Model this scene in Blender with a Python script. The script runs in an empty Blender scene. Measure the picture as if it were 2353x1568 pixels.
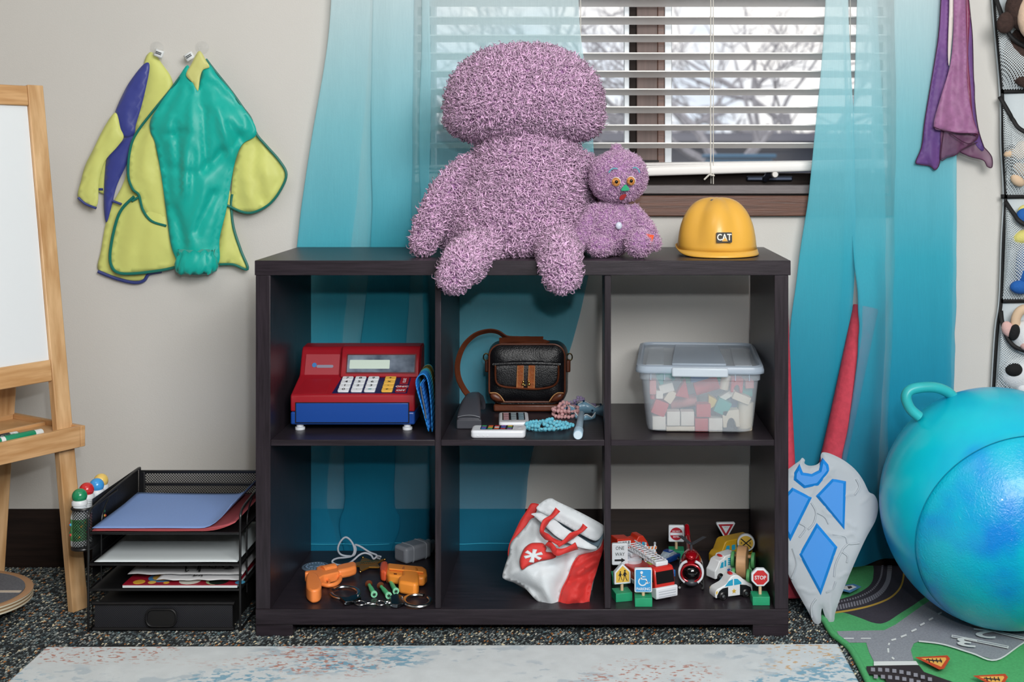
import bpy, bmesh, math, random
import numpy as np
from mathutils import Vector as V, Matrix, noise, geometry
sc = bpy.context.scene
COL = sc.collection
rnd = random.Random(7)
PI = math.pi
# ---------------------------------------------------------------- picture geometry
F, D, ZC, VX, VY = 2839.0, 2.48, .965, 1345.0, 360.0
def W(px, py, Y):
    s = (Y + D) / F
    return V(((px - VX) * s, Y, ZC - (py - VY) * s))
def FL(px, py, z=0.):
    s = (ZC - z) / (py - VY)
    return V(((px - VX) * s, s * F - D, z))
ZT, ZM, ZB = .7562, .3954, .0556          # shelf top, middle board, lowest board
YW = .43                                   # wall plane
# ---------------------------------------------------------------- camera, light, exposure
cd = bpy.data.cameras.new('camera'); cam = bpy.data.objects.new('camera', cd); COL.objects.link(cam)
cam.location = (0, -D, ZC); cam.rotation_euler = (PI / 2, 0, 0)
cd.sensor_width = 36; cd.lens = 36 * F / 2353
cd.shift_x = -(VX - 1176.5) / 2353; cd.shift_y = -(784 - VY) / 2353
cd.clip_start = .05; cd.clip_end = 300
cd.dof.use_dof = True; cd.dof.focus_distance = 2.6; cd.dof.aperture_fstop = 4.5
sc.camera = cam
sc.view_settings.view_transform = 'Standard'; sc.view_settings.look = 'None'
sc.view_settings.gamma = 1; sc.view_settings.use_curve_mapping = False
sc.view_settings.exposure = .0
sc.cycles.transparent_max_bounces = 24
sc.cycles.sample_clamp_indirect = 6
wd = bpy.data.worlds.new('sky'); sc.world = wd; wd.use_nodes = True
nt = wd.node_tree; nt.nodes.clear()
_o = nt.nodes.new('ShaderNodeOutputWorld'); _b = nt.nodes.new('ShaderNodeBackground')
_t = nt.nodes.new('ShaderNodeTexCoord'); _n = nt.nodes.new('ShaderNodeTexNoise'); _r = nt.nodes.new('ShaderNodeValToRGB')
_n.inputs['Scale'].default_value = 9; _n.inputs['Detail'].default_value = 4
_r.color_ramp.elements[0].position = .38; _r.color_ramp.elements[0].color = (.70, .77, .87, 1)
_r.color_ramp.elements[1].position = .55; _r.color_ramp.elements[1].color = (1, .965, .93, 1)
nt.links.new(_t.outputs['Generated'], _n.inputs['Vector']); nt.links.new(_n.outputs['Fac'], _r.inputs[0])
nt.links.new(_r.outputs[0], _b.inputs[0]); _b.inputs[1].default_value = 1.2; nt.links.new(_b.outputs[0], _o.inputs[0])
def area(name, loc, to, size, power, col=(1, 1, 1)):
    l = bpy.data.lights.new(name, 'AREA'); l.shape = 'RECTANGLE'; l.size, l.size_y = size; l.energy = power; l.color = col
    o = bpy.data.objects.new(name, l); COL.objects.link(o); o.location = loc
    o.rotation_euler = (V(to) - V(loc)).to_track_quat('-Z', 'Y').to_euler(); return o
area('soft_bounce_light', (.85, -2.75, 1.95), (-.15, .4, .55), (1.5, .95), 88, (1, .985, .965))
area('camera_flash', (.12, -2.5, 1.24), (-.1, .4, .6), (.07, .05), 11, (.96, .985, 1))
area('overhead_fill', (-.9, -1.2, 2.4), (-.9, -1.1, 0), (1.2, .6), 7, (1, .985, .96))  # added downward fill that helps the dimmer left, no lamp of the room
# ---------------------------------------------------------------- helpers
def lin(h):
    if not isinstance(h, str): return tuple(h)[:3]
    h = h.lstrip('#'); r = []
    for i in (0, 2, 4):
        x = int(h[i:i + 2], 16) / 255; r.append(x / 12.92 if x <= .04045 else ((x + .055) / 1.055) ** 2.4)
    return tuple(r)
MATS = {}
def mat(name, col, rough=.5, metal=0., var=0., vs=20., vst=(1, 1, 1), bump=0., bs=200., bst=(1, 1, 1), sheen=0., coat=0., spec=.5,
        emit=0., thin=0., col2=None, island=0., sub=0., hole=None, ramp=None):
    """Principled material; var/vs colour grain, bump/bs fine relief, thin = share that lets light straight through,
    island = colour change from piece to piece, hole = (pitch, wire share) woven mesh, ramp = colours over height."""
    if name in MATS: return MATS[name]
    m = bpy.data.materials.new(name); MATS[name] = m; m.use_nodes = True
    t = m.node_tree; N = t.nodes; L = t.links; N.clear()
    out = N.new('ShaderNodeOutputMaterial'); p = N.new('ShaderNodeBsdfPrincipled')
    c = lin(col); p.inputs['Base Color'].default_value = (*c, 1)
    p.inputs['Roughness'].default_value = rough; p.inputs['Metallic'].default_value = metal
    p.inputs['Specular IOR Level'].default_value = spec
    p.inputs['Sheen Weight'].default_value = sheen; p.inputs['Coat Weight'].default_value = coat
    if sub: p.inputs['Subsurface Weight'].default_value = sub; p.inputs['Subsurface Radius'].default_value = (.01, .01, .01)
    if emit: p.inputs['Emission Color'].default_value = (*c, 1); p.inputs['Emission Strength'].default_value = emit
    tc = N.new('ShaderNodeTexCoord')
    def tex(scale, st, det=3):
        mp = N.new('ShaderNodeMapping'); mp.inputs['Scale'].default_value = st; L.new(tc.outputs['Object'], mp.inputs[0])
        n = N.new('ShaderNodeTexNoise'); n.inputs['Scale'].default_value = scale; n.inputs['Detail'].default_value = det
        L.new(mp.outputs[0], n.inputs['Vector']); return n.outputs['Fac']
    last = None
    if ramp:
        sx = N.new('ShaderNodeSeparateXYZ'); L.new(tc.outputs['Object'], sx.inputs[0])
        mr = N.new('ShaderNodeMapRange'); mr.inputs[1].default_value, mr.inputs[2].default_value = ramp[0], ramp[1]
        L.new(sx.outputs[2], mr.inputs[0]); cr_ = N.new('ShaderNodeValToRGB'); L.new(mr.outputs[0], cr_.inputs[0])
        el = cr_.color_ramp.elements
        for i, (q, h) in enumerate(ramp[2]):
            e = el[i] if i < 2 else el.new(q)
            e.position = q; e.color = (*lin(h), 1)
        last = cr_.outputs[0]
    if var or island:
        r = N.new('ShaderNodeValToRGB'); c2 = lin(col2) if col2 else None
        lo = tuple(max(0, x * (1 - (var or island))) for x in c); hi = c2 or tuple(min(1, x * (1 + (var or island))) for x in c)
        r.color_ramp.elements[0].color = (*lo, 1); r.color_ramp.elements[1].color = (*hi, 1)
        if island:
            g = N.new('ShaderNodeNewGeometry'); L.new(g.outputs['Random Per Island'], r.inputs[0])
        else:
            r.color_ramp.elements[0].position = .3; r.color_ramp.elements[1].position = .7
            L.new(tex(vs, vst), r.inputs[0])
        if last:
            mx = N.new('ShaderNodeMix'); mx.data_type = 'RGBA'; mx.blend_type = 'MULTIPLY'; mx.inputs[0].default_value = .6
            L.new(last, mx.inputs[6]); L.new(r.outputs[0], mx.inputs[7]); last = mx.outputs[2]
        else: last = r.outputs[0]
    if last: L.new(last, p.inputs['Base Color'])
    if bump:
        b = N.new('ShaderNodeBump'); b.inputs['Strength'].default_value = bump; b.inputs['Distance'].default_value = .002
        L.new(tex(bs, bst), b.inputs['Height']); L.new(b.outputs[0], p.inputs['Normal'])
    sh = p.outputs[0]
    if thin:
        tr = N.new('ShaderNodeBsdfTransparent'); ms = N.new('ShaderNodeMixShader')
        tl = N.new('ShaderNodeBsdfTranslucent'); m2 = N.new('ShaderNodeMixShader'); m2.inputs[0].default_value = .18
        tl.inputs[0].default_value = (*c, 1)
        if last: L.new(last, tl.inputs[0])
        L.new(p.outputs[0], m2.inputs[1]); L.new(tl.outputs[0], m2.inputs[2])
        ms.inputs[0].default_value = thin; L.new(m2.outputs[0], ms.inputs[1]); L.new(tr.outputs[0], ms.inputs[2]); sh = ms.outputs[0]
    if hole:
        pitch, wire = hole
        sx = N.new('ShaderNodeSeparateXYZ'); mp = N.new('ShaderNodeMapping'); L.new(tc.outputs['UV'], mp.inputs[0])
        mp.inputs['Rotation'].default_value = (0, 0, PI / 4); mp.inputs['Scale'].default_value = (1 / pitch, 1 / pitch, 1)
        L.new(mp.outputs[0], sx.inputs[0]); mxs = []
        for k in (0, 1):
            a = N.new('ShaderNodeMath'); a.operation = 'FRACT'; L.new(sx.outputs[k], a.inputs[0])
            b = N.new('ShaderNodeMath'); b.operation = 'LESS_THAN'; b.inputs[1].default_value = wire; L.new(a.outputs[0], b.inputs[0]); mxs.append(b)
        mm = N.new('ShaderNodeMath'); mm.operation = 'MAXIMUM'; L.new(mxs[0].outputs[0], mm.inputs[0]); L.new(mxs[1].outputs[0], mm.inputs[1])
        tr = N.new('ShaderNodeBsdfTransparent'); ms = N.new('ShaderNodeMixShader')
        L.new(mm.outputs[0], ms.inputs[0]); L.new(tr.outputs[0], ms.inputs[1]); L.new(sh, ms.inputs[2]); sh = ms.outputs[0]
    L.new(sh, out.inputs[0]); return m
def fr(o, x, y, z):
    M = Matrix.Identity(4)
    for i, a in enumerate((x, y, z, o)):
        for j in range(3): M[j][i] = a[j]
    return M
def T(x, y, z): return Matrix.Translation((x, y, z))
def R(ax, deg): return Matrix.Rotation(math.radians(deg), 4, ax)
FRONT = fr((0, 0, 0), (1, 0, 0), (0, 0, 1), (0, -1, 0))      # local xy -> xz plane facing the room
def cr(pts, n=6, closed=False):
    """Catmull-Rom through points of any dimension"""
    P = [tuple(p) for p in pts]; k = len(P); out = []
    for i in range(k if closed else k - 1):
        if closed: a, b, c, d = P[(i - 1) % k], P[i], P[(i + 1) % k], P[(i + 2) % k]
        else: a, b, c, d = P[max(i - 1, 0)], P[i], P[i + 1], P[min(i + 2, k - 1)]
        for j in range(n):
            t = j / n
            out.append(tuple(.5 * (2 * q + (r - p) * t + (2 * p - 5 * q + 4 * r - s) * t * t + (3 * q - p - 3 * r + s) * t ** 3) for p, q, r, s in zip(a, b, c, d)))
    if not closed: out.append(P[-1])
    return out
def circ(r, n=24, cx=0., cy=0., a0=0.): return [(cx + r * math.cos(a0 + 2 * PI * i / n), cy + r * math.sin(a0 + 2 * PI * i / n)) for i in range(n)]
def rrect(w, h, r, n=5, cx=0., cy=0.):
    o = []
    for k, (sx, sy) in enumerate(((1, 1), (-1, 1), (-1, -1), (1, -1))):
        for i in range(n + 1):
            a = PI / 2 * (k + i / n); o.append((cx + sx * (w / 2 - r) + r * math.cos(a), cy + sy * (h / 2 - r) + r * math.sin(a)))
    return o
def star(n, r0, r1, a0=PI / 2, cx=0., cy=0.):
    return [(cx + (r0 if i % 2 == 0 else r1) * math.cos(a0 + PI * i / n), cy + (r0 if i % 2 == 0 else r1) * math.sin(a0 + PI * i / n)) for i in range(2 * n)]
class MB:
    def __init__(s): s.v = []; s.f = []; s.m = []; s.k = 0; s.uv = None
    def add(s, vs, fs, M=None):
        b = len(s.v); s.v += [tuple(M @ V(p)) if M else tuple(p) for p in vs]
        s.f += [tuple(i + b for i in f) for f in fs]; s.m += [s.k] * len(fs); return s
    def box(s, c, d, M=None):
        x, y, z = c; a, b, e = d[0] / 2, d[1] / 2, d[2] / 2
        vs = [(x + i * a, y + j * b, z + k * e) for i in (-1, 1) for j in (-1, 1) for k in (-1, 1)]
        return s.add(vs, [(0, 1, 3, 2), (4, 6, 7, 5), (0, 4, 5, 1), (2, 3, 7, 6), (0, 2, 6, 4), (1, 5, 7, 3)], M)
    def bb(s, x0, x1, y0, y1, z0, z1, M=None):
        return s.box(((x0 + x1) / 2, (y0 + y1) / 2, (z0 + z1) / 2), (abs(x1 - x0), abs(y1 - y0), abs(z1 - z0)), M)
    def prism(s, poly, h0, h1, M=None, fn=None):
        n = len(poly); vs = [(a, b, h0) for a, b in poly] + [(a, b, h1) for a, b in poly]
        if fn: vs = [fn(*q) for q in vs]
        ar = sum(poly[i][0] * poly[(i + 1) % n][1] - poly[(i + 1) % n][0] * poly[i][1] for i in range(n))
        fs = [tuple(range(n - 1, -1, -1)), tuple(range(n, 2 * n))] + [(i, (i + 1) % n, n + (i + 1) % n, n + i) for i in range(n)]
        if (ar < 0) != (h1 < h0): fs = [f[::-1] for f in fs]
        return s.add(vs, fs, M)
    def lathe(s, prof, n=24, M=None, arc=2 * PI):
        k = len(prof); vs = [(r * math.cos(arc * i / n), r * math.sin(arc * i / n), z) for i in range(n) for r, z in prof]
        fs = [(i * k + j, ((i + 1) % n) * k + j, ((i + 1) % n) * k + j + 1, i * k + j + 1) for i in range(n) for j in range(k - 1)]
        if prof[0][0] > 1e-6: fs.append(tuple(i * k for i in range(n - 1, -1, -1)))
        if prof[-1][0] > 1e-6: fs.append(tuple(i * k + k - 1 for i in range(n)))
        return s.add(vs, fs, M)
    def cyl(s, r, h, n=24, M=None, r2=None): return s.lathe([(r, 0), (r if r2 is None else r2, h)], n, M)
    def ball(s, c, r, nu=20, nv=12, M=None, e=1.):
        r = (r, r, r) if not hasattr(r, '__len__') else r; vs = [(c[0], c[1], c[2] - r[2])]
        sg = lambda t: math.copysign(abs(t) ** e, t)
        for j in range(1, nv):
            b = -PI / 2 + PI * j / nv
            for i in range(nu):
                a = 2 * PI * i / nu
                vs.append((c[0] + r[0] * sg(math.cos(b)) * sg(math.cos(a)), c[1] + r[1] * sg(math.cos(b)) * sg(math.sin(a)), c[2] + r[2] * sg(math.sin(b))))
        vs.append((c[0], c[1], c[2] + r[2])); e_ = len(vs) - 1
        fs = [(0, 1 + (i + 1) % nu, 1 + i) for i in range(nu)] + [(e_, e_ - nu + i, e_ - nu + (i + 1) % nu) for i in range(nu)]
        fs += [(1 + j * nu + i, 1 + j * nu + (i + 1) % nu, 1 + (j + 1) * nu + (i + 1) % nu, 1 + (j + 1) * nu + i) for j in range(nv - 2) for i in range(nu)]
        return s.add(vs, fs, M)
    def rings(s, rs, caps=True, M=None, closed=False):
        n = len(rs[0]); vs = [p for r in rs for p in r]; k = len(rs)
        fs = [(j * n + i, j * n + (i + 1) % n, ((j + 1) % k) * n + (i + 1) % n, ((j + 1) % k) * n + i) for j in range(k if closed else k - 1) for i in range(n)]
        if caps and not closed: fs += [tuple(range(n - 1, -1, -1)), tuple((k - 1) * n + i for i in range(n))]
        return s.add(vs, fs, M)
    def tube(s, pts, r, n=8, closed=False, M=None, flat=1.):
        P = [V(p) for p in pts]; k = len(P); rr = r if hasattr(r, '__len__') else [r] * k; rs = []; up = None
        for i, p in enumerate(P):
            d = (P[(i + 1) % k] - P[i - 1]) if closed else (P[min(i + 1, k - 1)] - P[max(i - 1, 0)])
            d.normalize()
            if up is None: up = V((0, 0, 1)) if abs(d.z) < .9 else V((1, 0, 0))
            a = d.cross(up)
            if a.length < 1e-4: a = d.orthogonal()
            a.normalize(); up = a.cross(d)
            rs.append([p + a * rr[i] * math.cos(2 * PI * j / n) + up * rr[i] * flat * math.sin(2 * PI * j / n) for j in range(n)])
        return s.rings(rs, True, M, closed)
    def limb(s, pts, rad, n=20, m=8, M=None):
        """tapering limb with round ends"""
        q = cr([(*p, r) for p, r in zip(pts, rad)], m); P = [V(a[:3]) for a in q]; r = [a[3] for a in q]
        d0 = (P[0] - P[1]).normalized(); d1 = (P[-1] - P[-2]).normalized(); h = [math.radians(x) for x in (86, 68, 45, 22)]
        P2 = [P[0] + d0 * r[0] * math.sin(a) for a in h] + P + [P[-1] + d1 * r[-1] * math.sin(a) for a in h[::-1]]
        r2 = [r[0] * math.cos(a) for a in h] + r + [r[-1] * math.cos(a) for a in h[::-1]]
        return s.tube(P2, r2, n, M=M)
    def grid(s, nu, nv, fn, uv=None):
        vs = [fn(i / nu, j / nv) for j in range(nv + 1) for i in range(nu + 1)]
        fs = [(j * (nu + 1) + i, j * (nu + 1) + i + 1, (j + 1) * (nu + 1) + i + 1, (j + 1) * (nu + 1) + i) for j in range(nv) for i in range(nu)]
        return s.add(vs, fs)
    def mesh(s, name):
        me = bpy.data.meshes.new(name); me.from_pydata(s.v, [], s.f)
        if any(s.m): me.polygons.foreach_set('material_index', s.m)
        return me
def tag(o, label=None, cat=None, group=None, kind=None):
    for k, v in (('label', label), ('category', cat), ('group', group), ('kind', kind)):
        if v: o[k] = v
    return o
def build(mb, name, m, parent=None, smooth=40, bevel=0., seg=2, solid=0., off=0., subd=0, world=False, uv=None, loc=None):
    me = mb.mesh(name) if isinstance(mb, MB) else mb
    for x in (m if isinstance(m, (list, tuple)) else [m]): me.materials.append(x)
    if smooth:
        me.shade_smooth(); me.set_sharp_from_angle(angle=math.radians(smooth))
    o = bpy.data.objects.new(name, me); COL.objects.link(o)
    if loc: o.location = loc
    if uv: set_uv(me, uv)
    if parent:
        o.parent = parent
        if world:
            q = parent; d = V((0, 0, 0))
            while q: d += q.location; q = q.parent
            o.location = -d
    if subd: x = o.modifiers.new('s', 'SUBSURF'); x.levels = x.render_levels = subd
    if bevel: x = o.modifiers.new('b', 'BEVEL'); x.width = bevel; x.segments = seg; x.limit_method = 'ANGLE'; x.angle_limit = .6
    if solid: x = o.modifiers.new('t', 'SOLIDIFY'); x.thickness = solid; x.offset = off
    return o
def set_uv(me, fn):
    u = me.uv_layers.new(name='uv')
    for p in me.polygons:
        for li in p.loop_indices: u.data[li].uv = fn(me.vertices[me.loops[li].vertex_index].co, p.normal)
def uv_box(co, n):
    a = max(range(3), key=lambda i: abs(n[i]))
    return (co[1], co[2]) if a == 0 else (co[0], co[2]) if a == 1 else (co[0], co[1])
def thing(name, label, cat, loc=(0, 0, 0), rz=0., group=None, rot=None):
    o = bpy.data.objects.new(name, None); COL.objects.link(o); o.empty_display_size = .02
    o.location = loc; o.rotation_euler = rot or (0, 0, math.radians(rz)); return tag(o, label, cat, group)
def dup(o, parent=None):
    c = o.copy(); COL.objects.link(c)
    if parent: c.parent = parent
    for ch in list(o.children): dup(ch, c)
    return c
TXT = {}
def text(mb, s_, size, M, ext=.0003, wide=1., bold=0.):
    key = (s_, bold)
    if key not in TXT:
        cu = bpy.data.curves.new('lettering', 'FONT'); cu.body = s_; cu.size = 1; cu.align_x = 'CENTER'; cu.align_y = 'CENTER'; cu.resolution_u = 3; cu.offset = bold
        o = bpy.data.objects.new('lettering', cu); COL.objects.link(o)
        me = bpy.data.meshes.new_from_object(o); TXT[key] = ([tuple(v.co) for v in me.vertices], [tuple(p.vertices) for p in me.polygons])
        bpy.data.objects.remove(o); bpy.data.curves.remove(cu); bpy.data.meshes.remove(me)
    vs, fs = TXT[key]
    x0, x1 = min(v[0] for v in vs), max(v[0] for v in vs); y0, y1 = min(v[1] for v in vs), max(v[1] for v in vs)
    mb.add([((x - (x0 + x1) / 2) * size * wide, (y - (y0 + y1) / 2) * size, ext) for x, y, z in vs], fs, M); return mb
def cloth(outline, step, place, n=6, smoothed=True, closed=True):
    """fill an outline with a fine triangle net; place(a, b, d) gives the point, d = distance from the rim"""
    ol = cr(outline, n, True) if smoothed else outline
    P = []
    for i in range(len(ol)):
        a, b = ol[i], ol[(i + 1) % len(ol)]; L = math.dist(a, b); k = max(1, int(L / step + .5))
        for j in range(k): P.append((a[0] + (b[0] - a[0]) * j / k, a[1] + (b[1] - a[1]) * j / k))
    B = np.array(P); B2 = np.roll(B, -1, 0); dv = B2 - B; dl = (dv ** 2).sum(1) + 1e-12
    def rim(q):
        t = np.clip(((q - B) * dv).sum(1) / dl, 0, 1); return math.sqrt((((B + dv * t[:, None]) - q) ** 2).sum(1).min())
    def inside(x, y):
        c = (B[:, 1] > y) != (B2[:, 1] > y)
        xs = B[c, 0] + (y - B[c, 1]) / (B2[c, 1] - B[c, 1]) * dv[c, 0]; return (xs > x).sum() % 2 == 1
    pts = [V(p) for p in P]; ds = [0.] * len(P); nb = len(P)
    x0, y0 = B.min(0); x1, y1 = B.max(0); j = 0; y = y0
    while y < y1:
        x = x0 + (step / 2 if j % 2 else 0)
        while x < x1:
            if inside(x, y):
                d = rim(np.array((x, y)))
                if d > step * .55: pts.append(V((x, y))); ds.append(d)
            x += step
        y += step * .87; j += 1
    r = geometry.delaunay_2d_cdt(pts, [], [list(range(nb))], 1, 1e-6)
    src = r[3]; mb = MB()
    mb.add([place(p.x, p.y, ds[src[i][0]] if src[i] else 0.) for i, p in enumerate(r[0])], [tuple(f) for f in r[2]])
    mb.rim = P
    return mb
def nz(x, y, z=0.): return noise.noise(V((x, y, z)))
# ---------------------------------------------------------------- setting
wallm = mat('painted_wall', '#cfcdc8', .62, var=.015, vs=3, bump=.12, bs=420)
darkwood = mat('dark_stained_wood', '#1f1511', .62, spec=.2, var=.35, vs=14, vst=(.6, 8, 8), bump=.15, bs=60, bst=(.3, 10, 10))
brownwood = mat('brown_stained_wood', '#5a3524', .4, var=.38, vs=10, vst=(.5, 8, 14), bump=.15, bs=60, bst=(.3, 10, 10))
greywood = mat('weathered_brown_wood', '#5b4741', .5, var=.25, vs=10, vst=(8, 8, .5))
def struct(mb, name, m, parent=None, **k): return tag(build(mb, name, m, parent, **k), kind='structure' if not parent else None)
XL, XR, YB, ZH = -2.3, 2.9, -4.6, 2.6
wx0, wx1 = W(948, 0, YW).x, W(2050, 0, YW).x; wz0, wz1 = W(0, 474, YW).z, 1.98
b = MB(); y1 = YW + .14
b.bb(XL, wx0, YW, y1, 0, ZH); b.bb(wx1, XR, YW, y1, 0, ZH); b.bb(wx0, wx1, YW, y1, 0, wz0); b.bb(wx0, wx1, YW, y1, wz1, ZH)
struct(b, 'wall_back', wallm); wallm2 = mat('dimmed_wall_tone', '#9d958c', .7)  # unseen side and front walls toned darker to weaken the bounce light
struct(MB().bb(XL - .1, XL, YB, y1, 0, ZH), 'wall_left', wallm2); struct(MB().bb(XR, XR + .1, YB, y1, 0, ZH), 'wall_right', wallm2)
struct(MB().bb(XL, XR, YB - .1, YB, 0, ZH), 'wall_front', wallm2)
struct(MB().bb(XL - .1, XR + .1, YB - .1, y1, ZH, ZH + .1), 'ceiling', mat('ceiling_paint', '#e4e2dc', .8))
fl = struct(MB().bb(XL - .1, XR + .1, YB - .1, y1, -.1, 0), 'floor', mat('carpet_backing', '#26292a', .95))
pr = [(0, 0), (.015, 0), (.015, .108), (.011, .113), (.011, .121), (.006, .128), (.004, .135), (0, .135)]
b = MB(); b.prism(pr, XL, XR, None, lambda a, c, h: (h, YW - a, c)); struct(b, 'baseboard_back', darkwood)
# carpet loops, visible patch of floor
n = 0; pts = []
for iy in range(126):
    for ix in range(460):
        x = -1.62 + ix * .0056 + (iy % 2) * .0028; y = -.27 + iy * .0055
        if x > .95 or (y < -.045 and -1.0 < x < .45): continue
        pts.append((x + rnd.uniform(-.001, .001), y + rnd.uniform(-.001, .001), rnd.uniform(-.0008, .0012)))
P = np.array(pts); k = len(P); rs_ = np.random.RandomState(3)
an = rs_.normal(.95, .25, k); ca, sa = np.cos(an), np.sin(an); ln = rs_.uniform(.0034, .0052, k)
tpl = np.array([(-1, 0, -.2), (-.35, .42, .1), (-.35, -.42, .1), (0, 0, .75), (.45, .40, .1), (.45, -.40, .1), (1, 0, -.2)])
vv = np.empty((k, 7, 3)); tx = tpl[:, 0][None] * ln[:, None]; ty = tpl[:, 1][None] * ln[:, None]
vv[:, :, 0] = P[:, 0, None] + tx * ca[:, None] - ty * sa[:, None]; vv[:, :, 1] = P[:, 1, None] + tx * sa[:, None] + ty * ca[:, None]
vv[:, :, 2] = P[:, 2, None] + .0007 + tpl[:, 2][None] * ln[:, None] * .75
tf = np.array([(0, 2, 3), (0, 3, 1), (1, 3, 4), (2, 5, 3), (4, 3, 6), (3, 5, 6)])
ff = (tf[None] + (np.arange(k) * 7)[:, None, None]).reshape(-1, 3)
def np_mesh(name, v, f):
    me = bpy.data.meshes.new(name); w = f.shape[1]; me.vertices.add(len(v)); me.vertices.foreach_set('co', v.astype(np.float32).ravel())
    me.loops.add(f.size); me.loops.foreach_set('vertex_index', f.astype(np.int32).ravel())
    me.polygons.add(len(f)); me.polygons.foreach_set('loop_start', np.arange(0, f.size, w, dtype=np.int32))
    me.update(calc_edges=True); return me
cm = mat('carpet_yarn', '#3a4448', .9, island=.5)
r_ = [x for x in cm.node_tree.nodes if x.type == 'VALTORGB'][0].color_ramp; r_.interpolation = 'CONSTANT'
for i, (q, h) in enumerate([(0, '#1c2022'), (.24, '#50595b'), (.40, '#282e32'), (.52, '#747f80'), (.66, '#37434a'), (.76, '#90938e'), (.85, '#cfc4a6'), (.90, '#a06a3c'), (.94, '#5f787e'), (.98, '#b8b8b0')]):
    e = r_.elements[i] if i < 2 else r_.elements.new(q)
    e.position = q; e.color = (*lin(h), 1)
o = build(np_mesh('carpet_pile', vv.reshape(-1, 3), ff), 'carpet_pile', cm, fl, smooth=70); tag(o, kind='stuff')
# ---- window
alu = mat('window_aluminium', '#b9bec2', .4, metal=.3); black = mat('black_rubber', '#0c0b0b', .6)
win = thing('window_1', None, None, (0, YW, 0)); win['kind'] = 'structure'
def wpx(x0, x1, ya, yb, Y0, Y1, name, m, bev=.0015, par=win):
    a, c = W(x0, ya, Y0), W(x1, yb, Y0); return build(MB().bb(a.x, c.x, Y0, Y1, c.z, a.z), name, m, par, bevel=bev, world=True)
TOP = -620
wpx(1463, 1511, TOP, 420, .515, .56, 'mullion', greywood); wpx(1511, 1527, TOP, 420, .52, .57, 'stile', brownwood); wpx(1447, 1463, TOP, 420, .525, .57, 'stile', darkwood)  # dark stile left of the mullion paints a shadow gap in wood colour
for yy in range(40, 400, 82): wpx(1460, 1514, yy, yy + 5, .511, .53, 'catch', black)
wpx(1527, 1544, TOP, 402, .535, .57, 'glazing_strip', alu); wpx(1434, 1447, TOP, 402, .535, .57, 'glazing_strip', alu)
wpx(990, 1000, TOP, 402, .535, .57, 'glazing_strip', alu); wpx(2010, 2024, TOP, 402, .535, .57, 'glazing_strip', alu)
wpx(930, 990, TOP, 425, .52, .57, 'stile', darkwood); wpx(2024, 2072, TOP, 425, .52, .57, 'stile', brownwood)
wpx(935, 2066, 398, 428, .50, .57, 'bottom_rail', darkwood)
wpx(945, 2052, 426, 446, .425, .57, 'sill', mat('dark_painted_sill', '#6a6465', .38, var=.12, vs=30, vst=(1, 8, 8)), .002)
wpx(945, 2052, 446, 451, .44, .57, 'gap_strip', black, 0)
gl = bpy.data.materials.new('window_glass'); gl.use_nodes = True; t = gl.node_tree; t.nodes.clear()
a = t.nodes.new('ShaderNodeBsdfTransparent'); g = t.nodes.new('ShaderNodeBsdfGlossy'); x = t.nodes.new('ShaderNodeMixShader'); u = t.nodes.new('ShaderNodeOutputMaterial')
g.inputs['Roughness'].default_value = .35; a.inputs[0].default_value = (.97, .975, .98, 1); x.inputs[0].default_value = .02
t.links.new(a.outputs[0], x.inputs[1]); t.links.new(g.outputs[0], x.inputs[2]); t.links.new(x.outputs[0], u.inputs[0])
for x0, x1 in ((998, 1436), (1542, 2012)): wpx(x0, x1, TOP, 404, .550, .554, 'pane', gl, 0)
lk = wpx(1716, 1822, 405, 416, .488, .502, 'latch_plate', mat('dark_latch_metal', '#3a4150', .35, metal=.8), .003)
b = MB(); b.tube([W(1758, 412, .49), W(1768, 400, .47), W(1781, 402, .46)], .008, 10); build(b, 'latch_arm', mat('dark_latch_metal', 0), win, world=True)
b = MB(); q = W(1780, 401, .452); b.cyl(.0085, .022, 20, fr(q, (1, 0, 0), (0, 0, 1), (0, -1, 0)) @ T(0, 0, -.012)); build(b, 'latch_knob', mat('brushed_knob', '#b7b5b2', .3, metal=.9), win, bevel=.002, world=True)
def trim(i, x0, x1, ya, yb, m):
    a, c = W(x0, ya, .412), W(x1, yb, .412); struct(MB().bb(a.x, c.x, .412, YW + .02, c.z, a.z), 'trim_%d' % i, m, bevel=.002)
trim(1, 933, 2066, 450, 497, brownwood); trim(2, 933, 950, TOP, 450, brownwood); trim(3, 2047, 2066, TOP, 450, brownwood)
# ---- outside
asph = mat('asphalt', '#54565e', .9, var=.2, vs=6)
struct(MB().bb(-40, 40, .8, 90, -.9, -.6), 'ground', asph)
b = MB(); b.bb(-7, 9, 11, 15, -.6, 1.13); b.bb(-7.3, 9.3, 10.8, 15.2, 1.13, 1.2)
h = thing('low_building', 'low slate blue building far beyond the window under the trees', 'building', (1, 13, -.6))
build(MB().bb(-7, 9, 11, 15, -.6, 1.13), 'wall', mat('slate_siding', '#525566', .8, var=.15, vs=2, vst=(.2, .2, 8)), h, world=True)
build(MB().bb(-7.3, 9.3, 10.8, 15.2, 1.13, 1.22), 'roof_edge', mat('roof_edge', '#8a8a98', .8), h, world=True)
t_ = thing('storage_crate', 'blue crate outdoors behind the glass above the bottom rail', 'crate', (1.25, 6.2, -.6))
s_ = 8.7 / F; xa, xb = (1640 - VX) * s_, (1776 - VX) * s_; zt = ZC + 6 * s_
build(MB().bb(xa, xb, 6.2, 6.9, -.6, zt - .03), 'body', mat('crate_blue', '#2f6d93', .6), t_, world=True, bevel=.02)
build(MB().bb(xa - .02, xb + .02, 6.18, 6.92, zt - .03, zt), 'lid', mat('crate_blue', 0), t_, world=True, bevel=.01)
bark = mat('bare_bark', '#a9a6ad', .9, var=.25, vs=9, vst=(3, 3, .6))
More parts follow.
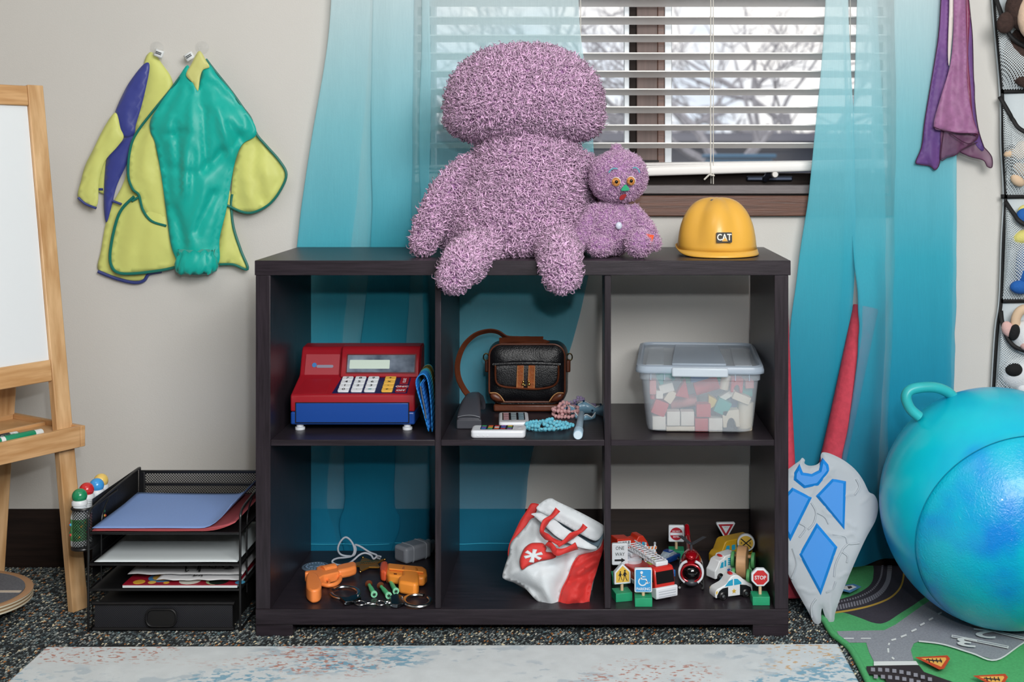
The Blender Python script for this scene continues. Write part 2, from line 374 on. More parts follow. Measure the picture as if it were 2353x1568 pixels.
def branch(mb, p, d, L, r, dep):
    m_ = p + d * L * .5 + V((rnd.uniform(-1, 1), rnd.uniform(-1, 1), rnd.uniform(-.5, .8))) * L * .07; e = p + d * L
    mb.tube([p, m_, e], [r, r * .8, r * .6], 5)
    if dep == 0: return
    for i in range(3 if dep > 1 else 4):
        q = (d + V((rnd.gauss(0, .55), rnd.gauss(0, .45), rnd.gauss(.12, .4)))).normalized()
        branch(mb, p + (e - p) * rnd.uniform(.45, 1), q, L * rnd.uniform(.55, .8), r * .52, dep - 1)
TL = 'bare tree outdoors behind the blind cord;bare tree outdoors beside the brown mullion;bare tree outdoors at the window edge behind the gathered curtain;distant bare tree behind the pane between mullion and cord;distant bare tree low behind the blind cord;near bare tree hidden mostly by the scarf side curtain'.split(';')
for i, (x, y, L, r) in enumerate([(1.35, 9.5, 1.5, .10), (-.6, 10.5, 1.5, .09), (3.2, 10, 1.7, .10), (.9, 17.5, 2.3, .12), (3.4, 18.5, 2.3, .11), (3.9, 8.6, 1.6, .09)]):
    t = thing('bare_tree', TL[i], 'tree', (x, y, -.6), group='bare trees beyond the window')
    b = MB(); b.tube([(0, 0, 0), (.05, 0, L * .5), (0, .05, L)], [r * 1.3, r, r * .8], 8); build(b, 'trunk', bark, t)
    b = MB()
    for k in range(3): branch(b, V((0, .05, L * rnd.uniform(.6, 1))), V((rnd.gauss(0, .7), rnd.gauss(0, .4), rnd.uniform(.15, 1))).normalized(), L * .75, r * .55, 4)
    build(b, 'branches', bark, t)
b = MB()
for i in range(520):
    p = V((rnd.uniform(-9, 12), rnd.uniform(19, 24), -.6)); hgt = 1.3 + rnd.random() * 1.3 + .7 * nz(p.x * .5, 3)
    b.tube([p, p + V((rnd.gauss(0, .3), rnd.gauss(0, .3), hgt * .6)), p + V((rnd.gauss(0, .6), rnd.gauss(0, .4), hgt))], [.05, .035, .012], 4)
tag(build(b, 'distant_thicket', mat('thicket_haze', '#787c8c', .9)), 'hazy grey thicket of bare stems far behind the low building', 'bushes', kind='stuff')  # stem colour carries the bluish haze and shade of the far treeline
# ---- blind
bl = thing('venetian_blind', 'white horizontal slatted blind lowered across the window', 'blind', (W(1500, 0, .47).x, .47, W(0, 405, .47).z))
slm = mat('blind_slat', '#f2f0ee', .45, spec=.4); X0, X1 = W(952, 0, .47).x, W(2046, 0, .47).x
zs = [W(0, 333 - 41 * i, .47).z for i in range(27)]
b = MB(); n = 6
pf = [(-.025 + .05 * i / n, .003 * (1 - (2 * i / n - 1) ** 2)) for i in range(n + 1)]; pf = pf + [(a, c - .0028) for a, c in pf[::-1]]
b.prism(pf, X0, X1, None, lambda a, c, h: (h, a, c)); s0 = None; tl = math.radians(-13)
for i, z in enumerate(zs):
    o = build(b, 'slat', slm, bl, smooth=50) if s0 is None else s0.copy()
    if s0 is None: s0 = o
    else: COL.objects.link(o)
    o.location = (-bl.location.x, 0, z - bl.location.z); o.rotation_euler = (tl + rnd.uniform(-.02, .02), rnd.uniform(-.0008, .0008), 0)
for i, (dz, ry) in enumerate(((.029, .012), (.023, .022))):
    o = s0.copy(); COL.objects.link(o); o.location = (-bl.location.x, -.002, dz - .001); o.rotation_euler = (.0, -ry, 0)
b = MB(); b.prism(rrect(.052, .022, .006, 3), X0, X1, None, lambda a, c, h: (h, a, c)); o = build(b, 'bottom_rail', slm, bl, smooth=50); o.location = (-bl.location.x, -.003, .008); o.rotation_euler = (.05, -.030, 0)
zt = zs[-1] + .06; build(MB().bb(X0, X1, .44, .50, zt, zt + .05), 'head_rail', slm, bl, world=True, bevel=.003)
cordm = mat('white_cord', '#d8d4cb', .8)
for px in (988, 1334, 1636, 1948):
    for dy in (-.027, .027):
        b = MB(); a = W(px, 380, .47); b.tube([(a.x, .47 + dy, bl.location.z + .02), (a.x + .0005, .47 + dy, .9), (a.x, .47 + dy, zt)], .0011, 6); build(b, 'ladder_cord', cordm, bl, world=True)
b = MB(); a = W(1630, 405, .44); b.tube([(a.x + .005, .44, zt), (a.x + .003, .441, 1.1), (a.x + .003, .44, a.z + .03), (a.x + .004, .44, a.z)], .0012, 6)
b.tube([(a.x + .012, .44, a.z + .001), (a.x, .438, a.z + .004), (a.x - .004, .438, a.z), (a.x - .012, .44, a.z - .008)], .0022, 6); build(b, 'lift_cord', cordm, bl, world=True)
# ---- curtains: cross sections row by row (picture height, then x and depth offset in mm)
sheer = mat('sheer_curtain', '#7cc6d8', .85, thin=.38, var=.16, col2='#ffffff', vs=60, vst=(9, 9, .35), bump=.25, bs=900, bst=(1, 1, .25),
            ramp=(.10, 1.36, [(0, '#008ab2'), (1, '#e0f5f9'), (.25, '#10a8ca'), (.50, '#44c6dc'), (.74, '#94deea')]))
sheer_w = [x for x in sheer.node_tree.nodes if x.type == 'VALTORGB'][1].color_ramp.elements; sheer_w[0].color = (.88, .90, .92, 1); sheer_w[1].color = (1, 1, 1, 1)
def curtain(parent, rows, Yb, name='panel', nz_=90, wob=.0016, seed=0.):
    ys = [r[0] for r in rows]; dense = [(y, cr([(x, o_) for x, o_ in r], 9)) for y, r in rows]
    cols = len(dense[0][1]); path = []
    for i in range(cols): path.append(cr([(y, d[i][0], d[i][1]) for y, d in dense], 24))
    m_ = len(path[0]); b = MB()
    vs = []
    for j in range(m_):
        for i in range(cols):
            y, x, o_ = path[i][j]; p = W(x, y, Yb)
            p.y += o_ * .001 + wob * nz(i * .16 + seed, j * .07) * (1 if y < 560 else .6); p.x += .003 * nz(i * .05 + seed, j * .09, 5); vs.append(p)
    fs = [(j * cols + i, j * cols + i + 1, (j + 1) * cols + i + 1, (j + 1) * cols + i) for j in range(m_ - 1) for i in range(cols - 1)]
    b.add(vs, fs); o = build(b, name, sheer, parent, smooth=80, world=True); return o, vs, cols
c1 = thing('sheer_curtain', 'ombre teal sheer curtain hanging behind the plush toys and shelf unit', 'curtain', (-.35, .40, .08))
rw = lambda y, *p: (y, [(p[i], p[i + 1]) for i in range(0, len(p), 2)])
def zig(xl, xr, d=6.):
    """a gathered bundle of three layers between two edges"""
    return [xr - 6, d, xl + 6, d * .5, xl, -d * .4, (xl + xr) / 2, -d, xr, -d * .4]
def lrow(y, al, ar, bl_, br, c0, c1, *c):
    return rw(y, *zig(al, ar), bl_ + 6, 8, br - 4, 6, br, -2, (bl_ + br) / 2, -9, bl_, -4, bl_ + 4, 2, br + 8, 5, c0, -8, c1, 3, *c)
_, vs, cols = curtain(c1, [
    lrow(-560, 775, 860, 868, 945, 985, 972, 1080, -3, 1210, 2, 1325, -4), lrow(0, 765, 856, 862, 945, 988, 974, 1090, -3, 1215, 2, 1330, -4),
    lrow(320, 722, 838, 859, 942, 990, 966, 1090, -3, 1230, 2, 1364, -4), lrow(570, 690, 812, 858, 940, 985, 976, 1090, -3, 1240, 2, 1362, -3),
    lrow(800, 690, 790, 834, 926, 990, 980, 1080, -5, 1200, 2, 1310, -3), lrow(1030, 690, 765, 800, 902, 985, 986, 1060, -5, 1130, 2, 1226, -3),
    lrow(1150, 690, 756, 800, 900, 985, 992, 1060, -5, 1120, 2, 1210, -3), lrow(1205, 690, 768, 790, 910, 985, 992, 1060, -5, 1120, 2, 1207, -3), lrow(1285, 692, 790, 800, 890, 990, 1000, 1060, -5, 1120, 2, 1206, -3)], .396)
b = MB(); b.tube([V(p) + V((0, -.001, .036)) for p in vs[-cols:]], .0011, 5); build(b, 'hem_stitching', mat('hem_thread', '#2aa3c4', .8), c1, world=True)
c2 = thing('sheer_curtain', 'ombre teal sheer curtain hanging beside the purple scarves, behind the foam shield', 'curtain', (.7, .40, .08))
def r1(y, l, r): return rw(y, *zig(l, r, 7), r - (r - l) * .22, 3)
curtain(c2, [r1(-560, 1905, 1950), r1(0, 1897, 1949), r1(300, 1878, 1962), r1(600, 1844, 1964), r1(850, 1817, 1950), r1(1100, 1822, 1950), r1(1285, 1825, 1950)], .39, seed=4.)
def r2(y, l, a, c, r, d=0.):
    return rw(y, a - 6, 6 - d * .2, l + 6, 3 - d * .8, l, -4 - d, (l + a) / 2, -11 - d * .7, a, -3, c, 2, (c + r) / 2 - 10, -9, r - 40, -4, r, 0, r - 20, 7, c + 6, 8, c + 10, 9, r - 4, 9)
curtain(c2, [r2(-560, 1970, 2024, 2064, 2196), r2(0, 1970, 2024, 2064, 2196), r2(300, 1963, 2038, 2066, 2198), r2(520, 1961, 2042, 2064, 2197), r2(690, 1965, 2040, 2062, 2196, 42), r2(800, 1962, 2038, 2058, 2193, 56), r2(940, 1944, 2030, 2052, 2190, 62), r2(1080, 1921, 2022, 2048, 2188, 70), r2(1285, 1921, 2022, 2048, 2188, 56)], .392, seed=9.)
b = MB(); z = W(0, -560, .397).z; b.tube([(-.75, .397, z), (0, .397, z), (1.05, .397, z)], .009, 14); tag(build(b, 'curtain_rod', mat('rod_metal', '#6b6b70', .35, metal=.9)), 'grey metal curtain rod above the window frame', 'curtain rod')
# ---------------------------------------------------------------- rugs
def speckle(name, base, spots, rough=.95):
    m = mat(name, base, rough, var=.05, vs=30, bump=.5, bs=420); t = m.node_tree; p = [x for x in t.nodes if x.type == 'BSDF_PRINCIPLED'][0]
    last = p.inputs['Base Color'].links[0].from_socket; tc = [x for x in t.nodes if x.type == 'TEX_COORD'][0]
    for i, (h, s1, s2, th, off) in enumerate(spots):
        f = []
        for k, s_ in enumerate((s1, s2)):
            mp = t.nodes.new('ShaderNodeMapping'); mp.inputs['Location'].default_value = (off + k * 3, off * 2, off); mp.inputs['Scale'].default_value = (1, 1.6, 1)
            n = t.nodes.new('ShaderNodeTexNoise'); n.inputs['Scale'].default_value = s_; n.inputs['Detail'].default_value = 4 if k else 1
            t.links.new(tc.outputs['Object'], mp.inputs[0]); t.links.new(mp.outputs[0], n.inputs['Vector'])
            r = t.nodes.new('ShaderNodeMapRange'); r.inputs[1].default_value = th[k]; r.inputs[2].default_value = th[k] + .05; t.links.new(n.outputs['Fac'], r.inputs[0]); f.append(r)
        mu = t.nodes.new('ShaderNodeMath'); mu.operation = 'MULTIPLY'; t.links.new(f[0].outputs[0], mu.inputs[0]); t.links.new(f[1].outputs[0], mu.inputs[1])
        m2 = t.nodes.new('ShaderNodeMath'); m2.operation = 'MULTIPLY'; m2.inputs[1].default_value = .8; t.links.new(mu.outputs[0], m2.inputs[0])
        mx = t.nodes.new('ShaderNodeMix'); mx.data_type = 'RGBA'; mx.inputs[7].default_value = (*lin(h), 1)
        t.links.new(m2.outputs[0], mx.inputs[0]); t.links.new(last, mx.inputs[6]); last = mx.outputs[2]
    t.links.new(last, p.inputs['Base Color']); return m
rugm = speckle('rug_pile', '#d3dade', [('#b4c2cc', 4, 26, (.52, .52), 1), ('#5c9dbb', 1.8, 60, (.535, .51), 7.3), ('#b4694f', 2.2, 85, (.545, .56), 3.1), ('#cfa56b', 2.6, 80, (.60, .58), 11)])
a, c = FL(106, 1486, .009), FL(1926, 1479, .009); y0 = -1.0
b = MB(); poly = [(a.x, a.y), (c.x, c.y), (c.x + .012, y0), (a.x, y0)]; b.prism(poly[::-1], .0, .009)
rug = tag(build(b, 'area_rug', rugm, bevel=.004, seg=3), 'pale grey distressed area rug with faded blue and rust specks', 'rug')
# ---- road play mat
gr = mat('mat_green', '#50ad6c', .95, var=.12, vs=240, bump=.5, bs=500); road = mat('mat_road_grey', '#92969e', .95, var=.14, vs=260, bump=.4, bs=500)
tar = mat('mat_tar', '#3a3742', .95, var=.15, vs=260, bump=.4, bs=500); wht = mat('mat_white', '#dfe3e2', .95); yel = mat('mat_yellow', '#c9a443', .95)
red_ = mat('mat_red', '#c2451f', .95); orng = mat('mat_orange', '#f0b555', .95); mblk = mat('mat_black', '#2a2226', .95); mblu = mat('mat_blue', '#4c86b8', .95)
s = 2353 / 513.; o = (1840, 1270)
def mp_(pts, h=.0): return [tuple(FL(o[0] + x / s, o[1] + y / s, h).xy) for x, y in pts]
pm = thing('play_mat', 'green road play mat with printed roads and rolled edge under the exercise ball', 'play mat', (*mp_([(900, 900)])[0], 0))
H = .006; lvl = [0]
def mprint(name, pts, m, smooth=True, n=4):
    lvl[0] += 1; h = H + .00025 * lvl[0]; q = mp_(cr(pts, n, True) if smooth else pts, h); b = MB(); b.prism(q, h - .0002, h); return build(b, name, m, pm, smooth=0, world=True)
edge = [(-100, 300), (60, 480), (235, 690), (330, 850), (420, 925), (520, 1010), (620, 1180), (700, 1340), (780, 1500), (860, 1800)]
b = MB(); b.prism(mp_([(60, -250)] + edge[0:0] + [(150, 200), (235, 690)] + edge[3:] + [(3600, 1800), (3600, -250)], H), .001, H); build(b, 'base', gr, pm, smooth=0, world=True)
e = [FL(o[0] + x / s, o[1] + y / s, .008) for x, y in cr(edge[2:], 5)]; b = MB(); b.tube(e, .0065, 10); build(b, 'rolled_edge', gr, pm, world=True)
mprint('tar_print', [(300, 640), (430, 630), (600, 680), (780, 745), (900, 735), (1050, 640), (1250, 510), (1500, 300), (1500, -150), (780, -150), (770, 180), (740, 330), (600, 430), (430, 490), (280, 540)], tar)
def mline(name, pts, w, m, closed=False):
    q = cr(pts, 6, closed); P = [V((x, y, 0)) for x, y in q]; A, B = [], []
    for i, p in enumerate(P):
        d = (P[min(i + 1, len(P) - 1)] - P[max(i - 1, 0)]).normalized(); nn = V((-d.y, d.x, 0)) * w; A.append(tuple((p + nn).xy)); B.append(tuple((p - nn).xy))
    return mprint(name, A + B[::-1], m, False)
mline('yellow_line', [(300, 640), (520, 610), (740, 560), (920, 490), (1020, 410), (1070, 320), (1090, 200)], 9, yel)
tk = [(300, 600), (480, 560), (680, 510), (830, 430), (910, 320), (935, 200), (940, 60)]
lvl[0] += 1; h = H + .00025 * lvl[0]; b = MB(); q = cr(tk, 7); q_ = cr([(x - 75, y - 40) for x, y in tk], 7)
for i in range(1, len(q) - 1):
    d = V((q[i + 1][0] - q[i - 1][0], q[i + 1][1] - q[i - 1][1])).normalized(); n_ = V((-d.y, d.x))
    for pp, ww, hh in ((q[i], 24, 9), (q_[i], 9, 7)):
        b.prism(mp_([(pp[0] + d.x * s1 * hh + n_.x * s2 * ww, pp[1] + d.y * s1 * hh + n_.y * s2 * ww) for s1, s2 in ((1, 1), (-1, 1), (-1, -1), (1, -1))], h), h - .0002, h)
tag(build(b, 'sleeper_print', mat('mat_pale_grey', '#8f8f99', .95), pm, smooth=0, world=True), kind='stuff')
mprint('road_print', [(380, 830), (600, 825), (880, 820), (1000, 760), (1280, 560), (1500, 420), (2000, 420), (3400, 420), (3400, 860), (2353, 945), (2100, 1130), (2030, 1130), (1700, 1030), (1500, 970), (1250, 935), (1190, 960), (1160, 1030), (1190, 1140), (1000, 1148), (770, 1148), (720, 1050), (690, 950), (480, 950), (420, 910)], road, False)
for p in [((455, 905), (560, 905)), ((635, 905), (740, 905)), ((925, 975), (935, 955)), ((925, 1055), (920, 1010)), ((985, 1125), (960, 1105)), ((955, 925), (1005, 912)), ((1055, 890), (1115, 868)), ((1165, 832), (1220, 808)), ((1258, 768), (1305, 744)), ((1350, 712), (1395, 690)), ((1450, 650), (1485, 632))]:
    (x0, y0_), (x1, y1_) = p; mline('lane_dash', [(x0, y0_), ((x0 + x1) / 2, (y0_ + y1_) / 2), (x1, y1_)], 4 if y0_ == 905 else 9, wht)
mprint('stop_bar', [(770, 1150), (1215, 1145), (1240, 1185), (770, 1192)], wht, False)
mline('bay_line', [(1245, 935), (1500, 968), (1800, 1060), (2060, 1133), (2353, 950), (2800, 700)], 7, wht)
mline('bay_line', [(1590, 880), (1900, 940), (2190, 1000)], 13, wht); mline('bay_line', [(1600, 882), (1900, 940), (2180, 996)], 5, road)
mline('bay_line', [(1790, 745), (2050, 830), (2353, 905), (2600, 960)], 13, wht); mline('bay_line', [(1800, 748), (2050, 830), (2353, 905)], 5, road)
lvl[0] += 1
def digit(ch, x, y, sz, tw):
    p0 = FL(o[0] + x / s, o[1] + y / s, H); h = H + .00025 * lvl[0] - .0003; b = MB()
    text(b, ch, sz, T(p0.x, p0.y, h) @ R('Z', tw), .0003, 1.5, .02); build(b, 'lettering', wht, pm, smooth=0, world=True)
digit('2', 1940, 885, .062, 160); digit('3', 1750, 975, .062, 160)
mprint('rail_print', [(690, 1200), (1010, 1190), (1245, 1190), (1300, 1260), (1700, 1400), (1500, 1500), (960, 1500), (880, 1310), (800, 1290), (700, 1285)], mblk, False)
for k in range(9):
    x, y = 740 + k * 75, 1235 + (k * k) * 1.6
    for dy in (0, 75): mprint('rail_tile', [(x + dy * .4, y - 22 + dy), (x + 42 + dy * .4, y - 18 + dy), (x + 44 + dy * .4, y + 20 + dy), (x + dy * .4, y + 16 + dy)], mat('mat_pale_grey', 0), False)
for dx, dy in ((0, 0), (610, 195)):
    q = [(1205, 1105), (1545, 1085), (1575, 1120), (1510, 1225), (1460, 1235)]; mprint('warning_sign_print', [(x + dx, y + dy) for x, y in q], red_, False)
    mprint('warning_sign_print', [(x + dx, y + dy) for x, y in [(1270, 1115), (1525, 1108), (1535, 1125), (1480, 1205)]], orng, False)
    mline('gate_print', [(1320 + dx, 1130 + dy), (1400 + dx, 1140 + dy), (1490 + dx, 1145 + dy)], 6, mblk)
    for k in range(4): mline('gate_print', [(1345 + k * 42 + dx, 1118 + dy), (1350 + k * 42 + dx, 1138 + dy), (1360 + k * 42 + dx, 1160 + dy)], 5, mblk)
mprint('blue_sign_print', [(440, 345), (560, 330), (640, 362), (520, 425), (420, 400)], mblu, False); mprint('blue_sign_print', [(460, 355), (545, 345), (590, 365), (510, 400), (450, 385)], wht, False)
mprint('blue_sign_print', [(490, 358), (530, 353), (545, 370), (505, 385)], mblk, False)
# ---------------------------------------------------------------- shelf unit
esp = mat('espresso_laminate', '#2a242a', .36, var=.3, vs=26, vst=(.5, 6, 7), bump=.10, bs=110, bst=(.25, 8, 9), spec=.30)
espv = mat('espresso_laminate_upright', '#2a242a', .36, var=.3, vs=26, vst=(7, 6, .5), bump=.10, bs=110, bst=(9, 8, .25), spec=.30)
px0 = lambda x: (x - VX) * D / F
DP = .37
sh = thing('shelf_unit', 'dark espresso cube shelf unit with six open compartments below the window', 'shelf', (px0(1201), DP / 2, 0))
def sb(x0, x1, z0, z1, name, m, ya=0., yb=DP, bev=.0012): return build(MB().bb(px0(x0), px0(x1), ya, yb, z0, z1), name, m, sh, bevel=bev, world=True)
sb(585, 1817, .7265, ZT, 'top_board', esp); sb(587, 621, ZB, .7265, 'side_panel', espv, .001); sb(1780, 1812, ZB, .7265, 'side_panel', espv, .001)
sb(999, 1013, ZB, .7265, 'divider', espv, .004); sb(1389, 1404, ZB, .7265, 'divider', espv, .004)
for a, c in ((621, 999), (1013, 1389), (1404, 1780)): sb(a, c, .3832, ZM, 'middle_shelf', esp, .003)
sb(587, 1812, .0242, ZB, 'bottom_board', esp)
for a, c in ((587, 672), (1730, 1812)):
    sb(a, c, 0, .0242, 'foot', esp, .002, .07); sb(a, c, 0, .0242, 'foot', esp, .30, .368)
# ---------------------------------------------------------------- plush toys
def fur(parent, meshes, n, L, r, m, curl=1.0, seed=1, wild=2.0, grav=.3):
    rg = np.random.RandomState(seed); A, Nn = [], []; B_, C_ = [], []
    for me in meshes:
        me.calc_loop_triangles(); co = np.empty(len(me.vertices) * 3); me.vertices.foreach_get('co', co); co = co.reshape(-1, 3)
        tr = np.array([t.vertices[:] for t in me.loop_triangles]); A.append(co[tr[:, 0]]); B_.append(co[tr[:, 1]]); C_.append(co[tr[:, 2]])
    A = np.concatenate(A); B2 = np.concatenate(B_); C2 = np.concatenate(C_); cx = np.cross(B2 - A, C2 - A); ar = np.linalg.norm(cx, axis=1) + 1e-12; nrm = cx / ar[:, None]
    t = rg.choice(len(A), n, p=ar / ar.sum()); u, v = rg.rand(n), rg.rand(n); fl_ = u + v > 1; u[fl_] = 1 - u[fl_]; v[fl_] = 1 - v[fl_]
    P = A[t] + (B2[t] - A[t]) * u[:, None] + (C2[t] - A[t]) * v[:, None]; N_ = nrm[t]
    unit = lambda q: q / (np.linalg.norm(q, axis=1)[:, None] + 1e-9)
    rd = rg.randn(n, 3); tn = unit(rd - N_ * (rd * N_).sum(1)[:, None]); d = unit(N_ * 1.0 + tn * wild * rg.rand(n, 1) + np.array([0, 0, -grav]))
    sd = unit(np.cross(d, rg.randn(n, 3))); LL = L * rg.uniform(.6, 1.25, (n, 1)); cv = curl * rg.uniform(.3, 1.2, (n, 1))
    cp = [P - d * .002, P + d * LL * .42 + sd * LL * .12 * cv, P + d * LL * .56 + (sd * .45 + tn * .12) * LL * cv, P + d * LL * .30 + (sd * .72 + tn * .3) * LL * cv]
    rr = [r * .8, r, r * .8, r * .15]; vs = np.empty((n, 12, 3)); e1 = unit(np.cross(d, sd)); 
    for k in range(4):
        for j in range(3):
            a = 2 * PI * j / 3; vs[:, k * 3 + j] = cp[k] + (sd * math.cos(a) + e1 * math.sin(a)) * rr[k]
    q = np.array([(k * 3 + j, k * 3 + (j + 1) % 3, k * 3 + 3 + (j + 1) % 3, k * 3 + 3 + j) for k in range(3) for j in range(3)])
    o = build(np_mesh('fur', vs.reshape(-1, 3), (q[None] + (np.arange(n) * 12)[:, None, None]).reshape(-1, 4)), 'fur', m, parent, smooth=180); tag(o, kind='stuff')
    return o
lil = mat('lilac_skin_shade', '#956a99', .75, var=.1, vs=40); lilf = mat('lilac_yarn', '#dab4d5', .45, island=.34, sheen=.2, spec=.6); lilf2 = mat('lilac_pile', '#dcb6d8', .55, island=.26, sheen=.2)  # skin under the fur is darkened, painting the shade between strands
bp = thing('plush_monster', 'large faceless lilac shaggy plush sitting on the shelf unit with dangling legs', 'plush toy', (W(1200, 0, .15).x, .15, ZT))
def part(name, fn, m, par, dens, L, r, mf, seed, **k):
    b = MB(); fn(b); o = build(b, name, m, par, smooth=180, world=True)
    me = o.data; bm_ = bmesh.new(); bm_.from_mesh(me); bmesh.ops.recalc_face_normals(bm_, faces=bm_.faces); bm_.to_mesh(me); bm_.free()
    me.calc_loop_triangles(); ar = sum(p.area for p in me.polygons); f = fur(o, [me], int(ar * dens), L, r, mf, seed=seed, **k); return o
def supe(b, px, py, Y, a, c, dep, tilt=0., flat=1., e=1.):
    """rounded body: half width / half height in picture units at depth Y"""
    s = (Y + D) / F; q = W(px, py, Y); M = T(*q) @ R('Y', tilt); k = len(b.v); b.ball((0, 0, 0), (a * s, dep, c * s), 36, 24, None, e)
    for i in range(k, len(b.v)):
        x, y, z = b.v[i]
        if z < 0: z *= flat
        b.v[i] = tuple(M @ V((x, y, z)))
YP = .17; DN = 90000
def head(b):
    supe(b, 1205, 246, YP, 174, 136, .12, 0, .58, .92); c0 = W(1205, 246, YP); cz = 136 * (YP + D) / F * .58
    b.v = [(c0.x + (x - c0.x) * (1 + .42 * ((c0.z - z) / cz) ** 2), y, z) if z < c0.z else (x, y, z) for x, y, z in b.v]
part('head', head, lil, bp, DN, .021, .0016, lilf, 1)
def torso(b):
    rs = []
    for y, cx, hw, dp in ((300, 1212, 92, .085), (335, 1212, 108, .095), (375, 1208, 125, .105), (420, 1200, 140, .112), (470, 1190, 155, .12), (520, 1184, 163, .125), (560, 1182, 160, .12), (580, 1184, 135, .09), (588, 1186, 90, .05)):
        s = (YP + D) / F; q = W(cx, y, YP); rs.append([q + V((hw * s * math.cos(a), dp * math.sin(a), 0)) for a in [2 * PI * i / 36 for i in range(36)]])
    b.rings(rs[::-1])
part('torso', torso, lil, bp, DN, .021, .0016, lilf, 2)
def limb_(pts, rad): return lambda b: b.limb([W(*p) for p in pts], [r / 1060. for r in rad])
part('arm', limb_([(1075, 385, .15), (1030, 440, .12), (995, 505, .10), (974, 556, .09)], [24, 29, 28, 24]), lil, bp, DN, .020, .0016, lilf, 3)
part('arm', limb_([(1325, 390, .17), (1372, 420, .20), (1395, 480, .24), (1400, 545, .25)], [36, 38, 32, 24]), lil, bp, DN, .020, .0016, lilf, 4)
part('leg', limb_([(1135, 560, .10), (1095, 580, .03), (1062, 610, -.025), (1045, 632, -.035)], [38, 40, 38, 32]), lil, bp, DN, .018, .0016, lilf, 5)
part('leg', limb_([(1278, 560, .10), (1284, 580, .02), (1288, 608, -.02), (1292, 630, -.03)], [40, 40, 38, 34]), lil, bp, DN, .018, .0016, lilf, 6)
sp = thing('plush_bear', 'small lilac plush bear with green nose leaning on the big shaggy plush', 'plush toy', (W(1405, 0, .12).x, .12, ZT))
D2 = 150000; YS = .11
hd = part('head', lambda b: supe(b, 1421, 408, YS, 64, 60, .055, -6, .95, .95), lil, sp, D2, .0095, .0007, lilf2, 11, curl=.8)
part('torso', lambda b: (supe(b, 1405, 522, YS + .005, 62, 58, .055, 0, 1.05, .95)), lil, sp, D2, .0095, .0007, lilf2, 12)
part('arm', limb_([(1368, 488, .10), (1348, 520, .085), (1330, 560, .075)], [17, 20, 19]), lil, sp, D2, .009, .0007, lilf2, 13)
part('arm', limb_([(1456, 486, .11), (1482, 522, .10), (1503, 560, .085)], [14, 17, 14]), lil, sp, D2, .009, .0007, lilf2, 14)
part('foot', lambda b: supe(b, 1379, 564, .072, 30, 25, .03), lil, sp, D2, .009, .0007, lilf2, 15)
part('foot', lambda b: supe(b, 1468, 558, .06, 30, 31, .03), lil, sp, D2, .009, .0007, lilf2, 16)
part('ear', lambda b: supe(b, 1417, 345, YS, 10, 11, .010), lil, sp, D2 * 1.6, .012, .0006, lilf2, 17, curl=.4)
wht_g = mat('glossy_white', '#e6e0d6', .2); iris = mat('amber_iris', '#b5793f', .25, var=.5, vs=220); pup = mat('pupil_black', '#0a0806', .12)
def face(px, py, dy=0.):
    return W(px, py, YS - .055 - dy)
for ex, ey in ((1416, 418), (1450, 416)):
    q = face(ex, ey, .004); e_ = build(MB().ball((0, 0, 0), (.0099, .006, .0099), 20, 10, T(*q)), 'eye', wht_g, hd); e_.parent = sp; e_.location = -sp.location
    a = build(MB().ball((0, 0, 0), (.0090, .006, .0092), 20, 10, T(*(q + V((-.0004, -.0016, -.0003))))), 'iris', iris, e_); build(MB().ball((0, 0, 0), (.0042, .004, .0044), 16, 8, T(*(q + V((.0002, -.0048, 0))))), 'pupil', pup, e_)
def felt(name, pts, m, th=.006, dy=.008, par=sp):
    b = MB(); q = [W(x, y, YS - .055 - dy) for x, y in cr(pts, 4, True)]; ar = [(p.x, p.z) for p in q]; b.prism(ar, -(YS - .055 - dy), -(YS - .055 - dy) + th, FRONT); return build(b, name, m, par, bevel=.001, world=True)
felt('nose', [(1427, 436), (1433, 427), (1439, 425), (1446, 434), (1444, 438), (1430, 439)], mat('green_felt', '#2f9c72', .9))
felt('mouth', [(1423, 456), (1427, 449), (1437, 446), (1439, 450), (1433, 458), (1426, 460)], mat('red_felt', '#8e1d22', .9))
tl_ = mat('teal_thread', '#5f9fb0', .8)
for pts in ([(1399, 397), (1404, 390), (1411, 387), (1419, 388)], [(1454, 387), (1460, 385), (1466, 389), (1470, 397)]):
    b = MB(); b.tube([face(x, y, .009) for x, y in cr(pts, 4)], .0016, 6); build(b, 'eyebrow', tl_, sp, world=True)
q = W(1422, 519, YS - .058); build(MB().ball((0, 0, 0), (.007, .006, .008), 14, 8, T(*q)), 'belly_button', mat('pearl_white', '#ccd2e4', .3), sp, world=True)
b = MB(); q = W(1494, 551, .045); b.prism([(-.009, .012), (.008, .009), (.001, -.012), (-.003, -.010)], -.0015, .0015, fr(q, (1, 0, 0), (0, 0, 1), (0, -1, 0))); build(b, 'fabric_tag', mat('orange_felt', '#e8572a', .8), sp, world=True)
# ---------------------------------------------------------------- hard hat
hy = mat('yellow_plastic', '#e2ac45', .38, var=.05, vs=8, spec=.5, coat=.1)
q = W(1647, 0, .155); hh = thing('hard_hat', 'yellow toy hard hat with small black badge on the shelf top', 'hard hat', (q.x, q.y, ZT))
b = MB(); NU, NVv = 72, 20; s_ = (.155 + D) / F
def hat(u, v):
    a = 2 * PI * u; ph = v * PI / 2; rib = .011 * (abs(math.sin(a * 3 + .35)) ** 1.6 - .6) * math.sin(ph * 2) ** .5 if 0 < v < 1 else 0
    rx, ry, rz = 91 * s_, .096, 117 * s_
    k = math.cos(ph) ** .72; r = 1 + rib / .09
    return (rx * k * math.cos(a) * r, ry * k * math.sin(a) * r, .012 + rz * math.sin(ph) ** .95 * (1 + rib * 2))
b.grid(NU, NVv, hat); build(b, 'shell', hy, hh, smooth=60, solid=.0025)
b = MB()
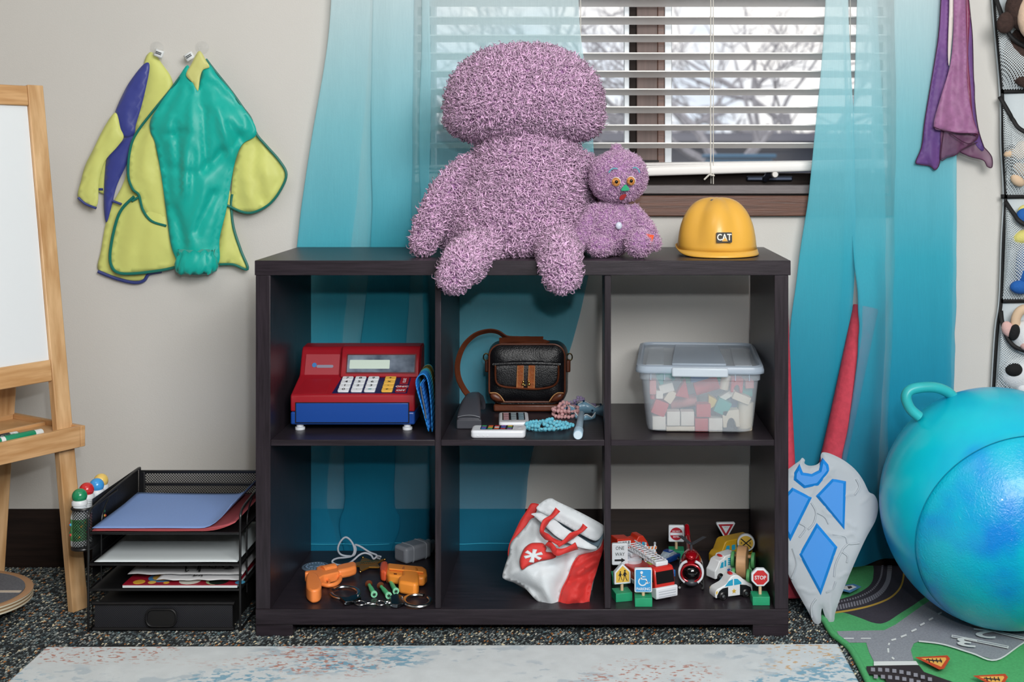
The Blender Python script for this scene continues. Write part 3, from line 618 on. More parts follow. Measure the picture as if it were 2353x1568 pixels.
def brim(u, v):
    a = 2 * PI * u; fr_ = max(0, -math.sin(a)); ex = .003 + .015 * fr_ ** 2
    lift = .020 * max(0, -math.cos(a + .30)) ** 4 + .001
    return ((91 * s_ + ex * v) * math.cos(a), (.096 + ex * v) * math.sin(a), .013 - v * .012 + lift * v)
b.grid(NU, 3, brim); build(b, 'brim', hy, hh, smooth=60, solid=.0025)
b = MB(); b.prism(rrect(.033, .021, .002), 0, .003, fr((W(1663, 0, .06).x - q.x, -.0985, W(0, 546, .06).z - ZT), (.985, .17, 0), (0, .10, 1), (.17, -.98, .1))); bd = build(b, 'badge', mat('badge_black', '#17140f', .3), hh)
M = fr((W(1663, 0, .06).x - q.x + .0005, -.1016, W(0, 546, .06).z - ZT), (.985, .17, 0), (0, .10, 1), (.17, -.98, .1))
b = MB(); text(b, 'CAT', .0185, M @ T(0, .001, 0), .0005, .85, .02); build(b, 'lettering', mat('badge_white', '#e8e6dc', .4), bd, smooth=0)
b = MB(); b.prism([(-.0065, -.0075), (.0065, -.0075), (0, .0005)], .0004, .0008, M @ T(.001, 0, 0)); build(b, 'triangle', mat('badge_gold', '#d8a032', .4), bd, smooth=0)
b = MB(); b.cyl(.0048, .002, 16, T(-.012, -.035, .012 + 117 * s_ * .955) @ R('X', 20)); build(b, 'vent_hole', mat('vent_grey', '#6d6a60', .6), hh)
# ---------------------------------------------------------------- easel
pine = mat('pine', '#d3a06a', .38, var=.22, vs=9, vst=(6, 6, .6), col2='#e3bb8c', bump=.06, bs=80, bst=(8, 8, .5)); pine2 = mat('pine_rail', '#cf985f', .38, var=.22, vs=9, vst=(.8, .8, 8), col2='#e0b483')
ply_e = mat('board_white', '#e9edf0', .25)
bot, top = FL(180, 1403), W(76, 197, .237); UP = (top - bot).normalized(); LF = V((-.53, -.85, 0)).normalized(); NO = LF.cross(UP).normalized()
if NO.y > 0: NO = -NO
LE = (top - bot).length; ea = thing('easel', 'wooden childrens easel with white dry erase board and marker tray', 'easel', (bot.x - .2, bot.y - .1, 0)); EM = fr(bot, LF, UP, NO)
def eb(name, x0, x1, y0, y1, z0, z1, m, bev=.002, M=EM, par=ea): return build(MB().bb(x0, x1, y0, y1, z0, z1, M), name, m, par, bevel=bev, world=True)
WL = .62
eb('leg', -.019, .019, 0, LE, -.009, .009, pine); eb('leg', WL + .0, WL + .038, 0, LE, -.009, .009, pine)
zf = lambda py: (W(76 + (py - 197) * (104 / 1206.), py, .237 - .09 * (py - 197) / 1206.) - bot).dot(UP)
yt, yb_ = zf(222), zf(845)
eb('board_rail', .0195, WL - .0005, yt - .022, yt + .022, -.008, .008, pine2); eb('board_rail', .0195, WL - .0005, yb_ - .026, yb_ + .019, -.008, .008, pine2)
eb('whiteboard', .0195, WL - .0005, yb_ + .019, yt - .022, -.004, .002, ply_e, .0005)
b = MB(); b.cyl(.006, WL + .06, 14, EM @ T(-.01, LE - .012, -.016) @ R('Y', 90)); build(b, 'hinge_dowel', pine, ea, world=True)
eb('hinge_bracket', .02, .034, LE - .03, LE - .006, -.02, -.008, mat('zinc', '#8c8a84', .35, metal=.9), .001)
BK = V((-.85, .53, 0)); bt2 = top + BK * .03; bb2 = bot + BK * .30; UP2 = (bt2 - bb2).normalized(); N2 = LF.cross(UP2).normalized(); EM2 = fr(bb2, LF, UP2, N2)
for x in (-.019, WL): eb('leg', x, x + .038, 0, (bt2 - bb2).length, -.009, .009, pine, M=EM2)
eb('back_rail', .0195, WL - .0005, .12, .16, -.008, .008, pine2, M=EM2)
# tray
cn = V((-1.082, .168, 0)); zt0 = ZC - (980 - VY) * (cn.y + D) / F; th = .045; TM = fr((cn.x, cn.y, zt0), LF, BK, (0, 0, 1))
def tb(name, x0, x1, y0, y1, z0, z1): return eb(name, x0, x1, y0, y1, z0, z1, pine2, .0015, TM)
tr_ = [tb('tray_front', .0, .66, 0, .012, -th, 0), tb('tray_end', -.012, -.0005, 0, .25, -th, 0), tb('tray_back', .0, .66, .238, .25, -th, 0), tb('tray_divider', .0, .66, .12, .130, -th + .006, -.004), tb('tray_floor', .0, .66, .0125, .2375, -.0165, -.0105)]
# markers
def marker(i, x, y, z, L, col, label, txt):
    t = thing('marker', label, 'marker', TM @ V((x + L / 2, y, z)), group=None); t.rotation_euler = TM.to_euler()
    M = R('Y', 90); b = MB(); b.lathe([(.0075, -L / 2), (.0085, -L / 2 + .002), (.0085, L / 2 - .03)], 20, M); build(b, 'barrel', mat('marker_white', '#e4e9ea', .35), t)
    b = MB(); b.lathe([(.0086, -L / 2 + .018), (.0089, -L / 2 + .0185), (.0089, -L / 2 + .085), (.0086, -L / 2 + .0855)], 20, M); bn = build(b, 'label_band', mat('marker_' + col[1:], col, .35), t)
    b = MB(); b.lathe([(.0086, L / 2 - .045), (.0095, L / 2 - .044), (.0088, L / 2)], 20, M); build(b, 'cap', mat('marker_' + col[1:], 0), t)
    b = MB(); Mf = fr((0, -.0052, .0074), (-1, 0, 0), (0, .82, .57), (0, -.57, .82)); text(b, 'EXPO', .014, Mf @ T(.001, 0, 0) , .0006, 1.25, .02)
    text(b, 'low odor', .0055, Mf @ T(.041, .0, 0), .0006, 1.2); build(b, 'lettering', mat('marker_white', 0), bn, smooth=0)
LFi = -LF
marker(0, .077, .022, -.0015, .14, '#1a8a63', 'white marker with green label band at the front of the easel tray', 1)
marker(1, .120, .042, -.0010, .14, '#20242c', 'white marker with black label band behind the green one', 1)
t = thing('chalkboard_eraser', 'white round ended eraser roll at the back of the easel tray', 'eraser', TM @ V((.25, .19, .0165))); t.rotation_euler = TM.to_euler()
b = MB(); b.cyl(.026, .11, 24, R('Y', 90) @ T(0, 0, -.055)); build(b, 'roll', mat('marker_white', 0), t, bevel=.006, seg=3)
b = MB(); b.cyl(.006, .13, 14, R('Y', 90) @ T(0, 0, -.075)); build(b, 'core', pine, t)
# ---------------------------------------------------------------- balance board
q = FL(-108, 1362, .062); bb = thing('balance_board', 'round plywood balance board with grey felt top and cream stripe', 'balance board', (q.x, q.y, 0)); RB = .152
Mb = T(0, 0, .045) @ R('X', -2) @ R('Y', 2.0)
plyd = mat('ply_dark', '#8d7354', .5); plyl = mat('ply_light', '#d8cfb8', .5)
for k in range(5): build(MB().cyl(RB - (.0005 if k % 2 else 0), .0034, 96, Mb @ T(0, 0, .0034 * k)), 'plywood_ply', plyd if k % 2 else plyl, bb)
b = MB(); b.lathe([(RB - .016, .017), (RB - .002, .0185), (RB, .0175), (RB, .0165)], 96, Mb); build(b, 'rim', mat('rim_wood', '#b58b66', .4), bb)
build(MB().cyl(RB - .0165, .0015, 96, Mb @ T(0, 0, .0172)), 'felt_pad', mat('grey_felt', '#62646b', .95, var=.2, vs=300), bb)
b = MB(); b.bb(-RB + .018, RB - .018, -.006, .006, .0187, .0195, Mb @ R('Z', 6)); build(b, 'stripe', mat('cream_tape', '#cdbfae', .7), bb)
build(MB().ball((0, 0, .028), (.06, .06, .028), 32, 12), 'rocker', mat('rocker_black', '#1c1c1e', .5), bb)
# ---------------------------------------------------------------- letter tray
bm = mat('black_metal', '#141416', .38, spec=.5); wire = mat('black_wire_mesh', '#131315', .45, hole=(.0042, .34))
wire2 = mat('black_fine_mesh', '#141416', .45, hole=(.0030, .5))
Y0, Y1 = .025, .315; lx0, lx1 = W(203, 0, Y0).x, W(552, 0, Y0).x; lt = thing('letter_tray', 'black mesh desk organizer with paper tiers and a drawer on the carpet', 'desk organizer', ((lx0 + lx1) / 2, .17, 0))
zz = lambda py, Y: W(0, py, Y).z
tz = [zz(1356, Y0), zz(1298, Y0), zz(1226, Y0)]
def lb(name, mb, m, **k): return build(mb, name, m, lt, world=True, **k)
for x in (lx0, lx1):
    zt = zz(1172, Y0); P = cr([(x, Y0, .003), (x, Y0, .12), (x, Y0, zt - .03), (x, Y0 + .006, zt - .008), (x, Y0 + .03, zt), (x, Y0 + .12, zt + .006), (x, Y1 - .03, zt + .012), (x, Y1, zt + .012)], 5)
    lb('side_wire', MB().tube(P, .0026, 8), bm); lb('side_wire', MB().tube([(x, Y0, .004), (x, Y1, .004)], .0026, 8), bm); lb('side_wire', MB().tube([(x, Y1, .004), (x, Y1, zt + .012)], .0026, 8), bm)
    x2 = x + (.003 if x == lx0 else -.003); lb('side_wire', MB().tube(cr([(x2, Y0 + .06, .06), (x2, Y0 + .06, zt - .05), (x2, Y0 + .075, zt - .02), (x2, Y0 + .1, zt - .004)], 5), .0018, 8), bm)
for i, z in enumerate(tz):
    lb('tier', MB().bb(lx0 + .003, lx1 - .003, Y0 + .004, Y1 - .004, z - .0012, z), wire2, uv=uv_box, smooth=0)
    lb('tier_rim', MB().tube([(lx0, Y0, z), (lx1, Y0, z), (lx1, Y1, z + .001), (lx0, Y1, z + .001)], .0025, 8, closed=True), bm)
bx0 = W(335, 0, Y1).x; zt = zz(1084, Y1)
lb('back_panel', MB().bb(lx0 + .002, lx1, Y1, Y1 + .001, .02, zt), wire, uv=uv_box, smooth=0)
for a, c in ((zt - .004, zt + .003), (zt - .032, zt - .026)): lb('back_rail', MB().bb(lx0, lx1 + .002, Y1 - .003, Y1 + .003, a, c), bm, bevel=.001)
lb('back_post', MB().bb(lx0, lx0 + .012, Y1 - .004, Y1 + .003, .004, zt), bm, bevel=.001)
lb('divider_panel', MB().bb(lx0 - .004, lx0 - .003, Y0 + .03, Y1, .10, .262), wire2, uv=uv_box, smooth=0)
# drawer
dx0, dx1 = W(212, 0, Y0).x, W(538, 0, Y0).x; dz1 = zz(1388, Y0); dr = lb('drawer', MB().bb(dx0 + .004, dx1 - .004, Y0 + .0035, Y0 + .28, .010, dz1 - .004), mat('drawer_dark', '#0d0d0e', .6))
def db(name, mb, m, **k): return build(mb, name, m, dr, **k)
db('mesh_front', MB().bb(dx0 + .004, dx1 - .004, Y0 + .002, Y0 + .003, .009, dz1 - .003), mat('drawer_mesh', '#2a2b30', .4, hole=(.0032, .42)), uv=uv_box, smooth=0)
db('front_rim', MB().tube([(dx0, Y0 + .002, .006), (dx1, Y0 + .002, .006), (dx1, Y0 + .002, dz1), (dx0, Y0 + .002, dz1)], .004, 8, closed=True), bm)
hc = W(372, 1419, Y0); rr_ = rrect(.060, .034, .013, 6); db('handle', MB().prism(rr_, -.004, .004, fr((hc.x, Y0, hc.z), (1, 0, 0), (0, 0, 1), (0, -1, 0))), mat('drawer_dark', 0), bevel=.001)
db('handle_rim', MB().tube([(hc.x + a, Y0 - .004, hc.z + c) for a, c in rr_], .0025, 8, closed=True), bm)
# papers
pb = mat('blue_paper', '#7e9bd3', .8, var=.03, vs=300); pr_ = mat('red_paper', '#b8575c', .8); pw = mat('white_paper', '#e4eef1', .8)
def paper(name, label, z, x0, x1, ya, yb, m, curl=0., front=0., group=None, seed=0., rz=0.):
    b = MB(); cx, cy = (x0 + x1) / 2, (ya + yb) / 2; w, d_ = x1 - x0, yb - ya
    def f(u, v):
        h = curl * max(0, u - .78) ** 2 * 22 + front * (1 - v) ** 3 * (u < 2) + .0006 * nz(u * 3 + seed, v * 3); 
        if v > .7: h += .010 * (1 - u) ** 3 * (v - .7) * (1 if curl else 0)
        return (-w / 2 + w * u, -d_ / 2 + d_ * v, h)
    b.grid(26, 16, f); o = build(b, name, m, None, solid=.0004); o.location = (cx, cy, z); o.rotation_euler = (0, 0, math.radians(rz)); return tag(o, label, 'paper', group)
px1 = W(553, 0, Y0).x
for i in range(4):
    paper('paper_sheet', ['lowest red construction paper sheet of the pile under the blue sheet', 'second red construction paper sheet up from the tier under the blue sheet', 'third red construction paper sheet up from the tier under the blue sheet', 'topmost red construction paper sheet directly under the blue sheet'][i], tz[2] + .004 + i * .0011, lx0 + .006 + i * .001, px1 - .012 - i * .002, Y0 + .002 + i * .001, Y1 - .03, pr_, .016 - .002 * i, 0, 'red sheets under the blue paper', i * 3.)
paper('paper_sheet', 'blue construction paper sheet curling up on the top tier of the organizer', tz[2] + .0095, lx0 + .006, px1 - .02, Y0 + .003, Y1 - .03, pb, .045, 0, None, 20)
paper('paper_sheet', 'pale blank paper sheet on the middle tier of the black organizer', tz[1] + .004, lx0 + .010, px1 - .008, Y0 + .004, Y1 - .01, pw, 0, 0, None, 9)
# magazine and drawings on the lowest tier
x0, x1 = W(279, 0, Y0).x, W(543, 0, Y0).x; z = tz[0]
mg = thing('magazine', 'red glossy magazine lying under scribbled sheets on the lowest tier', 'magazine', ((x0 + x1) / 2, Y0 + .14, z + .002))
b = MB(); b.bb(x0, x1, Y0 + .006, Y0 + .26, z + .002, z + .007); build(b, 'pages', mat('page_white', '#dfe8ea', .6), mg, world=True)
b = MB(); b.bb(x0, x1, Y0 + .0055, Y0 + .26, z + .007, z + .0082); cv_ = build(b, 'cover', mat('cover_red', '#9c1c30', .25), mg, world=True)
def disc(mb, x, y, z, r, h, n=20): return mb.cyl(r, h, n, T(x, y, z))
for (dx, dy, r, h_) in ((.028, .016, .012, '#e0ad3c'), (.055, .014, .008, '#e2c25a'), (.068, .045, .030, '#4a86b8'), (.068, .045, .021, '#c9a04a'), (.130, .024, .022, '#d7d8ce'), (.19, .02, .028, '#14221a'), (.185, .022, .022, '#9fb58a'), (.235, .014, .010, '#4aa0c8'), (.085, .012, .006, '#e0ad3c')):
    b = MB(); disc(b, x0 + dx, Y0 + dy + .006 , z + .0082 + .00005 * dx, r if dy > r else dy * .98, .0003 + .0002 * (r < .022)); build(b, 'cover_picture', mat('print_' + h_[1:], h_, .3), cv_)
ink = mat('black_ink', '#17171a', .7)
for k, (xa, xb, ya, ry, lab) in enumerate(((W(356, 0, Y0).x, W(540, 0, Y0).x, .016, 1.5, 'white scribbled sheet with a torn front edge on the red magazine'), (W(284, 0, Y0).x, W(545, 0, Y0).x, .03, -1.0, 'white sheet of marker doodles topmost on the lowest tier'))):
    zt = z + .0125 + k * .007; t = thing('drawing_sheet', lab, 'paper', ((xa + xb) / 2, Y0 + .12, zt)); b = MB(); w_ = xb - xa
    b.grid(24, 12, lambda u, v: (-w_ / 2 + w_ * u + .006 * (1 - v) * (u - .5), -.12 + ya + .21 * v + .006 * nz(u * 7, k) * (1 - v), .0012 * nz(u * 4 + k * 7, v * 3) + .004 * v + .002)); build(b, 'sheet', mat('paper_white', '#d5d6d8', .8), t, solid=.0004)
    b = MB(); rnd.seed(5 + k)
    for j in range(9 if k else 3):
        cx = -w_ * .42 + w_ * .84 * (j + .5) / (9 if k else 3); cy = -.12 + ya + .018 + .045 * rnd.random(); p = [(cx + rnd.uniform(-.012, .012), cy + rnd.uniform(-.02, .02), .0065) for _ in range(5)]
        b.tube(cr(p, 5), .0011, 5, flat=.5)
    tag(build(b, 'marker_strokes', ink, t), kind='stuff')
# marker cup and dot markers
cxm = W(181, 0, .05).x; cup = thing('mesh_cup', 'black mesh side basket holding dot markers on the organizer', 'basket', (cxm, .10, .108))
zc0, zc1 = zz(1266, .03), zz(1174, .03); prf = rrect(.040, .165, .019, 8, W(180, 0, .03).x, .115)
b = MB(); n = len(prf); b.add([(x, y, z) for z in (zc0, zc1) for x, y in prf], [(i, (i + 1) % n, n + (i + 1) % n, n + i) for i in range(n)]); o = build(b, 'basket_wall', wire, cup, world=True, smooth=60)
u_ = o.data.uv_layers.new(name='uv'); acc = [0.]
for i in range(n): acc.append(acc[-1] + math.dist(prf[i], prf[(i + 1) % n]))
for p in o.data.polygons:
    i = p.vertices[0]
    for li, (uu, vv_) in zip(p.loop_indices, ((acc[i], 0), (acc[i + 1], 0), (acc[i + 1], zc1 - zc0), (acc[i], zc1 - zc0))): u_.data[li].uv = (uu, vv_)
for z in (zc0, zc1): build(MB().tube([(x, y, z) for x, y in prf], .003, 8, closed=True), 'rim', bm, cup, world=True)
build(MB().prism(prf, zc0 - .001, zc0 + .001), 'basket_floor', bm, cup, world=True)
CAPS = [(183, 1140, .058, '#1f8a5c', 'green'), (199, 1126, .088, '#c9282c', 'red'), (222, 1116, .12, '#3d9be0', 'blue'), (232, 1105, .160, '#ecc86a', 'yellow')]
dotm = [mat('dot_' + h, h, .6) for h in ('#2f9c66', '#c33a34', '#3f9ad0', '#d8b34a')]
for i, (x, y, Y, h_, nm) in enumerate(CAPS):
    q = W(x, y, Y); t = thing('dot_marker', 'white dot marker with a round %s cap in the mesh basket' % nm, 'marker', (q.x, q.y, zc0 + .003)); z = q.z - zc0 - .003; R_ = .0150
    build(MB().ball((0, 0, z), R_, 24, 16), 'round_cap', mat('cap_' + nm, h_, .25, coat=.3), t)
    b = MB(); b.lathe([(.0125, z - .020), (.0155, z - .018), (.0155, z - .011), (.013, z - .008)], 24); build(b, 'collar', mat('collar_white', '#dfe4e8', .4), t)
    b = MB(); b.lathe([(.015, z - .034), (.0125, z - .020)], 24)
    for k in range(3): b.lathe([(.0135, z - .031 + k * .004), (.0148, z - .029 + k * .004), (.0135, z - .027 + k * .004)], 24)
    build(b, 'neck', mat('collar_white', 0), t)
    b = MB(); b.lathe([(.0165, 0), (.0175, .002), (.0175, z - .042), (.015, z - .034)], 24); bd = build(b, 'bottle', mat('bottle_white', '#e4ebee', .35), t)
    b = MB(); rnd.seed(i)
    b.lathe([(.0177, .012), (.0177, z - .045)], 24); build(b, 'wrapper', mat('wrap_' + nm, ('#5aa86a', '#c98c86', '#7fb0d0', '#d9c68a')[i], .5, var=.5, vs=160), bd)
    b = MB()
    for k in range(26):
        a = rnd.uniform(0, 2 * PI); zz_ = rnd.uniform(.015, z - .05); b.k = rnd.randrange(4); b.ball((.0178 * math.cos(a), .0178 * math.sin(a), zz_), (.003, .003, .003), 8, 6)
    tag(build(b, 'printed_dots', dotm, bd), kind='stuff')
# ---------------------------------------------------------------- smocks
lime = mat('lime_nylon', '#d3d87c', .5, sheen=.15, var=.05, vs=10, bump=.06, bs=40, spec=.3); navy = mat('navy_satin', '#3a4390', .42, sheen=.2, bump=.06, bs=40, spec=.45)
teal = mat('teal_satin', '#06b0a2', .46, sheen=.1, bump=.06, bs=40, spec=.45); dteal = mat('green_binding', '#0c6e62', .5); navyb = mat('navy_binding', '#34407f', .5)
paley = mat('pale_yellow_nylon', '#cfcf80', .5, sheen=.2)
K = 2.24
def panel(par, name, out, Yc, bulge, m, wr=.004, seed=0., th=.0012, K=K, off=(0, 0), step=9, n=5, fx=.05, fy=.016, kd=24., lean=0., folds=()):
    def place(x, y, d):
        q1 = nz(x * fx * .55 + seed + 1.2 * nz(x * .006, y * .006, seed), y * fy * .22, seed); q2 = nz(x * fx * 1.5 + seed * 2 + y * .012, y * fy * .55, 7 + seed)
        w = wr * (1.1 * q1 + .55 * (.35 - abs(q2)) + .25 * (.3 - abs(nz(x * .03 - y * .035, y * .02 + seed, 3)))) * min(1, d / 10)
        for (ax, ay, bx, by, wd, dp) in folds:
            t = max(0, min(1, ((x - ax) * (bx - ax) + (y - ay) * (by - ay)) / ((bx - ax) ** 2 + (by - ay) ** 2))); dd = math.hypot(x - ax - t * (bx - ax), y - ay - t * (by - ay)); w += dp * math.exp(-(dd / wd) ** 2)
        Y = Yc - bulge * (1 - math.exp(-(d / kd) ** 2 * .5 - d / kd * .25)) + w + lean * y; return W(off[0] + x, off[1] + y, Y)
    mb = cloth([(x / K, y / K) for x, y in out], step, place, n); o = build(mb, name, m, par, smooth=80, solid=th, off=0, world=True); return o
def piping(par, name, pts, Yc, m, r=.0030, K=K, off=(0, 0), n=6):
    b = MB(); b.tube([W(off[0] + x / K, off[1] + y / K, Yc) for x, y in cr(pts, n)], r, 7); return build(b, name, m, par, world=True)
def hook(px, py, lab):
    q = W(px, py, YW); t = thing('wall_hook', lab, 'hook', (q.x, YW, q.z)); cl = mat('clear_plastic', '#eef2f3', .12, thin=.90)
    b = MB(); b.lathe([(.016, 0), (.0155, .002), (.010, .004), (.004, .006), (.004, .016), (0.0, .0165)], 28, R('X', 90)); build(b, 'suction_cup', cl, t)
    b = MB(); b.tube([(.0, -.012, -.004), (.0, -.020, -.012), (0, -.026, -.016), (0, -.030, -.010)], .002, 8); build(b, 'hook_tip', cl, t)
hook(360, 111, 'clear suction hook holding the lime and navy smock'); hook(464, 110, 'clear suction hook holding the lime and teal smock')
def care(par, x, y, Y, rz, m=None):
    q = W(x, y, Y); M = fr(q, (1, 0, 0), (0, 0, 1), (0, -1, 0)) @ R('Z', rz); b = MB(); b.grid(6, 4, lambda u, v: M @ V(((u - .5) * .022, (v - .5) * .017, .003 * math.sin(u * 3)))); o = build(b, 'care_label', mat('label_white', '#dfe3e4', .6), par, solid=.0006, world=True)
    b = MB(); 
    for k in range(2): b.bb(-.007, .007, .0035 * k - .002, .0035 * k, .0038, .0042, M)
    build(b, 'printed_lines', mat('label_ink', '#30343c', .6), o, world=True, smooth=0)
q = W(320, 128, .41); s1 = thing('art_smock', 'lime and navy childrens art smock hanging behind the teal one', 'smock', q)
panel(s1, 'body', [(782, 268), (835, 330), (890, 430), (880, 620), (900, 900), (860, 1250), (770, 1400), (745, 1440), (640, 1440), (510, 1395), (520, 1290), (560, 1090), (640, 930), (690, 700), (735, 420), (745, 310)], .422, .008, lime, .008, 1., kd=26)
panel(s1, 'yoke', [(748, 325), (770, 350), (735, 520), (700, 640), (690, 690), (640, 705), (605, 660), (590, 590), (640, 470), (690, 390)], .412, .012, navy, .008, 2., kd=26)
panel(s1, 'sleeve', [(595, 580), (620, 660), (636, 708), (600, 760), (540, 830), (510, 930), (495, 1065), (404, 1020), (418, 930), (440, 850), (480, 770), (540, 650)], .405, .015, lime, .007, 3., kd=26)
panel(s1, 'lining', [(545, 800), (560, 800), (560, 985), (500, 978), (505, 900)], .420, .003, lime, .002, 3.5, step=6)
panel(s1, 'side_drape', [(690, 690), (640, 710), (560, 790), (540, 900), (535, 1060), (548, 1145), (575, 1060), (600, 960), (650, 850), (690, 760)], .415, .012, navy, .006, 4.)
piping(s1, 'binding', [(403, 1018), (440, 1050), (495, 1072)], .400, navyb); piping(s1, 'binding', [(505, 1398), (600, 1435), (690, 1455), (740, 1445), (768, 1410), (830, 1398)], .420, navyb, .004)
piping(s1, 'binding', [(500, 975), (530, 975)], .418, navyb); piping(s1, 'pocket_binding', [(580, 1035), (625, 1052)], .410, navyb, .003)
care(s1, 365, 123, .405, -20)
s2 = thing('art_smock', 'lime and teal childrens art smock with a gathered teal sleeve in front', 'smock', W(450, 125, .40))
panel(s2, 'flap', [(890, 440), (800, 560), (700, 690), (668, 780), (660, 900), (680, 970), (715, 1010), (735, 1080), (780, 1140), (850, 1165), (880, 1100), (840, 900), (810, 760), (870, 560)], .406, .008, lime, .008, 11., kd=26)
panel(s2, 'skirt', [(690, 1010), (625, 1080), (595, 1160), (570, 1290), (570, 1360), (600, 1400), (680, 1405), (830, 1385), (930, 1370), (1000, 1350), (980, 1200), (870, 1060), (740, 1030)], .410, .008, lime, .006, 12., kd=26)
panel(s2, 'skirt', [(1180, 980), (1150, 1100), (1120, 1240), (1110, 1350), (1190, 1360), (1275, 1385), (1240, 1290), (1205, 1180), (1195, 1060)], .410, .010, lime, .008, 13.)
panel(s2, 'sleeve_lining', [(1320, 700), (1255, 735), (1215, 820), (1195, 930), (1195, 1060), (1250, 1090), (1310, 1090), (1380, 1050), (1440, 980), (1474, 900), (1440, 830), (1380, 770)], .405, .014, lime, .012, 14., kd=30)
panel(s2, 'shoulder', [(1250, 560), (1285, 600), (1320, 690), (1300, 640), (1262, 590)], .398, .004, lime, .001, 14., step=4)
FO = [(1000, 440, 945, 1000, 11, -.012), (905, 640, 930, 1000, 8, .012), (1050, 560, 1060, 860, 8, .012), (1150, 780, 1050, 880, 10, .014), (870, 700, 960, 680, 8, .010), (1120, 560, 1190, 800, 10, -.012), (860, 860, 1000, 900, 9, .006), (1100, 1000, 1010, 1200, 10, .012), (930, 420, 860, 560, 12, .008), (1080, 430, 1200, 540, 12, .008), (1180, 640, 1240, 720, 9, .010), (900, 1080, 950, 1260, 9, .010)]
FO = [(a / K, c / K, e_ / K, f_ / K, g_, h_) for a, c, e_, f_, g_, h_ in FO]
panel(s2, 'sleeve', [(965, 335), (900, 430), (820, 540), (775, 620), (775, 680), (800, 740), (830, 900), (860, 1120), (880, 1260), (905, 1330), (925, 1380), (1000, 1390), (1090, 1385), (1130, 1340), (1130, 1230), (1165, 1080), (1190, 930), (1215, 815), (1250, 740), (1315, 700), (1310, 640), (1255, 560), (1190, 470), (1120, 390), (1075, 330), (1040, 360), (1020, 465), (985, 410)], .395, .022, teal, .010, 15., kd=30, folds=FO)
panel(s2, 'collar', [(1025, 262), (985, 330), (958, 385), (990, 425), (1018, 470), (1030, 400), (1045, 360), (1078, 345), (1060, 310)], .388, .006, paley, .002, 16., step=6)
b = MB(); q0 = (1010, 1345)     # gathered cuff
n = 40; rs = []
for i, (h, k) in enumerate(((1290, .86), (1310, .80), (1330, .92), (1365, 1.0), (1395, .95), (1405, .8))):
    s_ = (.38 + D) / F; q = W(q0[0] / K, h / K, .385); rs.append([q + V(((108 / K * s_ * k + .003 * math.sin(j * 2.4 + i)) * math.cos(2 * PI * j / n), (.028 * k + .0035 * math.sin(j * 2.9 + i)) * math.sin(2 * PI * j / n), .004 * math.sin(j * 1.7))) for j in range(n)])
b.rings(rs[::-1]); build(b, 'gathered_cuff', teal, s2, world=True, smooth=80)
piping(s2, 'binding', [(960, 350), (880, 460), (790, 570), (700, 690), (668, 780), (660, 900), (682, 972), (715, 1005), (735, 1080), (780, 1138), (855, 1163)], .400, dteal)
piping(s2, 'binding', [(690, 1012), (625, 1080), (592, 1165), (568, 1290), (572, 1365), (610, 1405), (700, 1408), (840, 1390), (915, 1372)], .405, dteal, .0035)
piping(s2, 'binding', [(715, 1015), (680, 1035)], .402, dteal); piping(s2, 'binding', [(1130, 1362), (1200, 1362), (1275, 1386), (1240, 1290), (1202, 1170), (1190, 1060), (1195, 1000)], .406, dteal)
piping(s2, 'binding', [(1170, 1058), (1250, 1092), (1310, 1092), (1385, 1052), (1440, 985), (1474, 900), (1440, 830), (1370, 750), (1320, 690), (1290, 610), (1250, 555), (1190, 470), (1110, 370), (1060, 305)], .398, dteal)
care(s2, 435, 130, .395, 32)
# ---------------------------------------------------------------- scarves
K5 = 2.613; O5 = (1800, 0)
pur = mat('purple_silk', '#6d4f9c', .5, spec=.3, thin=.10, sheen=.3, var=.22, vs=9, col2='#8a5aa0'); pnk = mat('plum_silk', '#98658f', .5, spec=.3, sheen=.3, var=.14, vs=50, bump=.35, bs=120); shp = mat('sheer_plum', '#7c4a72', .5, thin=.42, var=.2, vs=12); mrn = mat('maroon_silk', '#7d2f55', .42, var=.15, vs=20, sheen=.3); dk = mat('dark_hem', '#3d1634', .7)
def sc_panel(par, name, out, Yc, m, bl=.008, wr=.004, seed=0., hem=None):
    o = panel(par, name, out, Yc, bl * .35, m, wr * 2.2, seed, .0006, K5, O5, 6, 4, .075, .010, 9)
    if hem: piping(par, 'hem', hem, Yc - .001, dk, .0011, K5, O5)
    return o
v1 = thing('silk_scarf', 'violet silk scarf with a dark rolled hem hanging behind the plum one', 'scarf', W(2160, 0, .37))
sc_panel(v1, 'back_drape', [(953, -140), (1000, -140), (995, 60), (990, 260), (995, 400), (965, 600), (960, 780), (940, 900), (938, 985), (912, 1020), (880, 995), (820, 985), (795, 972), (830, 880), (850, 720), (900, 420), (935, 180)], .376, pur, .012, .006, 1., [(953, -140), (935, 180), (900, 420), (850, 720), (830, 880), (795, 972), (820, 988), (880, 998), (912, 1020), (938, 980), (945, 880), (963, 790)])
sc_panel(v1, 'side_drape', [(1095, -140), (1108, 20), (1120, 100), (1135, 200), (1140, 420), (1150, 520), (1152, 640), (1170, 780), (1205, 890), (1180, 900), (1130, 800), (1110, 500), (1095, 200)], .380, pur, .006, .005, 2., [(1100, -140), (1120, 60), (1136, 230), (1142, 460), (1152, 640), (1172, 780), (1205, 885)])
sc_panel(v1, 'lower_fold', [(1050, 905), (1085, 830), (1160, 790), (1205, 885), (1250, 940), (1252, 1000), (1225, 1000), (1200, 965), (1120, 940)], .384, shp, .004, .003, 3., [(1060, 910), (1120, 940), (1200, 962), (1225, 1000), (1253, 1003), (1250, 940), (1203, 882)])
v2 = thing('silk_scarf', 'shimmering plum scarf with maroon edges hanging in front of the violet one', 'scarf', W(2205, 0, .36))
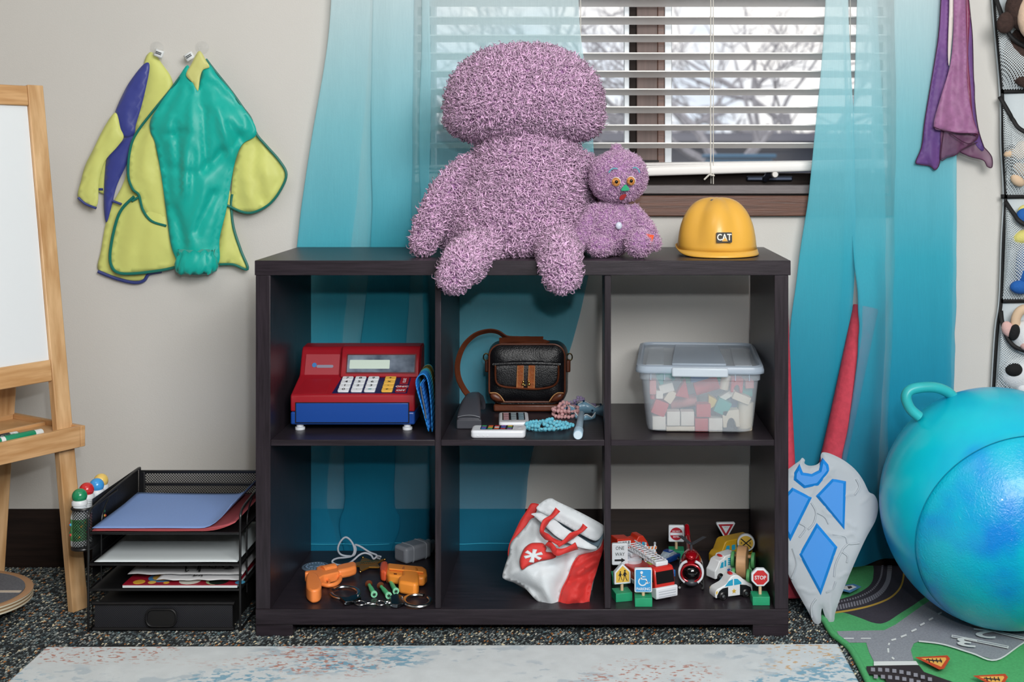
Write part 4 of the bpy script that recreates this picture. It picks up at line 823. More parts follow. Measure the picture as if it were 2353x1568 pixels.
sc_panel(v2, 'front_drape', [(1030, -140), (1090, -140), (1095, 60), (1100, 300), (1105, 520), (1140, 720), (1165, 800), (1080, 800), (980, 785), (903, 762), (940, 600), (1000, 400), (1020, 200)], .362, pnk, .010, .005, 4., [(900, 762), (980, 790), (1060, 800), (1165, 805), (1150, 845), (1110, 862), (1060, 840), (1000, 798)])
sc_panel(v2, 'edge_fold', [(1095, -140), (1112, 0), (1120, 120), (1110, 330), (1125, 520), (1140, 700), (1170, 805), (1130, 790), (1105, 620), (1098, 300)], .366, mrn, .005, .003, 5.)
sc_panel(v2, 'lining', [(955, 770), (1060, 780), (1165, 785), (1168, 830), (1130, 865), (1080, 895), (1035, 930), (985, 940), (942, 958), (945, 880)], .372, shp, .006, .004, 6., [(963, 790), (945, 955), (985, 945), (1035, 930), (1085, 890), (1165, 855)])
sc_panel(v2, 'pale_tie', [(1000, -140), (1024, -140), (1022, 60), (1012, 240), (995, 395), (988, 300), (996, 60)], .366, mat('cream_silk', '#d9d0cc', .5), .003, .001, 7.)
# ---------------------------------------------------------------- mesh pocket organizer
q = W(2390, 300, .40); og = thing('pocket_organizer', 'white hanging organizer with black binding and mesh pockets of soft toys', 'organizer', (q.x, .42, .7))
whf = mat('white_fabric', '#c9d3d8', .75, bump=.15, bs=160); blk = mat('black_binding', '#131315', .7, bump=.2, bs=700); pm_ = mat('pocket_mesh', '#cdd6da', .7, hole=(.0042, .36), sheen=.2)
xe = [(-300, 2271), (0, 2283), (210, 2301), (330, 2303), (450, 2309), (560, 2304), (690, 2299), (760, 2290), (900, 2281), (1000, 2278)]
XR_ = 2680
b = MB(); L_ = [W(x - 5, y, .412) for y, x in cr(xe, 4)]; Rr = [W(XR_, y, .412) for y, x in cr(xe, 4)]
vs = []
for i, (a, c) in enumerate(zip(L_, Rr)):
    for k in range(9): vs.append(a + (c - a) * (k / 8) + V((0, .003 * nz(k * .9, i * .2), 0)))
b.add(vs, [(j * 9 + k, j * 9 + k + 1, (j + 1) * 9 + k + 1, (j + 1) * 9 + k) for j in range(len(L_) - 1) for k in range(8)]); build(b, 'backing', whf, og, world=True, solid=.002)
def ribbon(name, pts, w, m=blk, Y=.406, dy=0.):
    q = cr(pts, 6); P = [V((x, y, 0)) for x, y in q]; A, B = [], []
    for i, p in enumerate(P):
        d = (P[min(i + 1, len(P) - 1)] - P[max(i - 1, 0)]).normalized(); n_ = V((-d.y, d.x, 0)) * w; t = i / (len(P) - 1); Yy = Y - dy * math.sin(PI * t)
        A.append(W(p.x + n_.x, p.y + n_.y, Yy)); B.append(W(p.x - n_.x, p.y - n_.y, Yy))
    b = MB(); k = len(A); b.add(A + B, [(i, i + 1, k + i + 1, k + i) for i in range(k - 1)]); return build(b, name, m, og, world=True, solid=.002)
ribbon('edge_binding', [(x + 2, y) for y, x in xe], 3.5)
RW = [(-30, 210), (210, 452), (452, 692), (692, 930)]
for k, (ya, yb2) in enumerate(RW): ribbon('row_binding', [(2300, yb2), (2450, yb2 - 2), (XR_, yb2)], 5)
def xl(y):
    for (a, xa), (c, xb) in zip(xe, xe[1:]):
        if a <= y <= c: return xa + (xb - xa) * (y - a) / (c - a)
TOPS = [[(2288, -10), (2297, 20), (2330, 90), (2430, 120), (2600, 60), (XR_, -10)], [(2297, 222), (2320, 262), (2328, 276), (2353, 302), (2450, 335), (2600, 290), (XR_, 230)], [(2310, 463), (2330, 492), (2353, 515), (2450, 560), (2600, 520), (XR_, 470)], [(2300, 715), (2304, 745), (2320, 785), (2353, 806), (2450, 825), (2600, 790), (XR_, 720)]]
for k, (ya, yb2) in enumerate(RW):
    tp = cr(TOPS[k], 6); b = MB(); NV_ = 14; vs = []; uvs = []
    for j in range(NV_ + 1):
        v = j / NV_
        for i, (x, y) in enumerate(tp):
            u = i / (len(tp) - 1); yy = y + (yb2 - 4 - y) * v; xx = max(x + (xl(min(yy, 1000)) + 4 - x) * v if u < .5 and x < 2340 and v > 0 and i < 8 else x, xl(yy) + 3)
            dep = .045 * math.sin(PI * min(1, u * 1.0)) ** .5 * math.sin(PI * (.15 + .80 * v)) * 1.0; vs.append(W(xx, yy, .405 - max(0, dep)))
    m_ = len(tp); b.add(vs, [(j * m_ + i, j * m_ + i + 1, (j + 1) * m_ + i + 1, (j + 1) * m_ + i) for j in range(NV_) for i in range(m_ - 1)])
    build(b, 'mesh_pocket', pm_, og, world=True, uv=lambda co, n_: (co[0], co[2] + co[1] * .6), smooth=80); ribbon('pocket_binding', [(x, y) for x, y in TOPS[k]], 5, blk, .402, .042)
def soft(name, lab, x, y, Y=.385): q = W(x, y, Y); return thing(name, lab, 'soft toy', q)
def blob(par, name, x, y, rx, ry, dep, m, Y=.385, tilt=0., e=1.):
    b = MB(); s_ = (Y + D) / F; b.ball((0, 0, 0), (rx * s_, dep, ry * s_), 24, 14, T(*W(x, y, Y)) @ R('Y', tilt), e); return build(b, name, m, par, world=True, smooth=180)
dbr = mat('dark_brown_fur', '#3b2a25', .9, var=.3, vs=120, bump=.8, bs=300); crm = mat('cream_fur', '#e0c4ac', .9, var=.08, vs=60, bump=.5, bs=300); pk = mat('pink_fur', '#dcb3ad', .9, bump=.5, bs=300); wfur = mat('white_fur', '#dcdfe2', .9, bump=.5, bs=300); bfur = mat('black_fur', '#141416', .9, bump=.6, bs=300); tan = mat('tan_felt', '#d9bd9f', .9)
t = soft('monkey_toy', 'dark brown stuffed toy with a cream face in the uppermost mesh pocket', 2345, 40, .34)
blob(t, 'head', 2366, 20, 56, 56, .035, dbr, .345); blob(t, 'muzzle', 2378, 38, 40, 58, .03, crm, .322); blob(t, 'ear', 2311, 52, 20, 26, .015, dbr, .34, 20); blob(t, 'body', 2372, 130, 66, 76, .022, dbr, .385)
t = soft('doll', 'pale limbed rag doll in the second mesh pocket down', 2350, 370)
for i, (x, y, rx, ry, tl2) in enumerate(((2326, 352, 20, 10, -15), (2345, 345, 14, 22, 10), (2350, 390, 24, 14, 25), (2338, 415, 18, 12, 40))): blob(t, 'limb', x, y, rx, ry, .012, tan, .378, tl2)
blob(t, 'head', 2385, 345, 30, 28, .025, tan, .378); blob(t, 'hair', 2327, 358, 22, 26, .010, mat('dark_hair', '#3a3a40', .9), .388)
t = soft('stuffed_fish', 'blue and yellow stuffed toy in the third mesh pocket down', 2350, 580)
bf = mat('blue_plush', '#1c5fae', .85, bump=.5, bs=300); yf = mat('yellow_plush', '#d8d07a', .85, bump=.5, bs=300)
blob(t, 'body', 2372, 600, 36, 70, .028, bf, .385, 10); blob(t, 'fin', 2355, 498, 20, 20, .014, bf, .378); blob(t, 'band', 2350, 545, 24, 16, .016, yf, .376, -20); blob(t, 'tail', 2345, 660, 24, 16, .015, bf, .378); blob(t, 'crest', 2354, 492, 17, 21, .010, yf, .383)
t = soft('cow_toy', 'black and white stuffed cow with a tan horn in the lowest mesh pocket', 2350, 770)
blob(t, 'head', 2360, 775, 36, 40, .028, wfur, .378); blob(t, 'ear', 2316, 757, 14, 19, .012, pk, .372, -20); blob(t, 'eye_patch', 2331, 764, 12, 19, .010, bfur, .362, 15); blob(t, 'muzzle', 2372, 796, 28, 14, .02, pk, .36)
b = MB(); b.tube([W(x, y, .375) for x, y in cr([(2333, 748), (2335, 730), (2343, 716), (2356, 710), (2362, 716)], 4)], [.011] * 12 + [.009, .008, .006, .004, .002], 12); build(b, 'horn', tan, t, world=True)
blob(t, 'body', 2350, 860, 52, 40, .028, wfur, .385); blob(t, 'leg', 2330, 850, 20, 16, .016, bfur, .368); blob(t, 'leg', 2348, 895, 12, 16, .014, wfur, .372)
# ---------------------------------------------------------------- foam noodles, shield, ball
rf = mat('red_foam', '#c84254', .85, var=.12, vs=70, bump=.6, bs=110)
def noodle(lab, pts, r):
    t = thing('foam_noodle', lab, 'pool noodle', pts[0]); P = [V(p) for p in cr(pts, 8)]
    b = MB(); n = 28; b.tube(P, r, n); build(b, 'foam_tube', rf, t, world=True, bevel=.003)
    d = (P[-1] - P[-2]).normalized(); b = MB(); b.cyl(r * .36, .002, 18, Matrix.Translation(P[-1]) @ d.to_track_quat('Z', 'Y').to_matrix().to_4x4()); build(b, 'end_hole', mat('dark_hole', '#2a0c10', .9), t, world=True); return t
a0, a1 = W(1858, 1290, .325), W(1990, 705, .388)
a0 = a1 + (a0 - a1) * ((a1.z - .03) / (a1.z - a0.z))
noodle('red foam pool noodle leaning behind the grey shield into the curtain', [a0, (a0 + a1) / 2 + V((.004, 0, 0)), a1], .0295)
noodle('red foam pool noodle squeezed between the shelf unit and curtain', [V((.4405, .19, .01)), V((.4405, .29, .32)), V((.4400, .372, .62))], .0275)
K7 = 2.761; cx = lambda p: (1750 + p[0] / K7, 1000 + p[1] / K7)
gf = mat('grey_foam', '#a9b1b9', .6, var=.05, vs=9, bump=.12, bs=60); bfm = mat('blue_foam', '#0a82d8', .5)
OUT = [(150, 250), (185, 205), (240, 165), (258, 145), (275, 160), (272, 180), (300, 195), (345, 190), (375, 165), (375, 130), (390, 110), (440, 120), (520, 160), (590, 215), (640, 280), (670, 340), (685, 365), (715, 380), (735, 420), (738, 480), (720, 550), (670, 640), (620, 745), (570, 860), (520, 980), (480, 1090), (465, 1140), (462, 1172), (450, 1193), (422, 1192), (410, 1170), (395, 1130), (385, 1100), (378, 1130), (378, 1180), (368, 1200), (345, 1200), (325, 1180), (300, 1130), (250, 1040), (205, 960), (165, 870), (140, 760), (132, 600), (134, 400)]
YS0, YS1 = .075, .168; fY = lambda y: YS0 + (1433 - y) / 393. * (YS1 - YS0)
sd_ = thing('foam_shield', 'grey foam toy shield with raised blue gem shapes leaning by the ball', 'shield', W(1890, 1433, .09))
TH = .030
def crack(x, y): return .0022 * max(0, 1 - abs(nz(x * .022, y * .022, 3)) * 9) * (1 if nz(x * .02, y * .02, 9) > -.05 else 0)
mb = cloth([cx(p) for p in OUT], 5, lambda x, y, d: W(x, y, fY(y) - TH / 2 + .006 * math.exp(-d / 6) - crack(x, y)), 3)
build(mb, 'shield_face', gf, sd_, world=True, smooth=60)
b = MB(); ol = cr([cx(p) for p in OUT], 3, True); n = len(ol); vs = [W(x, y, fY(y) - TH / 2 + .006) for x, y in ol] + [W(x, y, fY(y) + TH / 2) for x, y in ol]
b.add(vs, [(i, (i + 1) % n, n + (i + 1) % n, n + i) for i in range(n)] + [tuple(range(n, 2 * n))]); build(b, 'foam_slab', gf, sd_, world=True, smooth=60)
def gem(pts, ins=.80):
    q = [cx(p) for p in pts]; n = len(q); mx = sum(p[0] for p in q) / n; my = sum(p[1] for p in q) / n; b = MB(); ar_ = sum(q[i][0] * q[(i + 1) % n][1] - q[(i + 1) % n][0] * q[i][1] for i in range(n))
    def off(dist):
        o_ = []
        for i in range(n):
            p0, p1, p2 = V(q[i - 1]), V(q[i]), V(q[(i + 1) % n]); d1, d2 = (p1 - p0).normalized(), (p2 - p1).normalized(); n1, n2 = V((-d1.y, d1.x)), V((-d2.y, d2.x)); m_ = (n1 + n2)
            m_ = m_ / max(.35, m_.length_squared / 2) if m_.length > 1e-3 else n1
            o_.append(tuple(p1 + m_ * dist * (1 if ar_ > 0 else -1)))
        return o_
    rs = [[W(x, y, fY(y) - TH / 2 + dz) for x, y in ring] for ring, dz in ((off(-2), .004), (q, -.001), (off(6), -.005), (off(6.2), -.005))]
    b.rings(rs); return build(b, 'gem', bfm, sd_, world=True, smooth=25)
gem([(240, 190), (208, 240), (205, 285), (270, 338), (360, 320), (432, 230), (422, 188), (388, 152), (376, 175), (365, 225), (318, 248), (262, 240)]); gem([(450, 278), (535, 295), (525, 600), (345, 388)]); gem([(195, 335), (318, 398), (182, 672), (148, 600), (150, 385)]); gem([(350, 560), (480, 712), (375, 1015), (238, 760)])
rdg = MB()
for pts in ([(315, 430), (345, 490), (330, 560), (295, 600)], [(345, 490), (400, 520), (425, 565)], [(450, 630), (530, 645), (550, 690), (620, 685)], [(550, 690), (510, 735), (545, 770), (540, 810)], [(510, 735), (470, 820), (460, 900)], [(195, 720), (220, 800), (215, 850), (190, 915)], [(345, 1040), (315, 1090), (320, 1160)], [(600, 280), (620, 330), (590, 380)], [(470, 930), (450, 980), (410, 1000)], [(240, 560), (280, 590), (240, 650)]):
    rdg.tube([W(*cx(p), fY(cx(p)[1]) - TH / 2 - .0002) for p in cr(pts, 4)], .0022, 6)
tag(build(rdg, 'crack_ridges', gf, sd_, world=True), kind='stuff')
# ball
bm1 = mat('ball_rubber', '#11b6cf', .33, var=.5, vs=4.2, spec=.5, coat=.1); r_ = [x for x in bm1.node_tree.nodes if x.type == 'VALTORGB'][0].color_ramp
for i, (q_, h_) in enumerate([(.36, '#0086dc'), (.48, '#00b4d4'), (.62, '#08c6d8'), (.76, '#4accd8')]):
    e_ = r_.elements[i] if i < 2 else r_.elements.new(q_)
    e_.position = q_; e_.color = (*lin(h_), 1)
bm2 = bm1.copy(); bm2.name = 'ball_textured_rubber'; t_ = bm2.node_tree; p_ = [x for x in t_.nodes if x.type == 'BSDF_PRINCIPLED'][0]; n_ = t_.nodes.new('ShaderNodeTexNoise'); n_.inputs['Scale'].default_value = 130; n_.inputs['Distortion'].default_value = 1.6; bu = t_.nodes.new('ShaderNodeBump'); bu.inputs['Strength'].default_value = .55; bu.inputs['Distance'].default_value = .002
tc_ = [x for x in t_.nodes if x.type == 'TEX_COORD'][0]; t_.links.new(tc_.outputs['Object'], n_.inputs['Vector']); t_.links.new(n_.outputs['Fac'], bu.inputs['Height']); t_.links.new(bu.outputs[0], p_.inputs['Normal']); p_.inputs['Roughness'].default_value = .36
BC = V(((2296 - VX) * 2.535 / F, .055, .240 + .008)); RBL = .240
ba = thing('hopper_ball', 'large turquoise marbled hopper ball with a loop handle on the play mat', 'ball', (BC.x, BC.y, .008))
ax = V((.0757, -.9658, -.2478)).normalized(); ca_ = math.radians(63); zq = ax.to_track_quat('Z', 'Y').to_matrix().to_4x4(); MBc = T(0, 0, .240) @ zq
prof = [(RBL * math.sin(a), -RBL * math.cos(a)) for a in [math.pi * i / 60 for i in range(61)]]
prof = [(r, z) for r, z in prof if z < RBL * math.cos(ca_)] + [(RBL * math.sin(ca_), RBL * math.cos(ca_))]; prof[0] = (0., -RBL)
b = MB(); b.lathe(prof + [(RBL * math.sin(ca_) - .002, RBL * math.cos(ca_) - .0015)], 96, MBc); build(b, 'ball_skin', bm1, ba, smooth=60)
b = MB(); pr2 = [(RBL * math.sin(ca_) - .002, RBL * math.cos(ca_) - .001)] + [((RBL + .0006) * math.sin(ca_ * t), (RBL + .0006) * math.cos(ca_ * t)) for t in [.985 - .985 * i / 24 for i in range(25)]]; pr2[-1] = (0., RBL + .0006); b.lathe(pr2, 96, MBc); build(b, 'textured_face', bm2, ba, smooth=60)
b = MB(); b.tube([MBc @ V(((RBL - .0002) * math.sin(ca_) * math.cos(a), (RBL - .0002) * math.sin(ca_) * math.sin(a), (RBL - .0002) * math.cos(ca_))) for a in [2 * PI * i / 96 for i in range(96)]], .0007, 5, closed=True); build(b, 'seam', mat('seam_blue', '#0a7f9c', .4), ba)
hm = mat('handle_teal', '#2fb3b8', .4, var=.2, vs=9); H_ = [W(x, y, Y) for x, y, Y in ((2112, 958, .06), (2092, 940, .06), (2082, 915, .06), (2090, 898, .062), (2115, 891, .065), (2150, 891, .07), (2178, 902, .08), (2196, 920, .09))]
b = MB(); b.tube(cr(H_, 6), .0135, 16, flat=.8); build(b, 'handle', hm, ba, world=True)
# ---------------------------------------------------------------- cash register
red = mat('red_plastic', '#9a1a26', .3, spec=.5, bump=.04, bs=300); blu = mat('blue_plastic', '#1d4a9c', .3); nav = mat('navy_plastic', '#17204e', .35)
wkey = mat('white_key', '#dfe4ea', .35); ykey = mat('yellow_key', '#e9b449', .35); ink2 = mat('key_ink', '#1a1b22', .6)
q = W(810, 0, .085); rg = thing('cash_register', 'red and blue toy cash register with white and yellow keys on the middle board', 'cash register', (q.x, .085, ZM)); HW = .1292
YZ = lambda a, c, h: (h, a, c)
def rp(name, poly, x0, x1, m, par=rg, bev=.003): b = MB(); b.prism(poly, x0, x1, None, YZ); return build(b, name, m, par, bevel=bev, seg=3)
rp('body', [(0, .0395), (0, .070), (.003, .075), (.078, .100), (.083, .104), (.104, .150), (.112, .1575), (.152, .160), (.156, .155), (.156, .0395)], -HW, HW, red, bev=.004)
rp('base', [(.0005, .012), (.0005, .0393), (.1555, .0393), (.1555, .012)], -HW, HW, blu, bev=.004)
for x in (-.112, .112):
    for y in (.014, .14): b = MB(); b.lathe([(.0075, .006), (.0075, .012)], 20, T(x, y, 0)); b.lathe([(.010, 0), (.0105, .002), (.010, .0055)], 20, T(x, y, 0)); build(b, 'foot', wkey, rg)
d_ = rp('drawer', [(-.002, .0175), (-.002, .0575), (.004, .0575), (.004, .0175)], -.1172, .1160, blu, bev=.0012)
rp('drawer_gap', [(-.0006, .016), (-.0006, .0592), (.004, .0592), (.004, .016)], -.119, .118, mat('gap_black', '#07070c', .8), bev=0)
SO, SU, SN = V((0, .080, .101)), V((0, .40, .9165)), V((0, -.9165, .40))
hs = rp('display_housing', [(.068, .0985), (.090, .1540), (.098, .1605), (.13, .1605), (.13, .098)], -.040, HW - .001, red, bev=.003)
MS = lambda x, t, h=0.: fr(V((x, .0905 - .022, .1000)) + SU * t + V((0, -.9294, .3690)) * h, (1, 0, 0), V((0, .3690, .9294)), V((0, -.9294, .3690)))
def onS(name, x0, x1, t0, t1, h0, h1, m, par=hs): b = MB(); b.prism(rrect(x1 - x0, t1 - t0, .0015, 3, (x0 + x1) / 2, (t0 + t1) / 2), h0, h1, fr(V((0, .068, .0985)), (1, 0, 0), V((0, .3690, .9294)), V((0, -.9294, .3690)))); return build(b, name, m, par)
onS('screen_bezel', -.028, .121, .0085, .0505, 0, .0012, mat('bezel_dark_red', '#5f0f18', .35)); sn = onS('screen', -.0255, .1185, .011, .048, .0012, .0018, mat('screen_grey', '#59667c', .12, var=.45, vs=22, col2='#8d9aaa'))
onS('display_strip', -.0205, .065, .0185, .0375, .0018, .0022, mat('display_pale_green', '#c7d8cc', .4), sn)
onS('logo_plate', -.118, -.045, .006, .0525, -.0125, -.0105, mat('red_plastic_plate', '#a3323c', .42), hs)
MLg = fr(V((0, .068, .0985)) + V((0, -.9294, .3690)) * -.0103, (1, 0, 0), V((0, .3690, .9294)), V((0, -.9294, .3690)))
b = MB(); b.prism(circ(.0050, 20, -.0985, .029), 0, .0004, MLg); build(b, 'globe_logo', mat('logo_blue', '#3b79b8', .4), hs, smooth=0)
b = MB(); b.prism(rrect(.036, .0062, .003, 4, -.0755, .0262), 0, .0003, MLg); build(b, 'logo_strip', mat('logo_grey_blue', '#8b8a9c', .4), hs, smooth=0)
KU, KN = V((0, .9487, .3162)), V((0, -.3162, .9487)); KO = V((0, .003, .075))
KM = lambda x, t, h=0.: fr(KO + V((x, 0, 0)) + KU * t + KN * h, (1, 0, 0), KU, KN)
b = MB(); b.prism([(-.044, .004), (.112, .004), (.112, .070), (-.036, .070)], 0, .0008, KM(0, 0)); kp = build(b, 'keypad', nav, rg, smooth=0)
b = MB(); b.prism([(-.118, .004), (-.056, .004), (-.056, .066), (-.112, .066)], .0001, .0006, KM(0, 0)); build(b, 'deck_panel', red, rg, bevel=.0004)
CAPT = [['0', '.', '=', '+'], ['1', '2', '3', '-'], ['4', '5', '6', 'x'], ['7', '8', '9', '+']]
kb = MB(); kb.prism(rrect(.0232, .0152, .003, 4), .0008, .0052)
for r in range(4):
    for c_ in range(4):
        x = -.0215 + c_ * .0275 + (.0085 if c_ == 3 else 0); t = .013 + r * .0162
        o = build(kb, 'key', ykey if c_ == 3 else wkey, kp, bevel=.0012); o.matrix_local = KM(x, t)
        b = MB(); text(b, CAPT[r][c_], .0105, T(0, 0, .0054), .0002, 1.25, .02); build(b, 'lettering', mat('key_teal', '#1f9aa2', .5) if CAPT[r][c_] == '=' else ink2, o, smooth=0)
for k, (s_, t, x) in enumerate((('OFF', .013, .098), ('ON/C', .0292, .0985))):
    b = MB(); b.prism(rrect(.023, .0145, .002, 3), .0008, .0022, KM(x, t)); o = build(b, 'function_key', red, kp, bevel=.0005); b = MB(); text(b, s_, .0085, KM(x, t, .0023), .0002, 1.25, .03); build(b, 'lettering', wkey, o, smooth=0)
b = MB(); b.prism(rrect(.018, .030, .002, 3), .0008, .0018, KM(.1, .056)); o = build(b, 'function_key', red, kp, bevel=.0005); b = MB(); text(b, 'CLUZ', .008, KM(.1, .056, .0019) @ R('Z', 90), .0002, .95, .03); build(b, 'lettering', wkey, o, smooth=0)
# ---------------------------------------------------------------- wallet
wl = thing('wallet', 'blue fabric wallet with cyan and olive stripes standing open on its edges', 'wallet', W(978, 992, .05))
nb = mat('blue_nylon', '#1d7fd0', .6, bump=.2, bs=500); cy = mat('cyan_nylon', '#3cb9d8', .6); ol_ = mat('olive_nylon', '#4c5320', .7); yw_ = mat('gold_nylon', '#a79b45', .6)
pf = cr([(985, 992), (968, 930), (956, 884), (961, 866), (975, 861), (984, 880), (990, 930), (993, 993)], 5); b = MB(); Q = [W(x, y, .035) for x, y in pf]; NQ = len(Q); SEG = 14
for j in range(SEG):
    t0, t1 = j / SEG, (j + 1) / SEG; b.k = 0 if t0 < .30 else 1 if t0 < .55 else 3 if t0 < .62 else 2 if t0 < .80 else 3 if t0 < .86 else 1
    dv = lambda t: V((.030 * t * 0, .095 * t, .004 * t))
    for i in range(NQ - 1): b.add([Q[i] + dv(t0), Q[i + 1] + dv(t0), Q[i + 1] + dv(t1), Q[i] + dv(t1)], [(0, 1, 2, 3)])
build(b, 'outer_shell', [nb, cy, ol_, yw_], wl, world=True, solid=.0022, smooth=60)
for k, (dx, m) in enumerate(((4, nb), (8, mat('wallet_lining', '#1a5fa8', .6)))):
    b = MB(); P = [W(x, y, .037 + .002 * k) for x, y in cr([(984 + dx * .4, 985), (970 + dx, 930), (962 + dx, 888), (968 + dx, 875)], 5)]
    for i in range(len(P) - 1): b.add([P[i], P[i + 1], P[i + 1] + V((0, .085, 0)), P[i] + V((0, .085, 0))], [(0, 1, 2, 3)])
    build(b, 'inner_flap', m, wl, world=True, solid=.0016)
b = MB(); b.tube([W(x, y, .034) for x, y in cr([(966, 888), (970, 912), (976, 940), (979, 962)], 5)], .0016, 6); build(b, 'zip', mat('zip_silver', '#8c9298', .35, metal=.8), wl, world=True)
# ---------------------------------------------------------------- handbag
lea = mat('black_leather', '#0d0e12', .34, bump=.5, bs=420, spec=.5); brl = mat('brown_leather', '#5c2f1c', .4, bump=.15, bs=200, var=.12, vs=40); tanl = mat('tan_croc_leather', '#8a4a22', .32, bump=.5, bs=160, var=.25, vs=90); gold = mat('gold_metal', '#d0b26a', .22, metal=1.); sti = mat('tan_stitching', '#b98a58', .7)
YF = .262; q = W(1211, 0, YF); hb = thing('handbag', 'black leather shoulder handbag with brown piping standing before the curtain', 'handbag', (q.x, YF, ZM))
BW, BH, CZ = .168, .128, .089
b = MB(); rs = []
for y, k in ((.0, .97), (.006, 1.0), (.03, 1.05), (.06, 1.07), (.075, 1.02), (.082, .9)): rs.append([(x * k, y, CZ - .006 + z * k * 1.02) for x, z in rrect(BW, BH, .028, 6)])
b.rings(rs); build(b, 'body', lea, hb, bevel=.002)
mb = cloth(rrect(BW - .004, BH - .004, .026, 6), .006, lambda x, z, d: (x, -.001 - .013 * (1 - math.exp(-d / .014)) + .0012 * nz(x * 30, z * 30), CZ + z), smoothed=False); build(mb, 'front_panel', lea, hb, smooth=80)
b = MB(); b.tube([(x, -.001, CZ + z) for x, z in rrect(BW, BH, .027, 8)], .0020, 8, closed=True); build(b, 'piping', brl, hb)
b = MB(); b.bb(-.075, .075, .004, .072, .002, .018); build(b, 'base_panel', brl, hb, bevel=.004)
pk_ = [(-.069, .108), (-.069, .085), (-.066, .070), (-.052, .062), (-.02, .0585), (.02, .0565), (.052, .061), (.066, .070), (.070, .086), (.070, .108)]
fy = lambda x: -.0155
mb = cloth([(-.069, .108)] + pk_[1:] + [(.0, .112)], .005, lambda x, z, d: (x, fy(x) + .001 - .002 * (1 - math.exp(-d / .01)), z), 3); pkt = build(mb, 'front_pocket', lea, hb, solid=.0015)
b = MB(); b.tube([(x, fy(x) - .0005, z) for x, z in cr(pk_, 6)], .0052, 8, flat=.45); build(b, 'pocket_trim', brl, pkt)
b = MB(); 
for i, (x, z) in enumerate(cr(pk_, 14)):
    if i % 2 == 0: b.box((x, fy(x) - .0034, z), (.0012, .0008, .0012))
tag(build(b, 'stitching', sti, pkt, smooth=0), kind='stuff')
b = MB(); b.tube([(x, -.013 + .004 * abs(x) / .07, .109 + .004 * math.cos(x * 20)) for x in [(-.075 + .15 * i / 20) for i in range(21)]], .006, 10); build(b, 'pocket_roll', lea, hb)
for x in (-.0145, .0105):
    b = MB(); b.prism([(x - .009, .0585), (x + .008, .0575), (x + .0085, .109), (x - .0065, .109)], .0165, .0195, FRONT); st = build(b, 'front_strap', tanl, hb, bevel=.0008)
    for sx in (-.0068, .0062): b = MB(); b.tube([(x + sx, -.0199, .060), (x + sx + .0015, -.0199, .107)], .0006, 5); build(b, 'stitching', sti, st)
for x in (-.0078, .0058): b = MB(); b.ball((x, -.022, .068), (.0034, .003, .0034), 12, 8); b.tube([(x, -.022, .068), (x * .25 - .001, -.0225, .0655)], .0016, 6); b.ball((x * .9, -.022, .074), (.0024, .002, .0024), 10, 6); build(b, 'clasp', gold, hb)
for sx in (-1, 1):
    pts = [(sx * .081, .047), (sx * .068, .047), (sx * .058, .040), (sx * .050, .0285), (sx * .060, .0265), (sx * .074, .029), (sx * .081, .036)]
    mb = cloth(pts, .004, lambda x, z, d: (x, -.0075 - .007 * (1 - math.exp(-d / .004)), z), 3); cp = build(mb, 'corner_patch', brl, hb, solid=.001)
    b = MB(); b.tube([(x, -.012, z) for x, z in cr(pts[:4], 6)], .0012, 6); build(b, 'stitching', sti, cp)
    b = MB(); b.bb(sx * .086, sx * .096, .03, .05, .085, .112); build(b, 'strap_tab', brl, hb, bevel=.003)
    b = MB(); b.tube([(sx * .094 + .006 * math.cos(a), .04, .118 + .008 * math.sin(a)) for a in [2 * PI * i / 16 for i in range(16)]], .0016, 6, closed=True); build(b, 'ring', gold, hb)
def strap(name, pts, w=.0075, par=hb):
    q = cr(pts, 8); P = [V(p) for p in q]; rs = []
    for i, p in enumerate(P):
        d = (P[min(i + 1, len(P) - 1)] - P[max(i - 1, 0)]).normalized(); n_ = d.cross(V((0, 1, 0))).normalized(); s_ = (V((0, .8, 0)) + n_ * .6).normalized(); n_ = d.cross(s_).normalized()
        rs.append([p + s_ * w + n_ * .0015, p - s_ * w + n_ * .0015, p - s_ * w - n_ * .0015, p + s_ * w - n_ * .0015])
    b = MB(); b.rings(rs); return build(b, name, brl, par, world=True)
strap('shoulder_strap', [W(*p) for p in ((1250, 800, .31), (1225, 780, .31), (1195, 778, .30), (1165, 776, .30), (1145, 764, .30), (1122, 761, .29), (1092, 770, .275), (1066, 795, .26), (1052, 832, .25), (1053, 866, .25), (1066, 895, .25), (1082, 915, .25), (1095, 935, .26))])
strap('folded_strap', [W(*p) for p in ((1148, 789, .285), (1180, 792, .285), (1215, 787, .285), (1250, 787, .29), (1268, 798, .30))]); strap('folded_strap', [W(*p) for p in ((1147, 783, .29), (1180, 781, .29), (1220, 780, .29), (1248, 780, .295))])
# ---------------------------------------------------------------- handset, toy phones
gp = mat('grey_plastic', '#45474f', .4); t = thing('telephone_handset', 'dark grey toy telephone handset lying beside the handbag', 'handset', W(1077, 985, .11))
b = MB(); rs = []
for Y, xa, xb, ya, yb2 in ((.104, 1050, 1105, 963, 986), (.112, 1049, 1105, 954, 984), (.135, 1052, 1105, 938, 977), (.17, 1059, 1104, 917, 955), (.205, 1069, 1102, 904, 935), (.235, 1080, 1104, 901, 924), (.262, 1092, 1112, 908, 930), (.275, 1098, 1116, 922, 942)):
    a, c = W(xa, ya, Y), W(xb, yb2, Y); w, h = c.x - a.x, a.z - c.z; rs.append([(x, Y, z) for x, z in rrect(w, h, min(w, h) * .3, 4, (a.x + c.x) / 2, (a.z + c.z) / 2)])
b.rings(rs); build(b, 'handle', gp, t, world=True, bevel=.001)
b = MB(); a, c = W(1049, 963, .1), W(1106, 985, .1); b.prism(rrect(c.x - a.x, .0195, .003, 4, (a.x + c.x) / 2, ZM + .0100), -.108, -.100, FRONT); build(b, 'earpiece', gp, t, world=True, bevel=.002)
